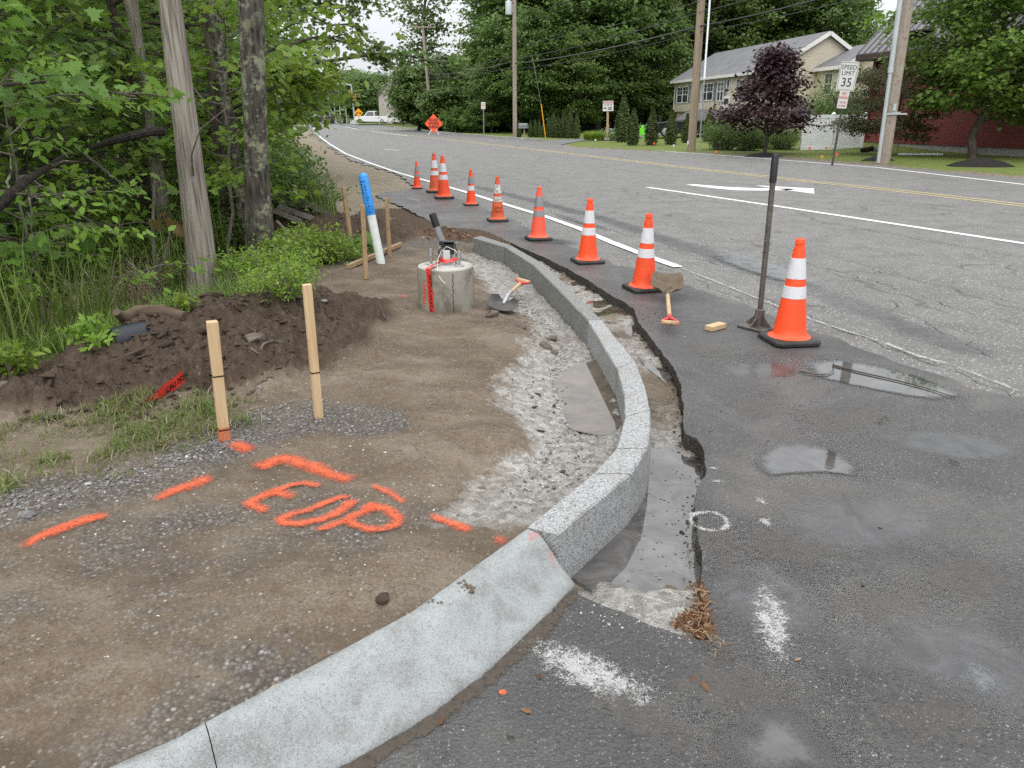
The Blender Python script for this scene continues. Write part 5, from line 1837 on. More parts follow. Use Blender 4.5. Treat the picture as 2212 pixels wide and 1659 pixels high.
# ------------------------------------------------------------------ leaves
LEAF = {}
_mp = [(0, 0), (.10, .10), (.42, .02), (.36, .20), (.50, .42), (.30, .42), (.34, .62), (.16, .56), (0, 1.0)]
_mo = _mp + [(-x, y) for x, y in _mp[-2:0:-1]]
LEAF['maple'] = np.array([(x, y - .15, -0.30 * abs(x) ** 1.3 - .12 * (y - .3) ** 2) for x, y in _mo])
LEAF['oval'] = np.array([(0, 0, 0), (.20, .28, -.05), (.17, .66, -.06), (0, 1.0, -.14), (-.17, .66, -.06), (-.20, .28, -.05)])
LEAF['quad'] = np.array([(0, -.1, 0), (.42, .42, -.06), (0, 1.0, -.08), (-.42, .42, -.06)])
LEAF['lance'] = np.array([(0, 0, 0), (.10, .30, -.02), (0, 1.0, -.16), (-.10, .30, -.02)])


def frames(n, r_, up=1.0, spread=.7, out=None, wout=0.0, droop=0.0):
    """random leaf frames: normals mostly up, some outward"""
    N = r_.normal(0, spread, (n, 3)); N[:, 2] += up
    if out is not None:
        N += out * wout
    N /= np.linalg.norm(N, axis=1, keepdims=True)
    T_ = r_.normal(0, 1, (n, 3))
    if out is not None:
        T_ = T_ * .8 + out * .8
    T_[:, 2] -= droop
    T_ -= N * (T_ * N).sum(1, keepdims=True)
    T_ /= np.maximum(np.linalg.norm(T_, axis=1, keepdims=True), 1e-6)
    B = np.cross(T_, N)
    return B, T_, N


def leaves(name, P, size, shape, mat, parent=None, r_=rng, up=1.0, spread=.7, out=None, wout=0.0, droop=.3, svar=.35, tone=None):
    P = np.asarray(P)
    n = len(P); S = LEAF[shape]; k = len(S)
    B, T_, N = frames(n, r_, up, spread, out, wout, droop)
    sz = size * (1 + r_.uniform(-svar, svar, n))
    V = P[:, None, :] + sz[:, None, None] * (S[None, :, 0:1] * B[:, None, :] + S[None, :, 1:2] * T_[:, None, :] + S[None, :, 2:3] * N[:, None, :])
    F = np.arange(n * k).reshape(n, k)
    rn = r_.random(n)
    if tone is not None:
        rn = np.clip(rn * .55 + tone * .45, 0, 1)
    return np_mesh(name, V.reshape(-1, 3), F, mat, parent, False, rn, k)


def curve(p0, p1, sag, n=8, wob=.0, r_=random):
    p0, p1 = Vector(p0), Vector(p1); L = (p1 - p0).length; out = []
    for i in range(n):
        t = i / (n - 1)
        p = p0.lerp(p1, t); p.z += sag * L * 4 * t * (1 - t)
        if 0 < i < n - 1:
            p += Vector((r_.gauss(0, wob), r_.gauss(0, wob), r_.gauss(0, wob))) * L
        out.append(p)
    return out


def tree(name, loc, label, cat, seed, H, r0, cb, cr, nl, sub, per, lsize, shape, mleaf, mbark, group=None, lean=(0, 0), profile='round', droop=.0, flat=.5, clump=.6, shell=.0, trunk_top=.92, lowz=None):
    """trunk and limbs as one mesh, foliage as another: clusters of leaves round the tips of every side branch"""
    rr = random.Random(seed); rn = np.random.default_rng(seed)
    t = thing(name, loc, label, cat, group)
    tk = MB()
    tp = []
    n = 9
    for i in range(n):
        q = i / (n - 1)
        tp.append(Vector((lean[0] * q * H + rr.gauss(0, .012) * H * (q > 0), lean[1] * q * H + rr.gauss(0, .012) * H * (q > 0), -.25 + (H * trunk_top + .25) * q)))
    rad = [r0 * (1.35 if i == 0 else 1) * (1 - .82 * i / (n - 1)) for i in range(n)]
    tk.tube(tp, rad, 10)

    def on_trunk(z):
        q = (z + .25) / (H * trunk_top + .25) * (n - 1)
        k = max(0, min(n - 2, int(q)))
        return tp[k].lerp(tp[k + 1], q - k), rad[k]
    C = []; Wt = []; O = []; tone = []
    for i in range(nl):
        u = (i + rr.random()) / nl
        zb = cb + (H * .95 - cb) * u
        if profile == 'round':
            R_ = cr * (0.35 + 1.0 * math.sin(math.pi * min(1, .12 + .86 * u))) / 1.2
        elif profile == 'vase':
            R_ = cr * (.45 + .65 * u if u < .8 else 1.0 - 2.2 * (u - .8))
        elif profile == 'cone':
            R_ = cr * (1.05 - .9 * u)
        else:
            R_ = cr * (0.8 + .4 * rr.random())
        R_ *= rr.uniform(.7, 1.12)
        a = i * 2.399 + rr.uniform(-.5, .5)
        p0, pr_ = on_trunk(zb * (.86 if profile != 'flat' else 1))
        rise = rr.uniform(.05, .45) * R_ - droop * R_
        p1 = p0 + Vector((math.cos(a) * R_, math.sin(a) * R_, rise + (zb * .14 if profile != 'flat' else 0)))
        cv = curve(p0, p1, .06 - droop * .1, 6, .035, rr)
        tk.tube(cv, [pr_ * .42 * (1 - .85 * j / 5) + .004 for j in range(6)], 6, False)
        for j in range(sub):
            f = .35 + .65 * (j + rr.random()) / sub
            k = min(4, int(f * 5)); q = cv[k].lerp(cv[k + 1], f * 5 - k)
            sl_ = R_ * .42 * rr.uniform(.4, 1.0) * (1.15 - .5 * f)
            sd = rr.choice((-1, 1))
            b = a + sd * rr.uniform(.3, 1.2)
            e = q + Vector((math.cos(b) * sl_, math.sin(b) * sl_, rr.uniform(-.15, .35) * sl_ - droop * sl_))
            if sl_ > .25:
                tk.tube([q, (q + e) / 2 + Vector((0, 0, .04 * sl_)), e], [pr_ * .10 + .003, pr_ * .07 + .002, .002], 4, False)
            if lowz is not None and e.z < lowz:
                continue
            m_ = max(2, int(per * rr.uniform(.5, 1.4)))
            g = rn.normal(0, 1, (m_, 3)) * clump * np.array([1, 1, flat])
            along = rn.random((m_, 1))
            c = np.array(q)[None] * (1 - along) + np.array(e)[None] * along
            pts = c * .8 + np.array(e)[None] * .2 + g
            C.append(pts)
            oc = np.array([math.cos(b), math.sin(b), .25])
            O.append(np.repeat(oc[None], m_, 0)); tone.append(np.full(m_, rr.random()))
    tk.build('trunk', mbark, t, True)
    C = np.vstack(C); O = np.vstack(O)
    leaves('crown', C, lsize, shape, mleaf, t, rn, 1.0, .55, O, .55, .35 + droop, .35, np.concatenate(tone))
    return t


# ------------------------------------------------------------------ the trunks by the soil heap
def trunk_px(name, label, cat, foot, edges, mat, seed, n=20, flare=1.25, below=.3, sink=0.0, sides=18, top_extra=3.0, group=None, ridge=.022):
    """standing trunk from its left and right outline; the part above the frame goes on straight"""
    B = DG(*foot)
    t = thing(name, B, label, cat, group)
    pts = []; rads = []
    for (y, xl, xr_) in edges:
        a = AT(xl, y, B.y); b = AT(xr_, y, B.y)
        pts.append((a + b) / 2 - B); rads.append((b - a).length / 2)
    pts, rads = pts[::-1], rads[::-1]          # from the ground up
    d = (pts[-1] - pts[-2]).normalized()
    pts.append(pts[-1] + d * top_extra); rads.append(rads[-1] * .75)
    pts.insert(0, pts[0] + Vector((0, 0, -below - max(0, pts[0].z)))); rads.insert(0, rads[0] * flare)
    # resample
    P = []; Rr = []
    for k in range(len(pts) - 1):
        m_ = max(2, int((pts[k + 1] - pts[k]).length / .10))
        for i in range(m_):
            P.append(pts[k].lerp(pts[k + 1], i / m_)); Rr.append(rads[k] + (rads[k + 1] - rads[k]) * i / m_)
    P.append(pts[-1]); Rr.append(rads[-1])
    V = []; fs = []
    for i, (p, r_) in enumerate(zip(P, Rr)):
        for j in range(sides):
            a = 2 * math.pi * j / sides
            k = 1 + ridge * float(fbm(np.array([a * 2.2 + seed]), np.array([p.z * .9]), seed, 3)[0]) + ridge * .5 * math.sin(3 * a + seed + p.z)
            V.append(p + Vector((math.cos(a), math.sin(a), 0)) * r_ * k)
    for i in range(len(P) - 1):
        for j in range(sides):
            a = i * sides + j; b = i * sides + (j + 1) % sides
            fs.append((a, b, b + sides, a + sides))
    fs.append(tuple((len(P) - 1) * sides + j for j in range(sides)))
    b = MB().add(V, fs)
    b.build('trunk', mat, t, True, auto=1.2)
    return t, B, P


td, TB, TPt = trunk_px('dead_tree', 'thick bare grey dead trunk without bark, nearest to the soil heap', 'dead tree', (440, 632), [(0, 343, 389), (137, 358, 408), (273, 376, 427), (410, 390, 445), (500, 399, 458), (566, 405, 466), (622, 406, 473)], M['bark_grey'], 3)
tb_ = MB()
tb_.tube([Vector((.10, -.10, 1.1)), Vector((.16, -.22, 1.28)), Vector((.30, -.30, 1.5)), Vector((.55, -.25, 1.68))], [.012, .009, .006, .003], 6)
tb_.build('twig', M['bark_stem'], td, True)
trunk_px('dead_tree', 'thin grey dead trunk leaning behind the thick bare one', 'dead tree', (378, 600), [(0, 268, 297), (68, 282, 305), (171, 304, 322), (300, 315, 342), (410, 326, 359), (500, 345, 376), (566, 355, 390), (595, 360, 395)], M['bark_grey'], 5, sides=12)
td2, TB2, _ = trunk_px('lichen_tree', 'dark rough trunk with pale green lichen beside the green bushes', 'tree', (563, 583), [(0, 515, 569), (137, 521, 573), (273, 527, 577), (410, 530, 583), (500, 531, 590), (566, 533, 595), (582, 532, 597)], M['bark_dark'], 7, flare=1.3, top_extra=5)
trunk_px('lichen_tree', 'slim dark leaning trunk behind the lichen covered one', 'tree', (548, 520), [(30, 449, 475), (100, 458, 484), (180, 470, 494), (273, 485, 510), (400, 506, 530), (470, 515, 540), (510, 522, 552)], M['bark_dark'], 9, sides=12, top_extra=4)
for k, (foot, path, r_, lab) in enumerate([((340, 655), [(340, 652), (336, 610), (334, 560), (330, 500), (332, 440), (334, 390)], .022, 'thin grey sapling stem standing in front of the thin dead trunk'),
                                        ((322, 668), [(322, 664), (330, 630), (342, 590), (355, 560), (366, 510), (372, 488)], .017, 'slanting thin grey stem with a tuft of reddish leaves')]):
    B = DG(*foot)
    t = thing('sapling', B, lab, 'sapling')
    pts = [AT(x, y, B.y) - B for x, y in path]
    pts[0].z -= .2
    MB().tube(pts, [r_ * (1 - .5 * i / (len(pts) - 1)) for i in range(len(pts))], 8).build('stem', M['bark_stem'], t, True)
    if k == 1:
        P = np.array(pts[-1])[None] + rng.normal(0, 1, (9, 3)) * np.array([.09, .05, .05])
        leaves('foliage', P, .12, 'maple', M['oak_red'], t, rng, .6, .5, None, 0, .9)
    else:
        P = np.array(pts[-1])[None] + rng.normal(0, 1, (16, 3)) * np.array([.16, .12, .10])
        leaves('foliage', P, .12, 'maple', M['maple'], t, rng, .8, .5, None, 0, .6)
# broken stump
sb = DG(500, 628)
st_ = thing('stump', sb, 'splintered grey stump remains at the foot of the thick dead trunk', 'stump')
m_ = MB()
for k in range(13):
    a = random.uniform(0, 6.28); r_ = random.uniform(.02, .15)
    b0 = Vector((math.cos(a) * r_ * 1.3, math.sin(a) * r_, -.1))
    tip = b0 + Vector((random.uniform(-.10, .06), random.uniform(-.05, .05), random.uniform(.16, .36)))
    m_.tube([b0, b0.lerp(tip, .55) + Vector((random.uniform(-.02, .02), 0, 0)), tip], [random.uniform(.03, .05), random.uniform(.018, .032), .006], 6)
m_.build('wood', M['grey_wood'], st_, False)
# rotten log and black pipe behind the heap
lg = [DG(258, 712) + Vector((0, .0, .10)), AT(268, 688, DG(262, 712).y + .1), AT(300, 674, DG(300, 712).y + .2), AT(350, 672, DG(340, 712).y + .2), AT(400, 684, DG(380, 712).y + .1)]
o = MB().tube(lg, [.022, .040, .044, .040, .030], 12).build('fallen_log', M['log_wood'], None, True)
T(o, 'curved rotten log lying over the black plastic pipe', 'log')
c0 = DG(235, 735); yb = c0.y
pp = [AT(245, 742, yb), AT(275, 735, yb + .05), AT(305, 728, yb + .12), AT(380, 714, yb + .4)]
m_ = MB(); q = []
for k in range(40):
    t = k / 39 * 3; i = min(2, int(t)); q.append(pp[i].lerp(pp[i + 1], t - i))
m_.tube(q, [.088 + .002 * (k % 2) for k in range(40)], 20)
T(m_.build('culvert_pipe', M['navy_pipe'], None, True), 'black plastic drain pipe poking out behind the soil heap', 'pipe')
# broken pallet
pA, pB = DG(596, 462), DG(742, 500)
pl = thing('pallet', (0, 0, 0), 'broken grey wooden pallet half buried in dark soil', 'pallet')
for k, (a, b, dy, w_, h_) in enumerate([((590, 428), (720, 472), .55, .10, .025), ((632, 422), (800, 505), .75, .025, .09), ((600, 446), (690, 478), .25, .10, .022), ((655, 437), (770, 492), .50, .10, .022), ((592, 455), (650, 480), .05, .09, .022), ((720, 468), (800, 510), .4, .09, .022)]):
    Y0 = 9.6 + dy; Y1 = 9.55 + dy
    p0, p1 = AT(a[0], a[1], Y0), AT(b[0], b[1], Y1)
    d_ = p1 - p0
    Mx = rotM(d_, (0, -.5, .85) if h_ < .05 else (0, -.8, .5), (p0 + p1) / 2)
    MB().box((0, 0, 0), (d_.length, w_, h_), Mx).build('plank', M['grey_wood'], pl, False, .003, 1)
for a, dy in (((612, 440), .45), ((655, 440), .5), ((700, 470), .5)):
    p = AT(a[0], a[1], 9.6 + dy)
    MB().box(p, (.09, .09, .10)).build('block', M['grey_wood'], pl)


def twig(label, pts, r_, mat='bark_stem', name='twig'):
    return T(MB().tube(pts, [r_ * (1 - .6 * i / (len(pts) - 1)) for i in range(len(pts))], 6).build(name, M[mat], None, True), label, 'twig')


u3 = Vector((0, 0, .012))
twig('pale crooked root lying on the soil heap between the two nearest stakes', [DG(545, 768) + u3 * 3, DG(560, 778) + u3 * 3, DG(572, 765) + u3 * 4, DG(590, 756) + u3 * 4, DG(612, 752) + u3 * 3], .009)
twig('thin dark twig stuck upright in the earth left of the concrete base', [DG(832, 690), DG(826, 683) + Vector((0, 0, .04)), DG(820, 672) + Vector((-.01, 0, .10))], .006, 'bark')
twig('dark twig lying at the foot of the soil heap above the caution tape', [DG(435, 832) + u3 * 4, DG(428, 810) + u3 * 4, DG(418, 790) + u3 * 4], .006, 'bark')
twig('fallen grey stick lying below the green bushes beside the pallet', [AT(598, 478, 8.6), AT(640, 520, 8.4), AT(668, 560, 8.2)], .016)
twig('black bent twig at the edge of the puddle with twigs', [D(1726, 806) + u3, D(1760, 812) + u3, D(1790, 812) + u3, D(1802, 802) + u3 * 2, D(1799, 791) + u3 * 2], .005, 'bark')
twig('long dark twig lying across the puddle in front of the nearest cone', [D(1798, 792) + u3, D(1850, 806) + u3, D(1930, 824) + u3, D(2000, 842) + u3, D(2062, 862) + u3], .006, 'bark')
twig('small dark twig on the asphalt right of the small puddle', [D(1898, 918) + u3, D(1908, 908) + u3 * 2, D(1920, 913) + u3], .005, 'bark')
twig('small dark twig on the far right asphalt', [D(2050, 996) + u3, D(2065, 1002) + u3, D(2072, 1006) + u3], .005, 'bark')
twig('fallen white birch limb leaning behind the left maple leaves', [AT(180, 330, 9.5), AT(235, 375, 9.2), AT(300, 425, 9.0)], .022)
# dark broken bough at the left edge
bb = [AT(-30, 470, 5.2), AT(25, 418, 5.3), AT(60, 388, 5.5), AT(105, 360, 5.8), AT(150, 330, 6.3)]
o = thing('fallen_bough', (0, 0, 0), 'dark mossy broken bough slanting up at the left edge', 'bough')
MB().tube(bb, [.040, .034, .028, .024, .015], 10).build('limb', M['bark_black'], o, True)
for s_, e, g in ((1, (112, 445), 5.2), (2, (70, 520), 5.3), (3, (190, 352), 6.0), (1, (20, 330), 5.6)):
    p = bb[s_]; q = AT(e[0], e[1], g)
    MB().tube(curve(p, q, .08, 6, .03), [.012, .010, .008, .006, .004, .003], 5, False).build('twig', M['bark_dark'], o, True)
bb = [AT(195, 320, 8.0), AT(230, 308, 8.0), AT(280, 295, 8.0), AT(320, 285, 8.2), AT(352, 284, 8.4)]
o = MB().tube(bb, [.02, .035, .042, .045, .05], 8).build('fallen_bough', M['bark_black'], None, True)
T(o, 'mossy horizontal bough lodged behind the thin dead trunk', 'bough')

# ------------------------------------------------------------------ woods on the left
MAP = [(-5.2, 5.3, 5.2, 'forked maple with the lowest broad leaves, nearest the camera on the left'), (-5.9, 9.4, 6.2, 'leafy maple standing left of the thin dead trunk'),
       (-7.4, 7.2, 6.5, 'broad maple behind the nearest left maple')]
t1 = tree('maple_tree', (MAP[0][0], MAP[0][1], gz(*MAP[0][:2])), MAP[0][3], 'tree', 11, 6.0, .075, .75, 2.15, 40, 6, 16, .125, 'maple', M['maple'], M['bark'], 'maples in the left woods', (0, 0), 'flat', .18, .45, .17)
for k, (x, y, h, lab) in enumerate(MAP[1:]):
    dup(t1, (x, y, gz(x, y)), 1.3 + 2.1 * k, lab, h / 6.0)
t2 = tree('maple_tree', (-5.6, 11.6, gz(-5.6, 11.6)), 'maple behind the thick dead trunk, in the middle of the left woods', 'tree', 12, 8, .11, 0.9, 2.7, 46, 6, 17, .135, 'maple', M['maple'], M['bark'], 'maples in the left woods', (0.02, 0), 'flat', .15, .5, .24)
LAB2 = 'leafy maple deep in the left woods'
for k, (x, y, s_) in enumerate([(-9.5, 10, 1.1), (-8.3, 14.5, 1.15), (-12.5, 13, 1.3), (-11, 18, 1.25), (-15.5, 17, 1.4), (-7.7, 19.5, 1.1), (-13, 24, 1.4), (-18, 23, 1.5), (-10.2, 26, 1.25)]):
    dup(t2, (x, y, gz(x, y)), k * 1.9, LAB2, s_, 'maples deep in the left woods')
tb1 = tree('beech_sapling', (-4.05, 6.2, gz(-4.05, 6.2)), 'young beech with bright yellow green oval leaves over the tall grass', 'sapling', 13, 2.4, .022, .5, 1.0, 20, 5, 12, .085, 'oval', M['bright'], M['bark_stem'], 'bright saplings in the left woods', (.03, 0), 'flat', .22, .35, .09)
dup(tb1, (-5.2, 10.4, gz(-5.2, 10.4)), 2.0, 'bright young beech behind the thick dead trunk', 1.1)
dup(tb1, (-4.1, 10.9, gz(-4.1, 10.9)), 4.0, 'bright young beech between the dead trunk and the lichen trunk', 1.0)
tb2 = tree('maple_sapling', (-3.55, 9.4, gz(-3.55, 9.4)), 'bright maple sapling right behind the lichen covered trunk', 'sapling', 14, 3.4, .025, .7, 1.0, 22, 5, 11, .10, 'maple', M['bright'], M['bark_stem'], 'bright saplings in the left woods', (.08, 0), 'flat', .05, .4, .13)
for k, (x, y, s_, lab) in enumerate([(-4.4, 11.5, 1.2, 'bright maple sapling behind the pallet'), (-5.3, 14.5, 1.3, 'bright maple sapling beyond the pallet in the roadside green'), (-4.2, 12.8, .8, 'small bright maple sapling low beside the slim dark trunk'), (-6.4, 9.0, 1.1, 'bright maple sapling among the left maples')]):
    dup(tb2, (x, y, gz(x, y)), 1.1 + k * 1.7, lab, s_)
# roadside trees along the verge, each with its crown over the shoulder
tv = tree('roadside_tree', (-7.7, 17.5, gz(-7.7, 17.5)), 'nearest roadside tree beyond the bushes, dense and dark', 'tree', 15, 8.5, .12, .8, 2.3, 44, 6, 26, .15, 'oval', M['forest2'], M['bark'], 'trees along the left verge', (.02, -.01), 'round', .05, .55, .32)
for k, (x, y, s_, lab) in enumerate([(-10.2, 23.5, 1.0, 'second roadside tree along the left verge, counted from the camera'), (-12.8, 29, 1.05, 'third roadside tree along the left verge, counted from the camera'), (-15.2, 36, 1.1, 'fourth roadside tree along the left verge, counted from the camera'), (-17.5, 45, 1.2, 'fifth roadside tree along the left verge, counted from the camera'), (-22, 57, 1.3, 'sixth roadside tree along the left verge, counted from the camera'), (-28, 72, 1.4, 'seventh roadside tree along the left verge, counted from the camera'), (-36, 92, 1.6, 'farthest roadside tree at the end of the left verge')]):
    dup(tv, (x, y, gz(x, y)), k * 1.3 + .4, lab, s_)
for k, (x, y, s_) in enumerate([(-14, 28, 1.5), (-18.5, 31, 1.6), (-23, 40, 1.8), (-17.5, 38, 1.6), (-29, 52, 2.0), (-22, 30, 1.7), (-38, 70, 2.2), (-14, 22.5, 1.3), (-31, 38, 2.0), (-26, 30, 1.9), (-21, 24, 1.6)]):
    dup(tv, (x, y, gz(x, y)), k * 1.1, 'tall tree at the back of the left woods', s_, 'trees at the back of the left woods')


def bough_tree(name, loc, label, seed, paths, lsize, shape, mat, H, r0, spread=.35, dens=26, sub=9, droop=.5, sag=.05):
    """roadside tree whose long boughs reach out over the road: paths give each bough's course in space"""
    rr = random.Random(seed); rn = np.random.default_rng(seed)
    t = thing(name, loc, label, 'tree')
    L = Vector(loc)
    tk = MB()
    tk.tube([Vector((0, 0, -.3)), Vector((.1, 0, H * .35)), Vector((.15, .1, H * .7)), Vector((.2, 0, H))], [r0 * 1.2, r0 * .9, r0 * .6, r0 * .15], 10)
    C = []; tone = []
    for a, b in paths:
        a, b = Vector(a), Vector(b)
        base = Vector((.1, 0, max(.8, (a.z - L.z) * .85)))
        cv = [base] + [p - L for p in curve(a, b, sag, 7, .02, rr)]
        tk.tube(cv, [r0 * .28] + [r0 * .26 * (1 - .9 * i / 6) + .004 for i in range(7)], 6, False)
        Lb = (b - a).length
        for j in range(sub):
            f = (j + rr.random()) / sub
            q = cv[1 + min(5, int(f * 6))].lerp(cv[2 + min(5, int(f * 6))], f * 6 - min(5, int(f * 6)))
            d = (b - a).normalized(); side = d.cross(Vector((0, 0, 1))).normalized() * rr.choice((-1, 1))
            sl_ = spread * Lb * rr.uniform(.25, .7) * (1.1 - .6 * f)
            e = q + (d * rr.uniform(.3, .9) + side * rr.uniform(.2, .9) + Vector((0, 0, rr.uniform(-.5, .25)))) * sl_
            tk.tube([q, (q + e) / 2, e], [.012, .008, .003], 4, False)
            m_ = int(dens * rr.uniform(.6, 1.3))
            al = rn.random((m_, 1)) ** .8
            C.append(np.array(q)[None] * (1 - al) + np.array(e)[None] * al + rn.normal(0, 1, (m_, 3)) * lsize * np.array([1.0, 1.0, .7]))
            tone.append(np.full(m_, rr.random()))
    tk.build('trunk', M['bark'], t, True)
    leaves('crown', np.vstack(C), lsize, shape, mat, t, rn, .9, .6, None, 0, droop, .3, np.concatenate(tone))
    return t


B1 = [(AT(600, 100, 10.0), AT(770, 84, 10.4)), (AT(600, 150, 9.6), AT(745, 172, 10.0)), (AT(585, 165, 9.6), AT(690, 205, 10)), (AT(590, 190, 9.4), AT(680, 160, 9.8)),
      (AT(585, 215, 10), AT(660, 250, 10.4))]
bough_tree('ash_tree', (-4.0, 10.4, gz(-4.0, 10.4)), 'ash tree whose bright boughs with long leaflets reach out right of the lichen trunk', 31, B1, .15, 'oval', M['bright'], 6, .07, .45, 17, 7, .8)
Yb = 21.0
B2 = [(AT(640, -10, Yb), AT(846, 18, Yb - 1)), (AT(610, 10, Yb), AT(770, 30, Yb - 1)), (AT(600, 22, Yb), AT(835, 108, Yb - 1.5)), (AT(640, 85, Yb), AT(874, 148, Yb - 1)), 
      (AT(600, 120, Yb), AT(720, 140, Yb)), (AT(585, 180, Yb), AT(740, 214, Yb - 2)), (AT(585, 195, Yb), AT(700, 212, Yb - 2)), (AT(600, 160, Yb), AT(690, 190, Yb)), (AT(700, -30, Yb), AT(840, -8, Yb)), (AT(600, 130, Yb), AT(640, 100, Yb)), (AT(800, 118, Yb - 1), AT(1000, 142, Yb - 2)), (AT(590, 230, Yb), AT(660, 262, Yb - 1))]
bough_tree('red_maple', (-7.6, 20.5, gz(-7.6, 20.5)), 'roadside maple with long dark boughs arching over the road against the sky', 32, B2, .13, 'maple', M['forest2'], 9, .16, .34, 34, 9, .5)
# wood closing off the view far behind the left trees: one mass
P = []
for q in range(5200):
    t = q / 5200
    a = 2.0 + 1.25 * rng.random(); d = rng.uniform(34, 70)
    x, y = d * math.cos(a) * 1.0 - 6, d * math.sin(a)
    if x > -14 - max(0, (y - 25)) * .42:
        continue
    P.append((x, y, -.6 + 13 * rng.random() ** .8))
P = np.repeat(np.array(P), 9, 0); P = P + rng.normal(0, .8, P.shape)
struct(leaves('distant_wood', P, .55, 'quad', M['deep'], None, rng, .6, .8), 'stuff')


# ------------------------------------------------------------------ low plants
def bush(name, loc, label, seed, w_, h_, n, lsize, shape, mat, stem=True, cat='bush', group=None, flat=1.0, up=.9):
    rn = np.random.default_rng(seed); rr = random.Random(seed)
    t = thing(name, loc, label, cat, group)
    C = []; sb_ = MB(); tone = []
    ns = max(6, int(n / 42))
    for k in range(ns):
        a = rr.uniform(0, 6.28); r_ = w_ * math.sqrt(rr.random())
        zt = h_ * rr.uniform(.55, 1.05) * (1 - .45 * (r_ / w_) ** 2)
        e = Vector((math.cos(a) * r_, math.sin(a) * r_, zt)); b = Vector((e.x * .35, e.y * .35, -.05))
        sb_.tube([b, b.lerp(e, .5) + Vector((0, 0, .12 * zt)), e], [.008, .006, .002], 4, False)
        m_ = n // ns
        f = rn.random((m_, 1)) ** .55
        mid = np.array(b.lerp(e, .5) + Vector((0, 0, .12 * zt)))
        c = np.array(b)[None] * (1 - f) ** 2 + 2 * f * (1 - f) * mid[None] + f ** 2 * np.array(e)[None]
        C.append(c + rn.normal(0, 1, (m_, 3)) * np.array([.085, .085, .05]) * min(1.6, w_ * 2.2)); tone.append(np.full(m_, rr.random()))
    if stem:
        sb_.build('stems', M['bark_stem'], t, True)
    C = np.vstack(C); C[:, 2] = np.maximum(C[:, 2], .01)
    leaves('foliage', C, lsize, shape, mat, t, rn, up, .6, None, 0, .1, .3, np.concatenate(tone))
    return t


b0 = DG(640, 575)
bs = bush('leafy_shrub', b0, 'bright green low shrub in the middle, right of the lichen trunk', 41, .42, .46, 1350, .050, 'oval', M['bright'])
for k, (px, py, s_, lab) in enumerate([(700, 565, 1.0, 'bright green low shrub touching the narrow board'), (640, 548, .85, 'bright green shrub just below the fallen grey stick'), (610, 610, .95, 'bright green low shrub above the white stone'), (575, 622, .85, 'low green shrub at the foot of the lichen trunk'),
                                      (738, 562, .6, 'small green shrub left of the marker post foot'), (520, 605, .8, 'low green shrub between the stump and the lichen trunk'), (600, 640, .6, 'small pale green shrub at the edge of the soil heap'), (612, 560, .75, 'green shrub against the right side of the lichen trunk')]):
    dup(bs, DG(px, py), k * 1.3 + .5, lab, s_)
bb_ = bush('broad_leaf_plant', DG(760, 545), 'broad leaved green plant behind the thin stake', 43, .30, .28, 46, .19, 'maple', M['maple'])
dup(bb_, DG(715, 548), 2.2, 'broad leaved green plant among the shrubs left of the thin stake', .9)
fg = bush('yellow_green_plant', DG(75, 765), 'bright yellow green leafy plant low in the left grass', 45, .19, .30, 200, .075, 'oval', M['bright'])
for k, (px, py, s_, lab) in enumerate([(205, 752, .75, 'smaller yellow green plant in the grass behind the slab of soil'), (30, 690, .7, 'yellow green plant in the tall grass at the left edge'), (400, 668, .45, 'small yellow green sprout beside the rotten log'), (25, 800, .8, 'low yellow green plant beside the angular rock')]):
    dup(fg, DG(px, py), k * 1.1 + 1, lab, s_)
# undergrowth of the wood and the verge: more bushes, each its own
ub = bush('undergrowth_bush', (-3.2, 10.6, gz(-3.2, 10.6)), 'green bush behind the broken pallet', 47, .9, 1.0, 3600, .075, 'oval', M['forest2'])
VB = [(-3.9, 9.9, .8, 'green bush left of the pallet behind the trunks'), (-4.2, 12.6, 1.1, 'green bush beyond the pallet'), (-4.6, 13.3, 1.3, 'larger green bush beyond the pallet'), (-5.1, 16.0, 1.3, 'green verge bush in front of the nearest roadside tree'), (-6.1, 18.6, 1.4, 'green verge bush beside the nearest roadside tree'),
      (-7.1, 21.5, 1.5, 'green verge bush where the tan shoulder narrows'), (-8.2, 24.5, 1.6, 'green verge bush before the third roadside tree'), (-9.9, 28.5, 1.7, 'green verge bush beside the third roadside tree'), (-12, 33.5, 1.9, 'green verge bush before the fourth roadside tree'), (-15.3, 42, 2.2, 'green verge bush before the fifth roadside tree'), (-20, 54, 2.4, 'green verge bush before the sixth roadside tree'), (-27, 70, 3.0, 'green verge bush at the far end of the verge'),
      (-5.6, 8.4, .9, 'green bush in the grass behind the thin dead trunk'), (-4.9, 10.2, 1.0, 'green bush behind the thick dead trunk'), (-7.4, 10.5, 1.1, 'green bush deep among the left maples'), (-9.0, 8.4, 1.2, 'green bush at the far left of the woods'), (-6.6, 13.4, 1.2, 'green bush in the middle of the left woods')]
for k, (x, y, s_, lab) in enumerate(VB):
    dup(ub, (x, y, gz(x, y)), k * .9, lab, s_)


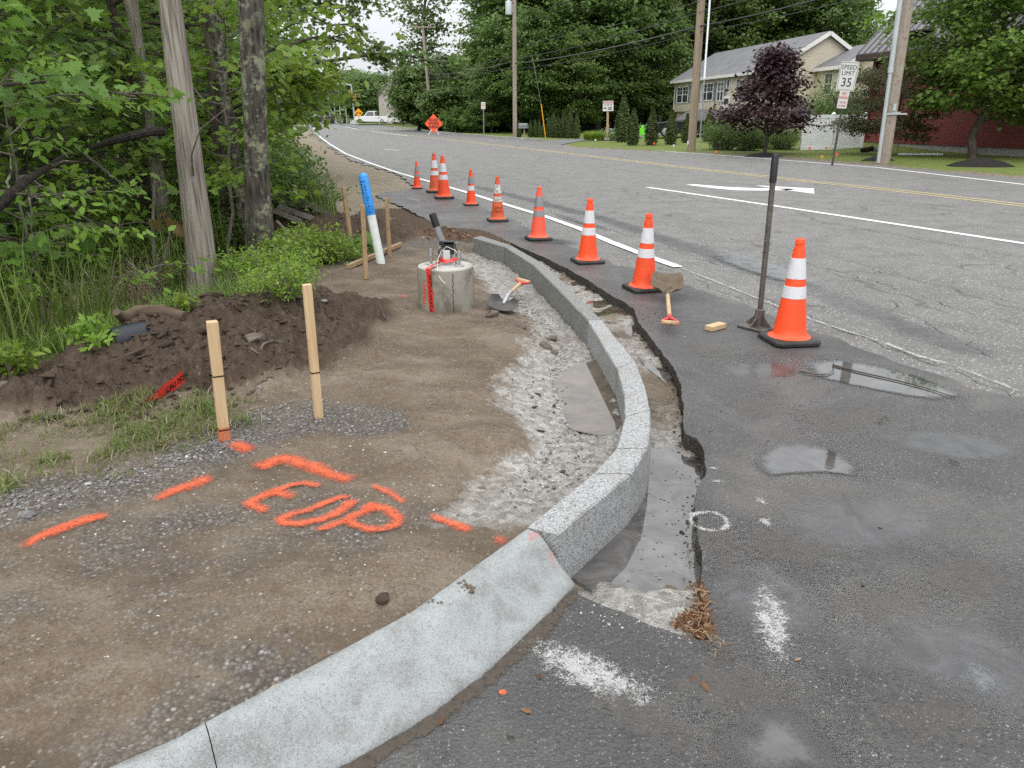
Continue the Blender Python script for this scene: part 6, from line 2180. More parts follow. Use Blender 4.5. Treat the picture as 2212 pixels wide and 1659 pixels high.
def blades(name, P, hgt, wid, mat, seed, bend=.5, kind='stuff', lay=0.0):
    """grass: bent tapering blades of three pieces"""
    rn = np.random.default_rng(seed)
    P = np.asarray(P); n = len(P)
    a = rn.uniform(0, 6.283, n); H = hgt * rn.uniform(.5, 1.25, n); bd = bend * rn.uniform(.2, 1.4, n)
    dx, dy = np.cos(a), np.sin(a)
    sx_, sy_ = -dy * wid / 2, dx * wid / 2
    V = np.zeros((n, 7, 3))
    for k, (t, wf) in enumerate(((0, 1), (.4, .85), (.75, .55))):
        off = bd * t ** 2 * H; z = H * (t - .32 * bd * t ** 2) * (1 - lay)
        for s_, q in ((1, 0), (-1, 1)):
            V[:, 2 * k + q, 0] = P[:, 0] + dx * off + s_ * sx_ * wf
            V[:, 2 * k + q, 1] = P[:, 1] + dy * off + s_ * sy_ * wf
            V[:, 2 * k + q, 2] = P[:, 2] + z
    off = bd * H; z = H * (1 - .42 * bd) * (1 - lay)
    V[:, 6] = np.stack([P[:, 0] + dx * off, P[:, 1] + dy * off, P[:, 2] + z], -1)
    base = np.arange(n)[:, None] * 7
    F = np.concatenate([base + np.array([[0, 1, 3, 2]]), base + np.array([[2, 3, 5, 4]]), base + np.array([[4, 5, 6, 6]])], 1).reshape(-1, 4)
    F3 = F.reshape(n, 3, 4)
    # quads then triangles as quads with a split tip
    V2 = np.concatenate([V, V[:, 6:7] + np.array([0.0004, 0.0004, 0])], 1)
    base = np.arange(n)[:, None] * 8
    F = np.concatenate([base + np.array([[0, 1, 3, 2]]), base + np.array([[2, 3, 5, 4]]), base + np.array([[4, 5, 7, 6]])], 1).reshape(-1, 4)
    o = np_mesh(name, V2.reshape(-1, 3), F, mat, None, False, np.repeat(rn.random(n), 3))
    if kind:
        o['kind'] = kind
    return o


def in_world(n, poly, seed):
    r_ = np.random.default_rng(seed); Q = np.array(poly); lo, hi = Q.min(0), Q.max(0); out = np.zeros((0, 2))
    while len(out) < n:
        c = lo + (hi - lo) * r_.random((n * 2, 2))
        out = np.vstack([out, c[inside(c[:, 0], c[:, 1], poly)]])
    c = out[:n]
    return np.c_[c, terrain(c[:, 0], c[:, 1])[0]]


marsh = [(-4.0, 2.6), (-3.5, 3.9), (-3.3, 4.9), (-3.15, 5.6), (-3.35, 6.6), (-3.6, 7.4), (-3.6, 9.5), (-9, 10), (-9, 4), (-6, 2.4)]
G1 = in_world(15000, marsh, 51)
dens = fbm(G1[:, 0] * .9, G1[:, 1] * .9, 5, 3)
gm_ = inside(G1[:, 0], G1[:, 1], [tuple(D(x, y, -.3)[:2]) for x, y in [(40, 650), (350, 590), (360, 700), (140, 780), (50, 770)]])
blades('tall_grass', G1[(dens > -.35) & (~gm_ | (dens > .25))], .92, .012, M['grass'], 52, .55)
dry = sample_px([(60, 650), (330, 600), (345, 680), (260, 715), (140, 750), (70, 750)], 1500, 53, -.3)
dd = fbm(dry[:, 0] * 1.6, dry[:, 1] * 1.6, 8, 3)
blades('dry_grass', dry[dd > -.12], .66, .010, M['dry'], 54, 1.05)
verge = in_world(9000, [(-2.3, 9.9), (-2.5, 11), (-4.0, 15), (-5.6, 19.5), (-8.6, 27), (-10.5, 27), (-7.5, 19), (-5.6, 15), (-4.2, 10.5)], 55)
blades('verge_grass', verge, .55, .013, M['grass'], 56, .5)
small = np.vstack([sample_px([(0, 945), (230, 885), (430, 862), (500, 880), (478, 950), (300, 1040), (100, 1072), (0, 1085)], 2600, 57, .1), sample_px([(495, 880), (560, 870), (580, 920), (500, 935)], 160, 58, .1)])
sd_ = fbm(small[:, 0] * 4.5, small[:, 1] * 4.5, 9, 3)
blades('grass_tufts', small[sd_ > .07], .07, .0045, M['grass'], 59, 1.1)
blades('grass_tufts', small[(sd_ > -.2)][::2], .03, .004, M['grass'], 69, 1.2)
blades('grass_tufts', small[(sd_ > -.1)][::4], .055, .004, M['dry'], 60, 1.3)
edge_g = in_world(2600, [(-3.6, 3.2), (-3.3, 4.2), (-2.6, 5.2), (-2.1, 5.9), (-2.0, 6.6), (-2.6, 6.5), (-3.2, 5.2), (-4.2, 3.8)], 61)
blades('tall_grass', edge_g[edge_g[:, 1] > 0], .24, .007, M['grass'], 62, .8)
struct(leaves('foam_specks', FOAM, .008, 'quad', M['stone_grey'], None, rng, 3.0, .05, None, 0, 0, .85), 'stuff')
# fallen leaves and needles by the trench corner; loose leaves on the asphalt
LT = sample_px([(1500, 1240), (1524, 1297), (1537, 1388), (1500, 1382), (1440, 1358), (1480, 1330), (1512, 1300)], 520, 63, -.03)
LT[:, 2] += rng.uniform(0, .018, len(LT))
struct(leaves('leaf_litter', LT, .019, 'oval', M['litter'], None, rng, .8, .8), 'stuff')
nd = np.vstack([sample_px([(1505, 1270), (1524, 1300), (1538, 1392), (1560, 1430), (1500, 1385)], 120, 64, -.02), sample_px([(1520, 1390), (1560, 1395), (1575, 1425), (1535, 1425)], 30, 65, 0)])
nd[:, 2] += rng.uniform(.005, .04, len(nd))
blades('pine_needles', nd, .10, .0022, M['litter'], 66, .5, 'stuff', .85)
lb2 = sample_px([(850, 520), (940, 490), (1040, 510), (1010, 520), (900, 530), (830, 470)], 500, 67, 0.0)
lb2[:, 2] += .006
struct(leaves('leaf_litter', lb2, .05, 'oval', M['litter'], None, rng, 1.0, .5), 'stuff')
FL = [(984, 1484, 'fallen tan leaf on the asphalt below the sloped kerb'), (1150, 1543, 'fallen brown leaf on the asphalt below the white paint smear'), (1172, 1468, 'fallen tan leaf beside the left end of the white paint smear'), (1502, 1463, 'yellow fallen leaf between the trench corner and the bottom puddle'),
      (1516, 1475, 'curled pale leaf beside the yellow one'), (948, 1570, 'fallen tan leaf nearest the kerb foot at the bottom'), (1112, 1597, 'fallen brown leaf at the bottom of the asphalt'), (1730, 1424, 'reddish leaf on the asphalt by the white streak'), (550, 1536, 'reddish fallen leaf on the gravel behind the sloped kerb'), (580, 1528, 'tan fallen leaf on the gravel behind the sloped kerb')]
for k, (px, py, lab) in enumerate(FL):
    p = D(px, py, 0.0) if k < 8 else DG(px, py)
    p.z += .006
    o = leaves('fallen_leaf', np.array([p]), .038, 'oval', M['litter'], None, np.random.default_rng(k), 2.0, .3)
    T(o, lab, 'leaf')
o = blot('paint_fleck', *D(1086, 1497, 0)[:2], .014, .012, 0, M['orange_spray'], 0, .004, 16, 1, 2.5)
T(o, 'single orange paint fleck on the asphalt below the sloped kerb', 'paint mark')


# ------------------------------------------------------------------ big trees on the far side
def stand(px, py, Y, z=None):
    """point at depth Y under a pixel column, on the ground"""
    p = AT(px, py, Y)
    p.z = gz(p.x, p.y) if z is None else z
    return p


g1 = tree('broadleaf_tree', stand(1290, 280, 70), 'tall broad tree of the wood behind the private property sign', 'tree', 61, 17, .24, 2.2, 4.6, 54, 7, 46, .34, 'quad', M['forest'], M['bark'], 'trees of the wood behind the house', (0, 0), 'round', .06, .5, .62)
g2 = tree('broadleaf_tree', stand(1130, 280, 76), 'tall lighter green tree behind the row of small evergreens', 'tree', 62, 18, .22, 1.8, 4.4, 54, 7, 46, .34, 'quad', M['forest2'], M['bark'], 'trees of the wood behind the house', (.02, 0), 'round', .10, .5, .62)
g3 = tree('broadleaf_tree', stand(1420, 280, 80), 'tall dark tree of the wood above the house roof', 'tree', 63, 19, .26, 3.0, 4.4, 50, 7, 46, .34, 'quad', M['deep'], M['bark'], 'trees of the wood behind the house', (-.01, 0), 'vase', .06, .5, .62)
LW = 'tall tree of the wood behind the house'
WOOD = [(1100, 78, .95, 1), (1110, 88, 1.0, 0), (1185, 80, 1.0, 2), (1235, 74, .95, 0), (1345, 76, 1.0, 1), (1385, 86, 1.05, 0), (1470, 92, 1.1, 1), (1520, 84, 1.0, 0), (1560, 92, 1.05, 2), (1610, 86, 1.0, 1), (1660, 96, 1.05, 0), (1710, 88, .95, 1), (1760, 84, .9, 0), (1800, 90, .80, 1),
        (1098, 96, .95, 2), (1120, 98, 1.1, 0), (1220, 100, 1.1, 2), (1310, 98, 1.1, 1), (1440, 106, 1.15, 2), (1590, 106, 1.15, 0), (1690, 110, 1.1, 2), (1270, 88, 1.0, 2), (1165, 68, .62, 0), (1062, 72, .45, 1), (1330, 70, .62, 0), (1250, 66, .5, 1), (1405, 72, .62, 1), (1130, 118, 1.3, 1), (1340, 120, 1.35, 0), (1520, 124, 1.35, 2)]
for k, (px, Y, s_, v) in enumerate(WOOD):
    dup((g1, g2, g3)[v], stand(px, 280, Y), k * 2.4 + .3, LW, (s_, s_, s_ * random.uniform(.92, 1.08)))
# the tall thin tree against the sky, the dark one under it and the trees down the road
gt = tree('tall_tree', stand(922, 268, 96), 'tall open crowned tree standing against the sky right of the leaning far pole', 'tree', 64, 21, .34, 5.0, 4.2, 36, 6, 17, .40, 'quad', M['forest'], M['bark'], None, (0, 0), 'vase', .04, .6, .62)
gd = tree('dark_tree', stand(905, 266, 86), 'low dense dark tree below the tall open crowned one', 'tree', 65, 6.6, .22, 1.2, 2.4, 46, 7, 40, .34, 'quad', M['forest'], M['bark'], None, (0, 0), 'round', .06, .5, .6)
dup(gd, stand(960, 272, 80), 1.0, 'dense dark tree behind the orange diamond sign', (.8, .8, .62))
dup(gd, stand(902, 262, 120), 2.0, 'dense tree left of the low dark one, half hidden by the far pole', 1.1)
gl = tree('street_tree', stand(785, 262, 168), 'wide light green tree behind the white pickup truck', 'tree', 66, 9.2, .3, 1.4, 4.6, 50, 7, 40, .40, 'quad', M['forest'], M['bark'], 'trees down the road', (0, 0), 'round', .05, .55, .8)
for k, (px, Y, s_, lab) in enumerate([(745, 175, 1.1, 'hazy tree behind the traffic signal mast, first of three'), (715, 215, 1.2, 'hazy tree above the dark car down the road'), (690, 240, 1.2, 'hazy tree at the vanishing end of the road'), (830, 185, 1.1, 'tree behind the pale building'), (898, 155, .8, 'tree hiding the right side of the pale building'), (770, 200, 1.25, 'hazy tree rising over the white pickup truck'), (655, 260, 1.4, 'hazy tree farthest left at the end of the road'), (930, 140, 1.0, 'tree behind the no parking sign down the road'), (985, 128, 1.1, 'tree at the left end of the far wood'), (735, 290, 1.6, 'faint distant tree at the end of the road'), (800, 260, 1.5, 'faint distant tree behind the wide light green one')]):
    dup(gl, stand(px, 262, Y, 0.2), k * 1.7, lab, s_)
# underwood that closes the foot of the wood
fb = bush('woodland_bush', stand(1000, 280, 80), 'leafy bush at the left foot of the far wood', 67, 2.4, 2.9, 4200, .26, 'quad', M['forest2'], True, 'bush', None)
LB = [(960, 70, 1.1, 'leafy bush directly behind the orange road sign'), (985, 62, 1.0, 'bush right of the orange road sign'), (1030, 60, .9, 'bush behind the small no parking sign'), (1055, 64, .9, 'bush between the no parking sign and the utility pole'), (1090, 66, .9, 'bush left of the transformer pole'), (1130, 72, .8, 'bush behind the left end of the evergreen row'), (1180, 74, .8, 'bush behind the middle of the evergreen row'),
      (1235, 74, .8, 'bush behind the right end of the evergreen row'), (1290, 78, .9, 'bush behind the lime grass clump'), (1340, 80, .8, 'bush behind the tall pair of evergreens'), (1400, 84, .9, 'bush behind the green safety figure'), (1440, 82, .8, 'bush at the left corner of the house'), (930, 78, 1.0, 'bush behind the pole that leans left'), (1010, 72, 1.3, 'tall bush at the edge of the far wood')]
for k, (px, Y, s_, lab) in enumerate(LB):
    dup(fb, stand(px, 280, Y + (13 if px < 1100 else 3)), k * 1.3, lab, s_ * (.8 if px < 1100 else 1))
P = []
for px in range(1030, 1880, 5):
    for _ in range(14):
        Y = rng.uniform(120, 150)
        p = AT(px + rng.uniform(-3, 3), 270, Y)
        P.append((p.x, p.y, .3 + 11 * rng.random() ** 1.1))
P = np.repeat(np.array(P), 7, 0); P = P + rng.normal(0, 1.1, P.shape)
struct(leaves('distant_wood', P, .9, 'quad', M['deep'], None, rng, .6, .8), 'stuff')
P = []
for px in range(560, 960, 4):
    for _ in range(7):
        Y = rng.uniform(330, 420)
        p = AT(px, 258, Y)
        P.append((p.x, p.y, .3 + 9 * rng.random()))
P = np.repeat(np.array(P), 5, 0); P = P + rng.normal(0, 2.2, P.shape)
struct(leaves('distant_wood', P, 2.4, 'quad', M['forest'], None, rng, .6, .8), 'stuff')

# ------------------------------------------------------------------ evergreens and garden plants
ap = stand(1344, 308, 46.5)
av = thing('arborvitae', ap, 'tallest pointed evergreen, beside the private property sign', 'evergreen', 'pointed evergreens along the lawn')
n_ = 5200
r2 = np.random.default_rng(71)
zz = r2.random(n_) ** .8
prof_ = np.interp(zz, [0, .06, .25, .5, .75, .92, 1.0], [.62, .92, 1.0, .82, .50, .20, .03])
aa = r2.random(n_) * 6.283
lob = 1 + .12 * np.sin(aa * 5 + zz * 9) + .10 * r2.normal(0, 1, n_)
rr_ = .46 * prof_ * lob * (1 - .5 * r2.random(n_) ** 3)
P = np.stack([rr_ * np.cos(aa), rr_ * np.sin(aa), zz * 2.6], -1)
leaves('foliage', P, .11, 'quad', M['thuja'], av, r2, .3, .35, np.stack([np.cos(aa), np.sin(aa), np.full(n_, .9)], -1), 1.0, -.9, .35)
MB().tube([(0, 0, -.1), (0, 0, .4), (0, 0, 2.2)], [.04, .035, .01], 7).build('trunk', M['bark'], av, True)
for k, (px, py, top, Y, lab) in enumerate([(1366, 316, 235, 42.0, 'pointed evergreen right against the tallest one'), (1406, 317, 232, 41.8, 'pointed evergreen right of the green safety figure'), (1448, 315, 238, 42.6, 'pointed evergreen standing left of the brown utility pole'), (1481, 311, 246, 45, 'narrow pointed evergreen half hidden by the brown utility pole'), (1529, 311, 233, 45, 'pointed evergreen in front of the parked black car')]):
    b = stand(px, py, Y)
    hgt = AT(px, top, Y).z - b.z
    s_ = hgt / 2.6
    dup(av, b, k * 1.3, lab, (s_ * 1.02, s_ * 1.02, s_))
ROW = [(1121, 58, 260), (1146, 58, 259), (1156, 58, 259), (1165, 58, 260), (1174, 57, 261), (1185, 57, 252), (1195, 56.5, 242), (1204.6, 56, 250), (1217, 55.5, 239), (1231, 55, 236), (1245, 54.5, 245)]
for k, (px, Y, top) in enumerate(ROW):
    b = stand(px, 296, Y)
    s_ = (AT(px, top, Y).z - b.z) / 2.6
    dup(av, b, k * 1.9, 'slim pointed evergreen in the close row behind the mailbox', (s_ * .92, s_ * .92, s_), 'row of slim evergreens behind the mailbox')
lg_ = in_world(10, [(0, 0), (1, 0), (1, 1), (0, 1)], 1)
b = stand(1283, 297, 50)
a_ = rng.random(2600) * 6.283; q = np.sqrt(rng.random(2600))
P = np.stack([b.x + .62 * q * np.cos(a_), b.y + .5 * q * np.sin(a_), np.full(2600, b.z)], -1)
o = blades('ornamental_grass', P, .62, .022, M['limegrass'], 72, .75, None)
T(o, 'rounded clump of lime green ornamental grass left of the private property sign', 'ornamental grass')
hs = bush('hosta', stand(1325, 290, 56), 'pale leaved hosta clump beside the private property sign post', 73, .95, .75, 420, .30, 'oval', M['hosta'])
for k, (px, Y, s_, lab) in enumerate([(1392, 60, .9, 'pale leaved hosta behind the green safety figure'), (1425, 61, .7, 'pale leaved hosta between two pointed evergreens, right of the figure'), (1466, 64, .8, 'pale leaved hosta under the basement window'), (1340, 54, .7, 'pale leaved hosta behind the tallest evergreen')]):
    dup(hs, stand(px, 285, Y), k, lab, s_)
lbx = bush('box_shrub', stand(1328, 303, 50), 'low green shrub at the foot of the private property sign', 74, .6, .5, 900, .09, 'oval', M['forest2'])
fy = bush('lawn_bush', D(1573, 328, 0) + Vector((0, 1, .05)), 'loose green bush left of the purple tree', 75, 1.15, 1.75, 4200, .10, 'oval', M['forest2'])
dup(fy, stand(1612, 328, 35.5), 1.6, 'lower green bush at the left foot of the purple tree', .85)
dup(fy, stand(1690, 326, 36.5), 3.0, 'green bush right under the purple tree', .8)
dup(fy, stand(1640, 322, 38), 4.2, 'green bush behind the purple tree trunk', .9)
dup(fy, stand(1775, 318, 42), 5.0, 'green bush behind the white fence, left end', (1.3, 1.2, 1.75))
dup(fy, stand(1820, 318, 43), 5.8, 'green bush behind the white fence, under the speed limit sign', (1.2, 1.2, 1.6))
pt = D(1653, 335, 0) + Vector((0, .0, .04))
tree('purple_maple', pt, 'dark purple leaved tree on the lawn in front of the house', 'tree', 81, 4.25, .075, .7, 2.15, 58, 6, 22, .15, 'maple', M['purple'], M['bark'], None, (0, 0), 'cone', .04, .5, .26)
gm = D(2115, 346, 0) + Vector((0, .3, .04))
tree('lawn_maple', gm, 'large green maple on the mulch mound in front of the red building', 'tree', 82, 9.2, .15, 1.55, 3.15, 72, 8, 40, .17, 'maple', M['maple'], M['bark'], None, (0, 0), 'round', .10, .5, .36)
cp = D(1898, 338, 0)
tree('crabapple', stand(1915, 332, 31.5), 'small loose crabapple tree beside the big utility pole', 'tree', 83, 3.3, .06, .6, 2.0, 52, 7, 40, .11, 'oval', M['crab'], M['bark'], None, (-.02, 0), 'flat', .15, .5, .17)


def mulch(label, px, py, rx, ry, hgt):
    c = D(px, py, 0)
    n = 26; rings = []
    V = []; F = []
    ks = 9
    for k in range(ks):
        u = k / (ks - 1)
        for j in range(n):
            a = 2 * math.pi * j / n
            r_ = 1 - u
            nz = 1 + .06 * float(fbm(np.array([math.cos(a) * 3 + k]), np.array([math.sin(a) * 3]), 5, 2)[0])
            V.append((c.x + rx * r_ * math.cos(a) * nz, c.y + ry * r_ * math.sin(a) * nz, -.02 + hgt * (1 - r_ ** 1.8) * nz + gz(c.x, c.y)))
    for k in range(ks - 1):
        for j in range(n):
            a = k * n + j; b = k * n + (j + 1) % n
            F.append((a, b, b + n, a + n))
    return T(MB().add(V, F).build('mulch_mound', M['mulch'], None, True), label, 'mulch')


M['mulch'] = simple('mulch', (0.018, 0.016, 0.015), .9, .2, 0, .5, 30, 1.0, 50)
mulch('largest black mulch mound, round the foot of the big maple', 2118, 362, 1.05, .85, .26)
mulch('black mulch mound behind the foot of the big utility pole', 1897, 349, .62, .5, .16)
mulch('black mulch mound round the foot of the purple tree', 1650, 338, .85, .6, .18)


# ------------------------------------------------------------------ house
M['siding'] = siding_mat('cream_siding', (0.70, 0.645, 0.53), .105)
M['siding_red'] = siding_mat('red_siding', (0.27, 0.072, 0.072), .155, .12)
M['roof'] = simple('roof_shingle', (0.155, 0.158, 0.165), .85, .2, 0, .22, 2.2, .5, 14, (0.12, 0.12, 0.125), 1.0)
M['roof_metal'] = simple('roof_metal', (0.135, 0.13, 0.145), .4, .5, .3, .12, 1.0)
M['trim'] = simple('white_trim', (0.66, 0.66, 0.65), .5, .3, 0, .05, 2)
M['trim_red'] = simple('red_trim', (0.17, 0.034, 0.034), .5, .3, 0, .08, 2)
M['brown_trim'] = simple('brown_trim', (0.055, 0.033, 0.03), .5, .3, 0, .1, 2)
M['shutter'] = simple('grey_shutter', (0.185, 0.205, 0.215), .6, .3, 0, .06, 3)
M['vinyl'] = simple('white_vinyl', (0.86, 0.88, 0.91), .4, .4, 0, .03, 1)


def glass_mat(name, col):
    a = NT(name)
    n = a.noise(a.obj(), 3, 2)
    c = a.ramp(n, [(0.4, tuple(x * .7 for x in col)), (0.6, tuple(x * 1.3 for x in col))])
    return a.done(a.bsdf(c, 0.06, 0.6))


M['glass'] = glass_mat('window_glass', (0.045, 0.055, 0.062))
M['car_glass'] = glass_mat('car_glass', (0.015, 0.017, 0.019))


class Fr:
    """frame of a building: u along the wall, v into the building, z up"""
    def __init__(s, o, u):
        s.o = Vector(o); s.u = Vector((u[0], u[1], 0)).normalized(); s.v = Vector((-s.u.y, s.u.x, 0))

    def m(s):
        q = Matrix((s.u, s.v, Vector((0, 0, 1)))).transposed().to_4x4(); q.translation = s.o
        return q


A = AT(1455, 276, 66.0); A = Vector((13.5, 66.0, 0.45))
house = thing('house', A, 'cream sided house with grey shingle roof and grey shutters behind the lawn', 'house')
# local frame: +X along the front wall (towards the viewer), +Y into the house (to the right in the photograph)
uv = Vector((.15, -.989, 0)).normalized()
vv = Vector((.989, .15, 0))
house.matrix_world = Matrix((uv, vv, Vector((0, 0, 1)))).transposed().to_4x4()
house.location = A
HL, HD, ZE, ZR, ZS = 16.9, 6.6, 4.35 - .45, 6.3 - .45, 1.42
b = MB()
b.box((HL / 2, HD / 2 + .12, ZS / 2 - .15), (HL - .1, HD - .3, ZS + .3))
b.build('lower_wall', M['siding'], house)
b = MB()
# upper walls with gables
pent = [(0, ZS), (HD, ZS), (HD, ZE), (HD / 2, ZR - .12), (0, ZE)]
Mg = Matrix(((0, 0, 1, 0), (1, 0, 0, 0), (0, 1, 0, 0), (0, 0, 0, 1)))
b.prism(pent, 0, HL, Mg)
b.build('wall', M['siding'], house)
rf = MB()
for s_ in (0, 1):
    y0 = -.32 if s_ == 0 else HD + .32
    sl = (ZR - ZE) / (HD / 2)
    z0 = ZE - .32 * sl
    q = [(-.28, y0, z0), (HL + .28, y0, z0), (HL + .28, HD / 2, ZR), (-.28, HD / 2, ZR)]
    rf.add(q + [(x, y, z + .10) for x, y, z in q], [(0, 1, 2, 3), (4, 5, 6, 7), (0, 1, 5, 4), (1, 2, 6, 5), (2, 3, 7, 6), (3, 0, 4, 7)])
rf.build('roof', M['roof'], house)
tr = MB()
sl = (ZR - ZE) / (HD / 2)
tr.box((HL / 2, -.34, ZE - .32 * sl - .02), (HL + .6, .05, .20))
tr.box((HL / 2, -.17, ZE - .20), (HL, .30, .03))
for s_ in (0, 1):
    y0, y1 = (-.32, HD / 2) if s_ == 0 else (HD + .32, HD / 2)
    a = Vector((HL + .30, y0, ZE - .32 * sl - .03)); c = Vector((HL + .30, y1, ZR - .03)); d_ = c - a
    tr.box((0, 0, 0), (d_.length, .05, .22), rotM(d_, (0, 0, 1), (a + c) / 2))
tr.box((-.01, -.012, (ZS + ZE) / 2), (.14, .03, ZE - ZS))
tr.box((5.9, -.012, (ZS + ZE) / 2), (.12, .03, ZE - ZS))
tr.box((HL + .012, HD / 2, ZS + .02), (.03, HD, .12))
tr.build('trim', M['trim'], house)


def window(parent, c, w_, h_, ax='u', grid=True, shutters=True, double=True, mat_sh=None):
    """window on a wall whose outward normal is -Y ('u') or +X ('v') of the house"""
    Mx = Matrix.Translation(c) if ax == 'u' else Matrix.Translation(c) @ Matrix.Rotation(math.pi / 2, 4, 'Z')
    f = MB()
    t = .07
    for x in (-w_ / 2, w_ / 2):
        f.box((x, -.03, 0), (t, .06, h_ + t), Mx)
    for z in (-h_ / 2, h_ / 2):
        f.box((0, -.03, z), (w_ - t, .06, t), Mx)
    if double:
        f.box((0, -.028, 0), (.07, .05, h_ - t), Mx)
    for x in ((-w_ / 4, w_ / 4) if double else (0,)):
        f.box((x, -.026, 0), (w_ / (2 if double else 1) - t, .04, .05), Mx)
        if grid:
            f.box((x, -.022, h_ / 4), (.022, .02, h_ / 2 - t), Mx)
            f.box((x - w_ / 8, -.0215, h_ / 4), (w_ / 4 - .05, .018, .02), Mx)
            f.box((x + w_ / 8, -.0215, h_ / 4), (w_ / 4 - .05, .018, .02), Mx)
    fo = f.build('window', M['trim'], parent)
    MB().box((0, -.008, 0), (w_ - .04, .012, h_ - .04), Mx).build('pane', M['glass'], fo)
    if shutters:
        for s_ in (-1, 1):
            q = MB()
            q.box((s_ * (w_ / 2 + .27), -.02, 0), (.40, .035, h_ + .08), Mx)
            for k in range(9):
                q.box((s_ * (w_ / 2 + .27), -.042, -h_ / 2 + h_ * (k + .5) / 9), (.32, .012, h_ / 9 * .6), Mx)
            q.build('shutter', M['shutter'], parent)


def on_front(px, py):
    """point of the front wall plane seen at a pixel, in the frame of the house"""
    inv = house.matrix_world.inverted()
    a, b_, c = ray(px, py)
    o_ = inv @ Vector((0, 0, EYE)); d_ = inv.to_3x3() @ Vector((a, b_, c))
    t = -o_.y / d_.y
    return o_ + d_ * t


bpy.context.view_layer.update()
for (x0, x1, y0, y1) in [(1463, 1487, 188, 222), (1515, 1541, 181, 217)]:
    p, q = on_front(x0, (y0 + y1) / 2), on_front(x1, (y0 + y1) / 2)
    zt, zb_ = on_front((x0 + x1) / 2, y0).z, on_front((x0 + x1) / 2, y1).z
    window(house, Vector(((p.x + q.x) / 2, 0, (zt + zb_) / 2)), abs(q.x - p.x), zt - zb_)
p = on_front(1574, 182)
ov = MB()
pts = [Vector((p.x + .24 * math.cos(a), -.03, p.z + .36 * math.sin(a))) for a in np.linspace(0, 6.283, 25)]
ov.tube(pts, .045, 8, False)
wo_ = ov.build('oval_window', M['trim'], house, True)
MB().add([Vector((x.x, -.012, x.z)) for x in pts[:-1]], [tuple(range(24))]).build('pane', M['glass'], wo_)
window(house, Vector((9.3, 0, 2.72)), 1.1, 1.25)
window(house, Vector((13.2, 0, 2.72)), 1.6, 1.25)
p = on_front(1567, 226)
dr = MB(); dr.box((p.x + .2, -.03, 1.35), (1.0, .05, 2.1)); do = dr.build('front_door', M['trim'], house, False, .01, 1)
MB().box((p.x + .2, -.062, 2.05), (.7, .02, .35)).build('pane', M['glass'], do)
q0 = on_front(1474, 261)
window(house, Vector((q0.x, .27, .72)), 1.3, .85, 'u', False, True, True)
# wing on the right gable
W0, WL, WD, WZ, WR = 2.9, 3.1, 4.6, 4.35 - .45, 5.5 - .45
b = MB(); b.prism([(W0, 0), (W0 + WD, 0), (W0 + WD, WZ), (W0 + WD / 2, WR), (W0, WZ)], HL + .01, HL + WL, Mg)
b.build('wing_wall', M['siding'], house)
rf = MB()
slw = (WR - WZ) / (WD / 2)
for s_ in (0, 1):
    y0 = W0 - .3 if s_ == 0 else W0 + WD + .3
    z0 = WZ - .3 * slw
    q = [(HL + .02, y0, z0 + .02), (HL + WL + .3, y0, z0 + .02), (HL + WL + .3, W0 + WD / 2, WR + .02), (HL + .02, W0 + WD / 2, WR + .02)]
    rf.add(q + [(x, y, z + .09) for x, y, z in q], [(0, 1, 2, 3), (4, 5, 6, 7), (0, 1, 5, 4), (1, 2, 6, 5), (2, 3, 7, 6), (3, 0, 4, 7)])
rf.build('wing_roof', M['roof'], house)
tr = MB()
tr.box((HL + WL / 2 + .16, W0 - .32, WZ - .3 * slw), (WL + .3, .05, .2))
for s_ in (0, 1):
    y0, y1 = (W0 - .32, W0 + WD / 2) if s_ == 0 else (W0 + WD + .32, W0 + WD / 2)
    a = Vector((HL + WL + .32, y0, WZ - .32 * slw)); c = Vector((HL + WL + .32, y1, WR)); d_ = c - a
    tr.box((0, 0, 0), (d_.length, .05, .22), rotM(d_, (0, 0, 1), (a + c) / 2))
tr.box((HL + WL + .01, W0 - .01, WZ / 2), (.14, .14, WZ - .1))
tr.build('wing_trim', M['trim'], house)
window(house, Vector((HL + 1.5, W0, 2.9)), .85, 1.2, 'u', True, False, False)
window(house, Vector((HL + WL + .002, W0 + 2.4, 2.9)), 1.2, 1.2, 'v', True, False, True)

# ------------------------------------------------------------------ red building
P0 = D(1865, 322, 0); P1 = D(2212, 342, 0)
ub_ = Vector((P1.x - P0.x, P1.y - P0.y, 0)).normalized()
barn = thing('red_building', P0, 'dark red clapboard building with a grey standing seam metal roof', 'building')
vb_ = Vector((-ub_.y, ub_.x, 0))
barn.matrix_world = Matrix((ub_, vb_, Vector((0, 0, 1)))).transposed().to_4x4(); barn.location = P0
BL, BD, BE, BR = 16.0, 9.0, 4.75, 9.3
MB().box((BL / 2, BD / 2, .13), (BL + .02, BD + .02, .5)).build('foundation', M['foundation'], barn)
MB().prism([(0.03, .38), (BD - .03, .38), (BD - .03, BE), (BD / 2, BR - .2), (0.03, BE)], 0.03, BL - .03, Mg).build('wall', M['siding_red'], barn)
rf = MB()
sl = (BR - BE) / (BD / 2)
ext = .75
y0 = -ext; z0 = BE - ext * sl + .25
for s_ in (0, 1):
    q = [(-.55, y0 if s_ == 0 else BD + ext, z0), (BL + .5, y0 if s_ == 0 else BD + ext, z0), (BL + .5, BD / 2, BR + .25), (-.55, BD / 2, BR + .25)]
    rf.add(q + [(x, y, z + .08) for x, y, z in q], [(0, 1, 2, 3), (4, 5, 6, 7), (0, 1, 5, 4), (1, 2, 6, 5), (2, 3, 7, 6), (3, 0, 4, 7)])
ro = rf.build('roof', M['roof_metal'], barn)
sm_ = MB()
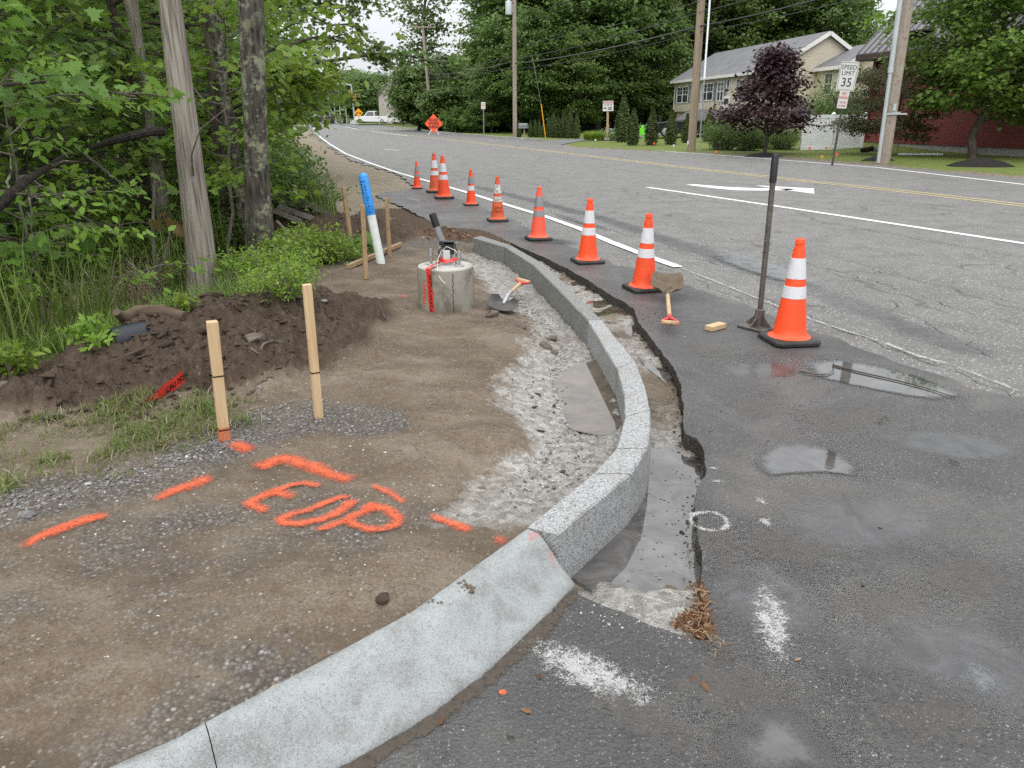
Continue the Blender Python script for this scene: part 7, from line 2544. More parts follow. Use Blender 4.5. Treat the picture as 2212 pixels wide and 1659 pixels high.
for k in range(40):
    x = -.5 + k * .42
    a = Vector((x, y0, z0 + .1)); c = Vector((x, BD / 2, BR + .35)); d_ = c - a
    sm_.box((0, 0, 0), (d_.length, .03, .05), rotM(d_, (0, -1, 1), (a + c) / 2))
sm_.build('standing_seams', M['roof_metal'], ro)
ev = MB(); ev.box((BL / 2, y0 - .02, z0 - .10), (BL + 1.05, .06, .26)); ev.box((BL / 2, y0 / 2, z0 - .22), (BL + 1.0, abs(y0), .04))
ev.build('eave', M['brown_trim'], barn)
tr = MB(); tr.box((0, .0, (BE + .38) / 2), (.2, .2, BE - .38)); tr.box((BL / 2, -.0, .40), (BL, .12, .10))
tr.build('trim', M['trim_red'], barn)
dd_ = MB(); dd_.box((1.45, .0, 2.6), (1.0, .12, 3.6)); dd_.build('dark_doorway', M['brown_trim'], barn)
pn = MB(); pn.box((2.5, -.35, BE - .35 * sl + .62), (1.7, .9, .05), Matrix.Identity(4)); pn.build('roof_panel', M['brown_trim'], barn)
pp = D(1990, 338, 0)
o = MB().tube([pp + Vector((-.8, .3, .07)), pp + Vector((.9, .1, .07))], .05, 10).build('drain_pipe', M['vinyl'], None, True)
T(o, 'white plastic pipe lying on the lawn along the red building', 'pipe')
o = MB().tube([D(1862, 327, .1) + Vector((.0, 0, .05)), D(1880, 325, .1) + Vector((.1, .1, .08)), D(1900, 327, .1)], [.09, .12, .08], 10).build('black_hose', M['black_plastic'], None, True)
T(o, 'black drain hose at the left foot of the red building', 'pipe')

# ------------------------------------------------------------------ white fence
fn = thing('white_fence', D(1727, 327, 0), 'white vinyl privacy fence between the purple tree and the red building', 'fence')
O = fn.location.copy()
posts = [D(1730, 327, 0), D(1790, 327, 0), D(1858, 326, 0)]
ht = AT(1790, 247, posts[1].y).z
for p in posts:
    q = MB(); q.box((0, 0, ht / 2 - .1), (.13, .13, ht + .2)); q.lathe([(.105, ht), (.105, ht + .03), (.02, ht + .10)], 4, Matrix.Rotation(math.pi / 4, 4, 'Z'))
    o = q.build('post', M['vinyl'], fn); o.location = p - O
for a, c in ((posts[0], posts[1]), (posts[1], posts[2])):
    d_ = c - a; Lp = d_.length - .15
    Mx = rotM(d_, (0, 0, 1), (a + c) / 2 - O)
    q = MB()
    n_ = 14
    for k in range(n_):
        q.box((-Lp / 2 + Lp * (k + .5) / n_, 0, ht / 2 + .02), (Lp / n_ - .006, .03, ht - .30), Mx)
    q.box((0, .012, ht / 2), (Lp, .01, ht - .3), Mx)
    q.build('panel', M['vinyl'], fn)
    for z in (.14, ht - .09):
        MB().box((0, 0, z), (Lp, .055, .15), Mx).build('rail', M['vinyl'], fn)


# ------------------------------------------------------------------ utility poles and wires
def pole(name, label, B, toppx, r0, r1, mat, H=None, group='utility poles along the road'):
    t = thing(name, B, label, 'utility pole', group)
    top = AT(toppx[0], toppx[1], B.y) - B
    if H:
        top = top * (H / top.z)
    MB().tube([Vector((0, 0, -.3))] + [top * k / 10 for k in range(11)], [r0 * 1.03] + [r0 + (r1 - r0) * k / 10 for k in range(11)], 14).build('shaft', mat, t, True)
    return t, top


PB1 = D(1908, 354, 0)
p1, tp1 = pole('utility_pole', 'big grey wooden utility pole with a metal conduit, beside the red building', PB1, (1961, 0), .205, .165, M['pole_wood'], 11.5)
cdt = MB()
k0 = AT(1897, 352, PB1.y - .25) - PB1; k1 = AT(1944.5, 0, PB1.y - .25) - PB1
cdt.tube([k0, k0.lerp(k1, .57)], .062, 12); cdt.tube([k0.lerp(k1, .57), k0.lerp(k1, .60)], .085, 12); cdt.tube([k0.lerp(k1, .60), k1, k1 * 1.25 - k0 * .25], .078, 12)
cdt.build('conduit', M['pale_metal'], p1, True)
br = MB()
q = AT(1928, 246, PB1.y) - PB1
br.box(q + Vector((0, -.22, 0)), (.75, .03, .05)); br.box(q + Vector((0, -.22, .05)), (.30, .03, .03))
br.box(AT(1925, 232, PB1.y) - PB1 + Vector((0, -.23, 0)), (.10, .03, .22))
br.build('bracket', M['pale_metal'], p1)
kk = AT(1943, 230, PB1.y) - PB1
MB().tube([AT(1944, 170, PB1.y) - PB1 + Vector((.05, -.16, 0)), kk + Vector((.08, -.16, 0)), AT(1936, 290, PB1.y) - PB1 + Vector((.05, -.18, 0)), AT(1931, 330, PB1.y) - PB1 + Vector((.0, -.2, 0))], .012, 6).build('ground_wire', M['black_plastic'], p1, True)
PB2 = D(1493, 327.5, 0)
p2, tp2 = pole('utility_pole', 'brown wooden utility pole standing in front of the house', PB2, (1515, 0), .185, .15, M['pole_brown'], 10.5)
tg = MB(); tg.box(AT(1485, 308, PB2.y) - PB2 + Vector((0, -.1, 0)), (.06, .02, .16)); tg.build('tag', M['sign_bright'], p2)
RB = D(1510, 331, 0)
o = thing('metal_rod', RB, 'thin pale metal rod rising beside the brown utility pole', 'rod')
tt_ = AT(1533.5, 0, RB.y) - RB
MB().tube([Vector((0, 0, -.2)), tt_ * .52], .030, 8).build('lower_rod', M['steel'], o, True)
MB().tube([tt_ * .50, tt_ * 1.25], [.040, .036], 8).build('upper_rod', M['vinyl'], o, True)
PB3 = D(1112.5, 298, 0)
p3, tp3 = pole('utility_pole', 'pale wooden utility pole carrying a white transformer', PB3, (1111, 0), .165, .13, M['pole_wood'], 11.5)
tf = MB(); q = AT(1099, 18, PB3.y) - PB3
tf.lathe([(.20, -.42), (.23, -.40), (.23, .42), (.20, .46), (.05, .50)], 18, Matrix.Translation(q))
tf.tube([q + Vector((0, 0, .5)), q + Vector((0, 0, .72))], .04, 8)
tf.box(q + Vector((.28, 0, 0)), (.2, .08, .5))
tf.build('transformer', M['pale_metal'], p3, True)
tf = MB(); tf.lathe([(.09, -.1), (.1, 0), (.09, .1)], 10, Matrix.Translation(AT(1112, 49, PB3.y) - PB3)); tf.build('splice_case', M['black_plastic'], p3, True)
PB4 = D(934, 284.5, 0)
p4, tp4 = pole('utility_pole', 'utility pole leaning left with a cross arm, behind the orange sign', PB4, (913, 56), .19, .14, M['pole_wood'])
ca = MB(); ca.box(tp4 + Vector((0, -.15, -.12)), (2.6, .10, .12))
for s_ in (-1.2, -.6, .6, 1.2):
    ca.tube([tp4 + Vector((s_, -.15, -.05)), tp4 + Vector((s_, -.15, .18))], .05, 6)
ca.build('cross_arm', M['pole_wood'], p4)
PB5 = stand(852.5, 266, 150, 0.1)
p5, tp5 = pole('utility_pole', 'farther utility pole with a cross arm, left of the tall open tree', PB5, (841, 121), .2, .15, M['pole_wood'])
ca = MB(); ca.box(tp5 + Vector((.6, -.15, -.25)), (2.8, .12, .12)); ca.build('cross_arm', M['pole_wood'], p5)


def wire(label, pts, r_, sag, group=None):
    out = []
    for a, c in zip(pts[:-1], pts[1:]):
        n = 18
        for i in range(n):
            t = i / n; p = a.lerp(c, t); p.z -= sag * 4 * t * (1 - t) * (a - c).length / 30
            out.append(p)
    out.append(pts[-1])
    return T(MB().tube(out, r_, 5).build('power_line', M['black_plastic'], None, True), label, 'wire', group)


PX = lambda px, py, Y: AT(px, py, Y)
Y2, Y3, Y4 = PB2.y, PB3.y, PB4.y
# pole 3 -> pole 2 -> off to the right
for (y3, y2, x_r, y_r, Yr, r_, lab) in [(97, 4, 1640, -60, 30, .012, 'uppermost thin cable running from the transformer pole to the right'), (126, 28, 1800, -60, 28, .016, 'second cable from the top between the two middle poles'), (137, 58, 1800, -10, 30, .034, 'thick bundled cable passing the brown utility pole'), (149, 70, 1960, -30, 27, .014, 'lowest thin cable under the thick bundle')]:
    wire(lab, [PX(1112, y3, Y3), PX(1506, y2, Y2), PX(x_r, y_r, Yr)], r_, .25)
wire('high thin wire from the transformer pole up to the right', [PX(1112, 45, Y3), PX(1330, -40, 44)], .010, .1)
wire('second high thin wire beside it, just below', [PX(1112, 55, Y3), PX(1390, -40, 42)], .010, .1)
# pole 4 -> pole 3
for k, (y4, y3) in enumerate([(152, 119), (160, 131), (167, 143)]):
    wire(('upper', 'middle', 'lower')[k] + ' cable between the left leaning pole and the transformer pole', [PX(923, y4, Y4), PX(1112, y3, Y3)], .03 if k == 1 else .018, .35)
wire('thin high wire from the cross arm toward the transformer pole', [PX(926, 58, Y4), PX(1112, 4, Y3)], .012, .3)
# pole 5 -> pole 4
for k, (a5, a4) in enumerate([((838, 122), (902, 57)), ((846, 121), (913, 57)), ((856, 123), (921, 58)), ((846, 190), (920, 155)), ((848, 196), (922, 163))]):
    wire(('outer thin', 'middle thin', 'inner thin', 'upper heavy', 'lower heavy')[k] + ' wire between the far pole and the left leaning pole', [PX(*a5, PB5.y), PX(*a4, Y4)], .014 if k < 3 else .026, .3)
wire('wire from the far pole down to the signal mast', [PX(845, 165, PB5.y), PX(759, 184, 150), PX(682, 193, 175)], .02, .12)
gy = thing('guy_wire', stand(1179, 298, 56), 'thin guy wire with a bright yellow guard in front of the evergreen row', 'guy wire')
gB = gy.location.copy(); g1_ = AT(1169, 225, 56) - gB; g2_ = AT(1157, 160, 56) - gB
MB().tube([Vector((0, 0, -.1)), g1_], .035, 8).build('guard', M['limeplastic'] if 'limeplastic' in M else M['sign_yellow'], gy, True)
MB().tube([g1_, g2_, g2_ * 1.6 - g1_ * .6], .010, 5).build('cable', M['steel'], gy, True)


# ------------------------------------------------------------------ signs
def post_sign(name, label, foot, toppost, centre, wpx, hpx, mat_face, mat_post, prad=.025, group=None, cat='sign', lean_plane=True, radius=.02, border=None, kindp='square'):
    B = foot
    t = thing(name, B, label, cat, group)
    top = AT(*toppost, B.y) - B
    MB().tube([Vector((0, 0, -.2)), top], prad, 8 if kindp == 'round' else 4).build('post', mat_post, t)
    return t, top


def plate(t, parent_loc, cpx, wpx, hpx, mat, updir, name='panel', dy=-.04, r_=.03, edge=None):
    """flat sign plate centred on a pixel, its up axis along the post"""
    Y = parent_loc.y
    c = AT(*cpx, Y) - parent_loc + Vector((0, dy, 0))
    sc_ = (AT(cpx[0] + .5, cpx[1], Y) - AT(cpx[0] - .5, cpx[1], Y)).length
    w_, h_ = wpx * sc_, hpx * sc_ * 1.03
    u = Vector(updir).normalized()
    face = Vector((0, EYE * 0, 0)) + Vector((-parent_loc.x * .35, -parent_loc.y, 0)).normalized()
    X = u.cross(face).normalized(); N = X.cross(u)
    Mx = Matrix((X, u, N)).transposed().to_4x4(); Mx.translation = c
    pts = []
    for sx_, sy_ in ((1, -1), (1, 1), (-1, 1), (-1, -1)):
        for a in (0, 1, 2):
            an_ = {(1, -1): -90, (1, 1): 0, (-1, 1): 90, (-1, -1): 180}[(sx_, sy_)] + a * 45
            pts.append((sx_ * (w_ / 2 - r_) + r_ * math.cos(R(an_)), sy_ * (h_ / 2 - r_) + r_ * math.sin(R(an_))))
    o = MB().prism(pts, -.004, 0, Mx).build(name, mat, t)
    if edge:
        e = MB()
        i = .035 * h_
        for (x, y, a, b_) in ((0, h_ / 2 - i, w_ - 2 * i, .012 * h_), (0, -h_ / 2 + i, w_ - 2 * i, .012 * h_), (w_ / 2 - i, 0, .012 * h_, h_ - 2 * i), (-w_ / 2 + i, 0, .012 * h_, h_ - 2 * i)):
            e.box((x, y, .0015), (a, b_, .002), Mx)
        e.build('border', edge, o)
    return o, Mx, w_, h_


SB_ = D(1797, 357, 0)
t, top = post_sign('speed_limit_sign', 'leaning speed limit sign reading 35 with a smaller parking sign below', SB_, (1835, 142), None, 0, 0, None, M['post_green'], .035)
up_ = top.normalized()
o, Mx, w_, h_ = plate(t, SB_, (1829.5, 165), 38, 57, M['sign_white'], up_ + Vector((.03, 0, 0)), 'speed_panel', -.05, .03, M['black_ink'])
for s_, y, sz in (('SPEED', .30, .215), ('LIMIT', .10, .215), ('35', -.22, .43)):
    text('lettering', s_, sz * h_, M['black_ink'], o, Mx @ Matrix.Translation((0, y * h_, .003)), 'CENTER', .001, .92, .0)
o, Mx, w_, h_ = plate(t, SB_, (1820, 215), 20, 35, M['sign_white'], up_ + Vector((.03, 0, 0)), 'parking_panel', -.05, .02)
for s_, y, sz, mt in (('NO', .33, .24, 'red_ink'), ('PARKING', .10, .20, 'red_ink'), ('THIS SIDE', -.17, .14, 'red_ink'), ('OF STREET', -.36, .14, 'red_ink')):
    text('lettering', s_, sz * h_, M[mt], o, Mx @ Matrix.Translation((0, y * h_, .003)), 'CENTER', .001, .62, .001)
for (ft, tp_, c, lab) in [((1045, 296), (1044, 221), (1044, 228), 'small white no parking sign left of the transformer pole'), ((909.5, 275.5), (906.5, 232), (906.7, 235.5), 'smallest white no parking sign, left of the orange diamond')]:
    B = D(*ft, 0) + Vector((0, .4, 0))
    t, top = post_sign('no_parking_sign', lab, B, tp_, None, 0, 0, None, M['steel'], .035, 'no parking signs')
    o, Mx, w_, h_ = plate(t, B, c, 9, 13.5, M['sign_bright'], top, 'panel', -.05, .02)
    for s_, y, sz in (('NO', .30, .26), ('PARKING', .05, .2), ('THIS SIDE', -.22, .15)):
        text('lettering', s_, sz * h_, M['red_ink'], o, Mx @ Matrix.Translation((0, y * h_, .004)), 'CENTER', .001, .6, .004)
B = stand(1312, 302, 52)
t, top = post_sign('private_sign', 'white sign with a red heading on an orange brown wooden post', B, (1313, 224), None, 0, 0, None, M['ash_wood'], .075)
o, Mx, w_, h_ = plate(t, B, (1313.3, 229), 22.5, 20, M['sign_bright'], top, 'panel', -.09, .03)
MB().box((0, h_ * .36, .004), (w_ * .92, h_ * .17, .004), Mx).build('red_heading', M['red_ink'], o)
text('lettering', 'PRIVATE PROPERTY', h_ * .13, M['sign_bright'], o, Mx @ Matrix.Translation((0, h_ * .36, .008)), 'CENTER', .001, .78, .003)
text('lettering', 'NO', h_ * .30, M['black_ink'], o, Mx @ Matrix.Translation((-w_ * .27, -h_ * .22, .005)), 'CENTER', .001, .75, .006)
for k, s_ in enumerate(('SOLICITING', 'LOITERING', 'TRESPASSING')):
    text('lettering', s_, h_ * .115, M['black_ink'], o, Mx @ Matrix.Translation((w_ * .17, -h_ * (.12 + .115 * k), .005)), 'CENTER', .001, .66, .003)
for x in (-.28, 0, .28):
    MB().tube([Mx @ Vector((x * w_ + .075 * h_ * math.cos(a), h_ * .12 + .075 * h_ * math.sin(a), .005)) for a in np.linspace(0, 6.283, 15)], .012, 5, False).build('icon', M['black_ink'], o)

# orange road work sign on its stand
B = D(937, 291, 0)
t = thing('road_work_sign', B, 'orange diamond sign reading road work ahead on white splayed legs', 'sign')
c = AT(937, 267, B.y) - B
sc_ = B.y / FPX * 1.06
hd = 17.3 * sc_
Mx = Matrix.Translation(c) @ Matrix.Rotation(math.pi / 2, 4, 'X')
rnd_ = []
for k in range(4):
    a0 = k * 90
    for a in (-12, 0, 12):
        rnd_.append((math.cos(R(a0 + a * .35)) * hd * (1 - .004 * abs(a)), math.sin(R(a0 + a * .35)) * hd * (1 - .004 * abs(a))))
o = MB().prism(rnd_, -.01, .01, Mx).build('panel', M['sign_orange'], t)
for s_, y in (('ROAD', .36), ('WORK', .0), ('AHEAD', -.36)):
    text('lettering', s_, hd * .42, M['brown_trim'], o, Mx @ Matrix.Translation((0, y * hd, .012)), 'CENTER', .001, .9, .012)
lg_ = MB()
for s_ in (-1, 1):
    lg_.tube([c + Vector((s_ * .10, .12, -.35 * hd)), AT(937 + s_ * 11, 292, B.y - .2) - B], .03, 6)
    lg_.tube([c + Vector((s_ * .10, .12, -.35 * hd)), AT(937 + s_ * 9, 291, B.y + .9) - B], .03, 6)
lg_.tube([c + Vector((0, .10, -hd)), c + Vector((0, .10, hd))], .025, 6)
lg_.build('stand', M['sign_bright'], t)

# ------------------------------------------------------------------ mailboxes, figure, flags
for (ft, bx, lab, s_) in [((1132.5, 299), (1130.6, 273.5), 'grey mailbox on a post right of the transformer pole', 1.0), ((887, 276.5), (885, 262), 'dark mailbox on a post far down the road', 1.0)]:
    B = D(*ft, 0) + Vector((0, .2, 0)) if ft[0] > 1000 else D(*ft, 0)
    t = thing('mailbox', B, lab, 'mailbox')
    c = AT(*bx, B.y) - B
    MB().box((0, 0, c.z / 2 - .1), (.10, .10, c.z + .1)).build('post', M['pole_brown'], t)
    m_ = MB()
    pr_ = [(-.17, 0), (.17, 0), (.17, .2)] + [(.17 * math.cos(a), .2 + .15 * math.sin(a)) for a in np.linspace(.3, 2.84, 7)] + [(-.17, .2)]
    m_.prism(pr_, -.32, .32, Matrix.Translation(c + Vector((0, 0, -.12))) @ Matrix.Rotation(R(65), 4, 'Z') @ Matrix.Rotation(math.pi / 2, 4, 'X'))
    m_.build('box', M['shutter'] if s_ and ft[0] > 1000 else M['black_plastic'], t, False)
M['lime'] = simple('lime_plastic', (0.16, 0.72, 0.03), .5, .3, 0, .06, 3)
B = stand(1386.6, 289, 53)
t = thing('safety_figure', B, 'lime green cut out safety figure of a child holding a flag by the house drive', 'figure')
sc_ = B.y / FPX * 1.06
fpts = [(-8.5, 0), (-5, 0), (-1, 7), (2.6, 6.2), (3.4, 0), (7.2, 0), (6.6, 4), (4.6, 10.5), (5.4, 12), (8.6, 15.2), (7.6, 17.4), (4, 16.4), (2.5, 17.6), (3.8, 20.4), (3.4, 23), (1.2, 24.6), (-1.4, 23.6), (-2, 20.6), (-1.8, 18.8), (-4.6, 17.2), (-6, 12), (-4.6, 9)]
MB().prism([(x * sc_, y * sc_) for x, y in fpts], -.02, .02, Matrix.Rotation(math.pi / 2, 4, 'X')).build('body', M['lime'], t, False, .01, 1)
MB().tube([Vector((7 * sc_, -.03, 15 * sc_)), Vector((14.2 * sc_, -.03, 27 * sc_))], .012, 6).build('flag_pole', M['vinyl'], t)
MB().add([(14.2 * sc_, -.03, 27 * sc_), (15.2 * sc_, -.05, 23.6 * sc_), (12.8 * sc_, -.03, 24.2 * sc_), (14.2 * sc_, -.028, 27 * sc_ + .001)], [(0, 1, 2)]).build('flag', M['sign_bright'], t)
FLG = [(1410, 318, 'sign_orange', 'small pale utility flag at the foot of the second pointed evergreen'), (1452, 321.5, 'sign_bright', 'small white utility flag between the evergreens and the road'), (1284, 309, 'sign_bright', 'small white utility flag beside the house drive'), (1126, 299, 'sign_bright', 'small white utility flag left of the mailbox'), (1544, 331, 'sign_orange', 'small orange utility flag right of the thin metal rod'),
       (1744, 333, 'sign_orange', 'orange utility flag on the lawn in front of the white fence'), (1780, 331, 'sign_yellow', 'yellow utility flag left of the leaning speed limit post'), (1803, 343, 'sign_orange', 'orange utility flag at the foot of the speed limit post'), (1663, 349, 'sign_bright', 'white utility flag in the roadside grass below the purple tree'), (1772, 343, 'sign_yellow', 'faint yellow utility flag low on the lawn')]
for k, (px, py, m_, lab) in enumerate(FLG):
    B = D(px, py + 5, 0); B.z = gz(B.x, B.y)
    t = thing('utility_flag', B, lab, 'flag', 'utility marking flags')
    MB().tube([(0, 0, -.05), (0.01, 0, .30)], .004, 4).build('wire', M['steel'], t)
    MB().add([(0, 0, .30), (.10, .01, .29), (.10, .02, .20), (0, 0, .21)], [(0, 1, 2, 3)]).build('flag', M[m_], t)


# ------------------------------------------------------------------ cars
def car(name, loc, heading, label, paint, kind='suv', L=4.6, W=1.82, H=1.68, cat='car'):
    t = thing(name, loc, label, cat)
    t.rotation_euler = (0, 0, heading)            # local +X is the front of the car
    g = .22
    if kind == 'suv':
        low = [(-.5, .30), (-.495, .60), (-.47, .62), (.20, .60), (.47, .52), (.5, .38), (.49, g / H + .02)]
        cab = [(-.47, .60), (-.40, .965), (-.30, 1.0), (.02, .99), (.22, .62)]
    else:
        low = [(-.5, .32), (-.5, .58), (-.12, .58), (.22, .60), (.47, .56), (.5, .40), (.49, g / H + .04)]
        cab = [(-.11, .58), (-.09, .97), (-.04, 1.0), (.10, .985), (.22, .60)]
    sec = [(x * L, z * H) for x, z in low]
    b = MB()
    prof = [(-.48 * L, g)] + sec
    rings = []
    for yy, ins in ((-W / 2, .03), (-W / 2 + .03, 0.0), (W / 2 - .03, 0.0), (W / 2, .03)):
        rings.append([Vector((x * (1 - ins * .4), yy, z if ins == 0 else z * (1 - .02))) for x, z in prof])
    b.loft(rings)
    b.build('body', paint, t, False, .03, 2)
    c = MB()
    rings = []
    for yy, ins in ((-W / 2 + .06, .0), (-W / 2 + .20, 1.0), (W / 2 - .20, 1.0), (W / 2 - .06, .0)):
        pass
    base = [(x * L, z * H) for x, z in cab]
    zl = base[0][1]
    ztop = H
    vs = []
    for s_ in (-1, 1):
        for x, z in base:
            k = (z - zl) / (ztop - zl)
            vs.append(Vector((x, s_ * (W / 2 - .05 - .17 * k), z)))
    n = len(base)
    fs = [tuple(range(n)), tuple(range(2 * n - 1, n - 1, -1))] + [(i, (i + 1) % n, n + (i + 1) % n, n + i) for i in range(n)]
    c.add(vs, fs)
    c.build('cabin', paint, t, False, .03, 2)
    # glass: side windows, windscreen, rear window
    gm_ = MB()
    for s_ in (-1, 1):
        q = [(base[0][0] + .12, zl + .04), (base[1][0] + .14, H * .94), (base[3][0] - .05, H * .94), (base[4][0] - .18, zl + .04)]
        vs = []
        for x, z in q:
            k = (z - zl) / (ztop - zl)
            vs.append(Vector((x, s_ * (W / 2 - .05 - .17 * k + .006), z)))
        gm_.add(vs, [(0, 1, 2, 3)])
    gm_.build('side_window', M['car_glass'], t)
    for (i, j, nm) in ((0, 1, 'rear_window'), (4, 3, 'windscreen')):
        a, d_ = Vector((base[i][0], 0, base[i][1])), Vector((base[j][0], 0, base[j][1]))
        off = Vector((-.012 if i == 0 else .012, 0, .006))
        p = a.lerp(d_, .12) + off; q = a.lerp(d_, .88) + off
        MB().add([p + Vector((0, -W / 2 + .20, 0)), p + Vector((0, W / 2 - .20, 0)), q + Vector((0, W / 2 - .30, 0)), q + Vector((0, -W / 2 + .30, 0))], [(0, 1, 2, 3)]).build(nm, M['car_glass'], t)
    for sx_ in (-1, 1):
        for sy_ in (-1, 1):
            Mx = Matrix.Translation((sx_ * L * .315, sy_ * (W / 2 - .10), .34)) @ Matrix.Rotation(math.pi / 2, 4, 'X')
            w_ = MB().lathe([(.24, -.115), (.33, -.10), (.345, 0), (.33, .10), (.24, .115)], 20, Mx).build('wheel', M['black_plastic'], t, True)
            MB().lathe([(.05, .118), (.21, .120), (.225, .112)], 14, Mx @ Matrix.Rotation(math.pi if sy_ > 0 else 0, 4, 'X')).build('rim', M['steel'], w_, True)
    for s_ in (-1, 1):
        MB().box((-L * .497, s_ * (W / 2 - .16), .56 * H), (.06, .20, .26)).build('tail_light', M['red_lamp'], t, False, .01, 1)
        MB().box((L * .478, s_ * (W / 2 - .24), .48 * H), (.10, .34, .14)).build('headlight', M['vinyl'], t, False, .01, 1)
    MB().box((-L * .5, 0, .34 * H), (.06, W * .86, .22)).build('bumper', M['black_plastic'], t, False, .02, 1)
    MB().box((-L * .512, 0, .46 * H), (.015, .32, .15)).build('number_plate', M['sign_bright'], t)
    if kind == 'pickup':
        MB().box((-.31 * L, 0, .585 * H), (.36 * L, W - .25, .02)).build('bed', M['black_plastic'], t)
    return t


M['red_lamp'] = simple('red_lamp', (0.30, 0.012, 0.012), .3, .5)
M['paint_black'] = simple('paint_black', (0.012, 0.012, 0.014), .22, .6, 0, .1, 1)
M['paint_dark'] = simple('paint_dark_red', (0.030, 0.018, 0.020), .25, .6, 0, .1, 1)
M['paint_white'] = simple('paint_white', (0.70, 0.71, 0.72), .28, .5, 0, .03, 1)
M['paint_olive'] = simple('paint_olive', (0.055, 0.06, 0.05), .4, .5, 0, .1, 1)
rd = math.atan2(.93, -.37)
car('parked_car', Vector((11.75, 51.5, gz(11.75, 51.5))), R(160), 'black car parked in front of the house behind the pointed evergreens', M['paint_black'], 'suv', 4.7, 1.9, 1.72)
car('car', D(709, 267.5, 0), rd, 'dark car driving away down the road, seen from behind', M['paint_dark'], 'suv', 4.5, 1.85, 1.66)
car('truck', AT(690, 262, 172) * Vector((1, 1, 0)), rd, 'olive truck ahead of the dark car', M['paint_olive'], 'suv', 5.5, 2.1, 2.3, 'truck')
zb = D(806, 262, 0)
car('pickup_truck', Vector((*AT(806, 262, 134)[:2], .35)), R(172), 'white pickup truck parked behind the grass island', M['paint_white'], 'pickup', 5.9, 2.0, 1.95, 'truck')
car('car', Vector((*AT(873, 262, 128)[:2], .35)), R(170), 'long white car parked right of the far utility pole', M['paint_white'], 'suv', 4.8, 1.85, 1.5)
car('van', Vector((*AT(899, 262, 150)[:2], .4)), R(120), 'white van half hidden behind the dark tree trunk', M['paint_white'], 'suv', 4.9, 2.0, 2.0, 'van')

# ------------------------------------------------------------------ down the road: building, island, signals
M['pale_wall'] = siding_mat('pale_pink_siding', (0.56, 0.50, 0.48), .2)
B = Vector((*AT(841, 262, 145)[:2], .2))
pb_ = thing('pale_building', B, 'pale pinkish gabled building beyond the white pickup truck', 'building')
pb_.rotation_euler = (0, 0, R(-8))
sw = 145 / FPX * 1.06
MB().prism([(-19 * sw, 0), (19 * sw, 0), (19 * sw, 50 * sw), (0, 70 * sw), (-19 * sw, 50 * sw)], 0, 12, Matrix.Rotation(math.pi / 2, 4, 'X') @ Matrix.Scale(-1, 4, (0, 0, 1))).build('wall', M['pale_wall'], pb_)
rf = MB()
for s_ in (-1, 1):
    q = [(s_ * 20.5 * sw, -.4, 48.4 * sw), (0, -.4, 70.5 * sw), (0, 12.4, 70.5 * sw), (s_ * 20.5 * sw, 12.4, 48.4 * sw)]
    rf.add(q + [(x, y, z + .2) for x, y, z in q], [(0, 1, 2, 3), (4, 5, 6, 7), (0, 1, 5, 4), (1, 2, 6, 5), (2, 3, 7, 6), (3, 0, 4, 7)])
rf.build('roof', M['roof'], pb_)
for (x, z, w_, h_) in ((-1, 33, 9, 7), (-2, 10, 5, 11)):
    f = MB().box((x * sw, -.03, z * sw), (w_ * sw, .08, h_ * sw)).build('window', M['trim'], pb_)
    MB().box((x * sw, -.09, z * sw), (w_ * sw * .62, .04, h_ * sw * .8)).build('pane', M['glass'], f)
M['green_door'] = simple('green_door', (0.02, 0.075, 0.055), .5, .3)
MB().box((14 * sw, -.04, 7 * sw), (9 * sw, .1, 13 * sw)).build('garage_door', M['green_door'], pb_)
sheet('side_street', [(700, 266.5), (740, 267.8), (790, 270.8), (845, 265.5), (880, 270), (868, 274), (820, 275), (775, 278)], -.003, M['far_drive'])
isl = [(742, 262.8), (770, 261), (820, 260.2), (870, 262.3), (850, 267.3), (820, 269.6), (775, 270.6), (750, 268)]
q = [tuple(D(x, y, 0)[:2]) for x, y in isl]
MB_ = MB().prism(q, -.05, .16)
M['far_lawn'] = simple('far_lawn', (0.10, 0.15, 0.04), .9, .2, 0, .3, .4, 0, 60, (0.17, 0.18, 0.07), .3)
struct(MB_.build('grass_island', M['far_lawn'], None))
kp = [D(x, y, 0) for x, y in [(1172, 306.5), (1120, 302.5), (1060, 298), (1000, 293), (940, 286.5), (900, 281.5), (870, 277.5), (850, 274.8)]]
kb = MB()
rings = []
for p in kp:
    rings.append([p + Vector((0, -.09, -.1)), p + Vector((0, .09, -.1)), p + Vector((0, .09, .17)), p + Vector((0, -.06, .17)), p + Vector((0, -.09, .15))])
kb.loft(rings)
T(kb.build('far_kerb', M['foundation'], None), 'long low kerb along the far edge of the road below the orange sign', 'kerb')


def signal_head(t, c, s_, mat, lit=None, face=(0, -1, 0)):
    h = MB()
    for k in range(3):
        z = c.z + (1 - k) * .36 * s_
        h.box((c.x, c.y, z), (.36 * s_, .25 * s_, .35 * s_))
    o = h.build('signal_head', mat, t, False, .02, 1)
    for k in range(3):
        z = c.z + (1 - k) * .36 * s_
        l_ = MB().lathe([(.13 * s_, 0), (.10 * s_, .03), (.001, .04)], 14, Matrix.Translation((c.x, c.y - .126 * s_, z)) @ Matrix.Rotation(math.pi / 2, 4, 'X'))
        l_.build('lens', M['lens_dark'] if lit is None or lit[0] != k else M[lit[1]], o, True)
        v = MB()
        pts = [Vector((c.x + .15 * s_ * math.cos(a), c.y - .20 * s_, z + .15 * s_ * math.sin(a))) for a in np.linspace(-.3, 3.44, 10)]
        v.tube(pts, .03 * s_, 5)
        v.build('visor', mat, o)


def emit(name, col, st_):
    a = NT(name)
    e = a.n('ShaderNodeEmission'); e.inputs[0].default_value = (*col, 1); e.inputs[1].default_value = st_
    return a.done(e.outputs[0])


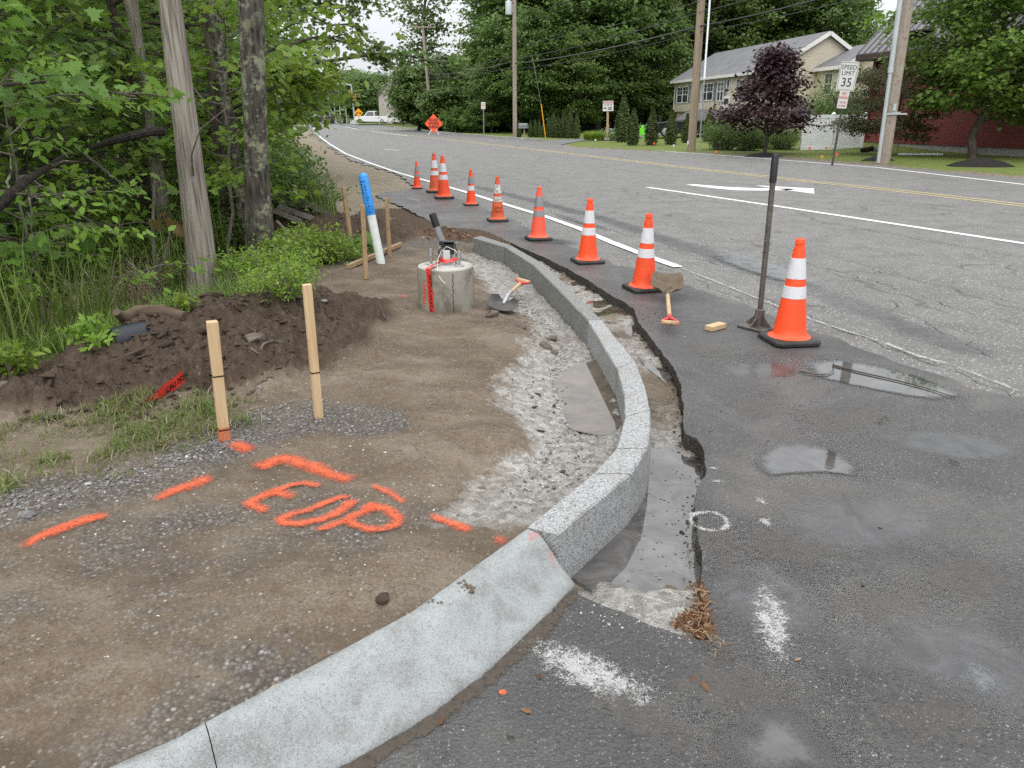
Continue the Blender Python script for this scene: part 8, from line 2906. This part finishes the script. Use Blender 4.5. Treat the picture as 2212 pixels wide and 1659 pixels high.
M['lens_dark'] = simple('lens_dark', (0.08, 0.06, 0.02), .3, .5)
M['lens_green'] = emit('lens_green', (0.1, 0.9, 0.6), 1.1)
M['lens_red'] = emit('lens_red', (0.95, 0.14, 0.06), 1.1)
B = Vector((*AT(767, 262, 142)[:2], 0.1))
t = thing('traffic_signal', B, 'pale traffic signal mast with two yellow signal heads and a curved arm', 'traffic signal')
top = AT(758.6, 184, 142) - B
MB().tube([Vector((0, 0, -.2)), top], [.16, .12], 10).build('mast', M['pale_metal'], t, True)
MB().tube([top, AT(748, 181.5, 142) - B, AT(738, 180.5, 142) - B, AT(729, 181.5, 142) - B], [.10, .09, .08, .07], 8).build('arm', M['pale_metal'], t, True)
signal_head(t, AT(754, 203.5, 142) - B + Vector((0, -.2, 0)), 1.25, M['signal_yellow'])
signal_head(t, AT(767, 212, 142) - B + Vector((0, -.2, 0)), 1.25, M['signal_yellow'])
for (px, py, ph, pb_y, lab, s_) in [(731, 181, 0, 261, 'pale lamp post left of the signal mast, tall one', .11), (744, 199, 0, 260, 'pale post between the tall lamp post and the signal mast', .10), (709, 215, 0, 252, 'pale post left of the dark car roof', .09), (721, 219, 0, 255, 'pale post just right of the dark car', .09)]:
    Yq = 165
    B = Vector((*AT(px + 5, pb_y, Yq)[:2], .1))
    o = thing('street_post', B, lab, 'post', 'pale posts down the road')
    tp_ = AT(px, py, Yq) - B
    MB().tube([Vector((0, 0, -.3)), tp_], [s_ * 1.3, s_], 8).build('shaft', M['pale_metal'], o, True)
    MB().tube([tp_, tp_ + Vector((0, 0, .4))], [s_ * 1.6, s_ * 1.2], 8).build('cap', M['pale_metal'], o, True)
sp = [AT(650, 196, 182), AT(674, 195.5, 180), AT(689, 195, 178), AT(731, 193, 165)]
wire('span wire that carries the hanging traffic lights', sp, .03, .02)
for (px, py, lit, lab) in [(689, 222, (0, 'lens_red'), 'hanging traffic light showing red beside a white plate'), (674, 224, (0, 'lens_red'), 'hanging traffic light left of the red one'), (689.5, 206, (2, 'lens_green'), 'hanging traffic light showing green above the red one')]:
    c = AT(px, py, 178)
    t = thing('hanging_signal', c, lab, 'traffic light', 'traffic lights on the span wire')
    signal_head(t, Vector((0, 0, 0)), 1.3 if lit[1] == 'lens_red' else .8, M['signal_yellow'] if lit[1] == 'lens_red' else M['black_plastic'], lit)
    MB().tube([(0, 0, .5), (0, 0, AT(px, 195, 178).z - c.z)], .03, 6).build('hanger', M['steel'], t)
c = AT(695.5, 226, 178)
o = MB().box(c, (.8, .04, .95)).build('lane_sign', M['sign_bright'], None)
T(o, 'white lane plate hanging beside the red traffic light', 'sign')
# yellow warning diamond
B = Vector((*AT(774.8, 272, 118)[:2], .1))
t = thing('warning_sign', B, 'yellow diamond warning sign with two diverging arrows', 'sign')
c = AT(775, 243.7, 118) - B; sw = 118 / FPX * 1.06
MB().tube([Vector((0, 0, -.2)), c], .05, 6).build('post', M['steel'], t)
Mx = Matrix.Translation(c + Vector((0, -.08, 0))) @ Matrix.Rotation(math.pi / 2, 4, 'X')
o = MB().prism([(8.6 * sw, 0), (0, 8.6 * sw), (-8.6 * sw, 0), (0, -8.6 * sw)], -.01, .01, Mx).build('panel', M['sign_yellow'], t)
ar = MB()
for s_ in (-1, 1):
    ar.add([Mx @ Vector((s_ * x * sw, y * sw, .014)) for x, y in ((.5, -1.6), (1.7, -1.0), (3.0, .2), (2.2, 1.2), (.6, .4))] , [(0, 1, 2, 3, 4)])
    ar.add([Mx @ Vector((s_ * x * sw, y * sw, .014)) for x, y in ((4.9, -2.4), (4.6, 1.2), (1.6, -1.2))], [(0, 1, 2)])
ar.build('arrows', M['black_ink'], o)
B = Vector((*AT(772, 268, 120)[:2], .1))
o = thing('yard_sign', B, 'low pale yard sign at the foot of the yellow diamond', 'sign')
MB().box((-.5, -.1, .55), (1.1, .04, .55)).build('board', M['limegrass'] if False else M['sign_white'], o)
MB().tube([(-.9, -.08, -.1), (-.9, -.08, .4)], .02, 5).build('leg', M['steel'], o); MB().tube([(-.1, -.08, -.1), (-.1, -.08, .4)], .02, 5).build('leg', M['steel'], o)
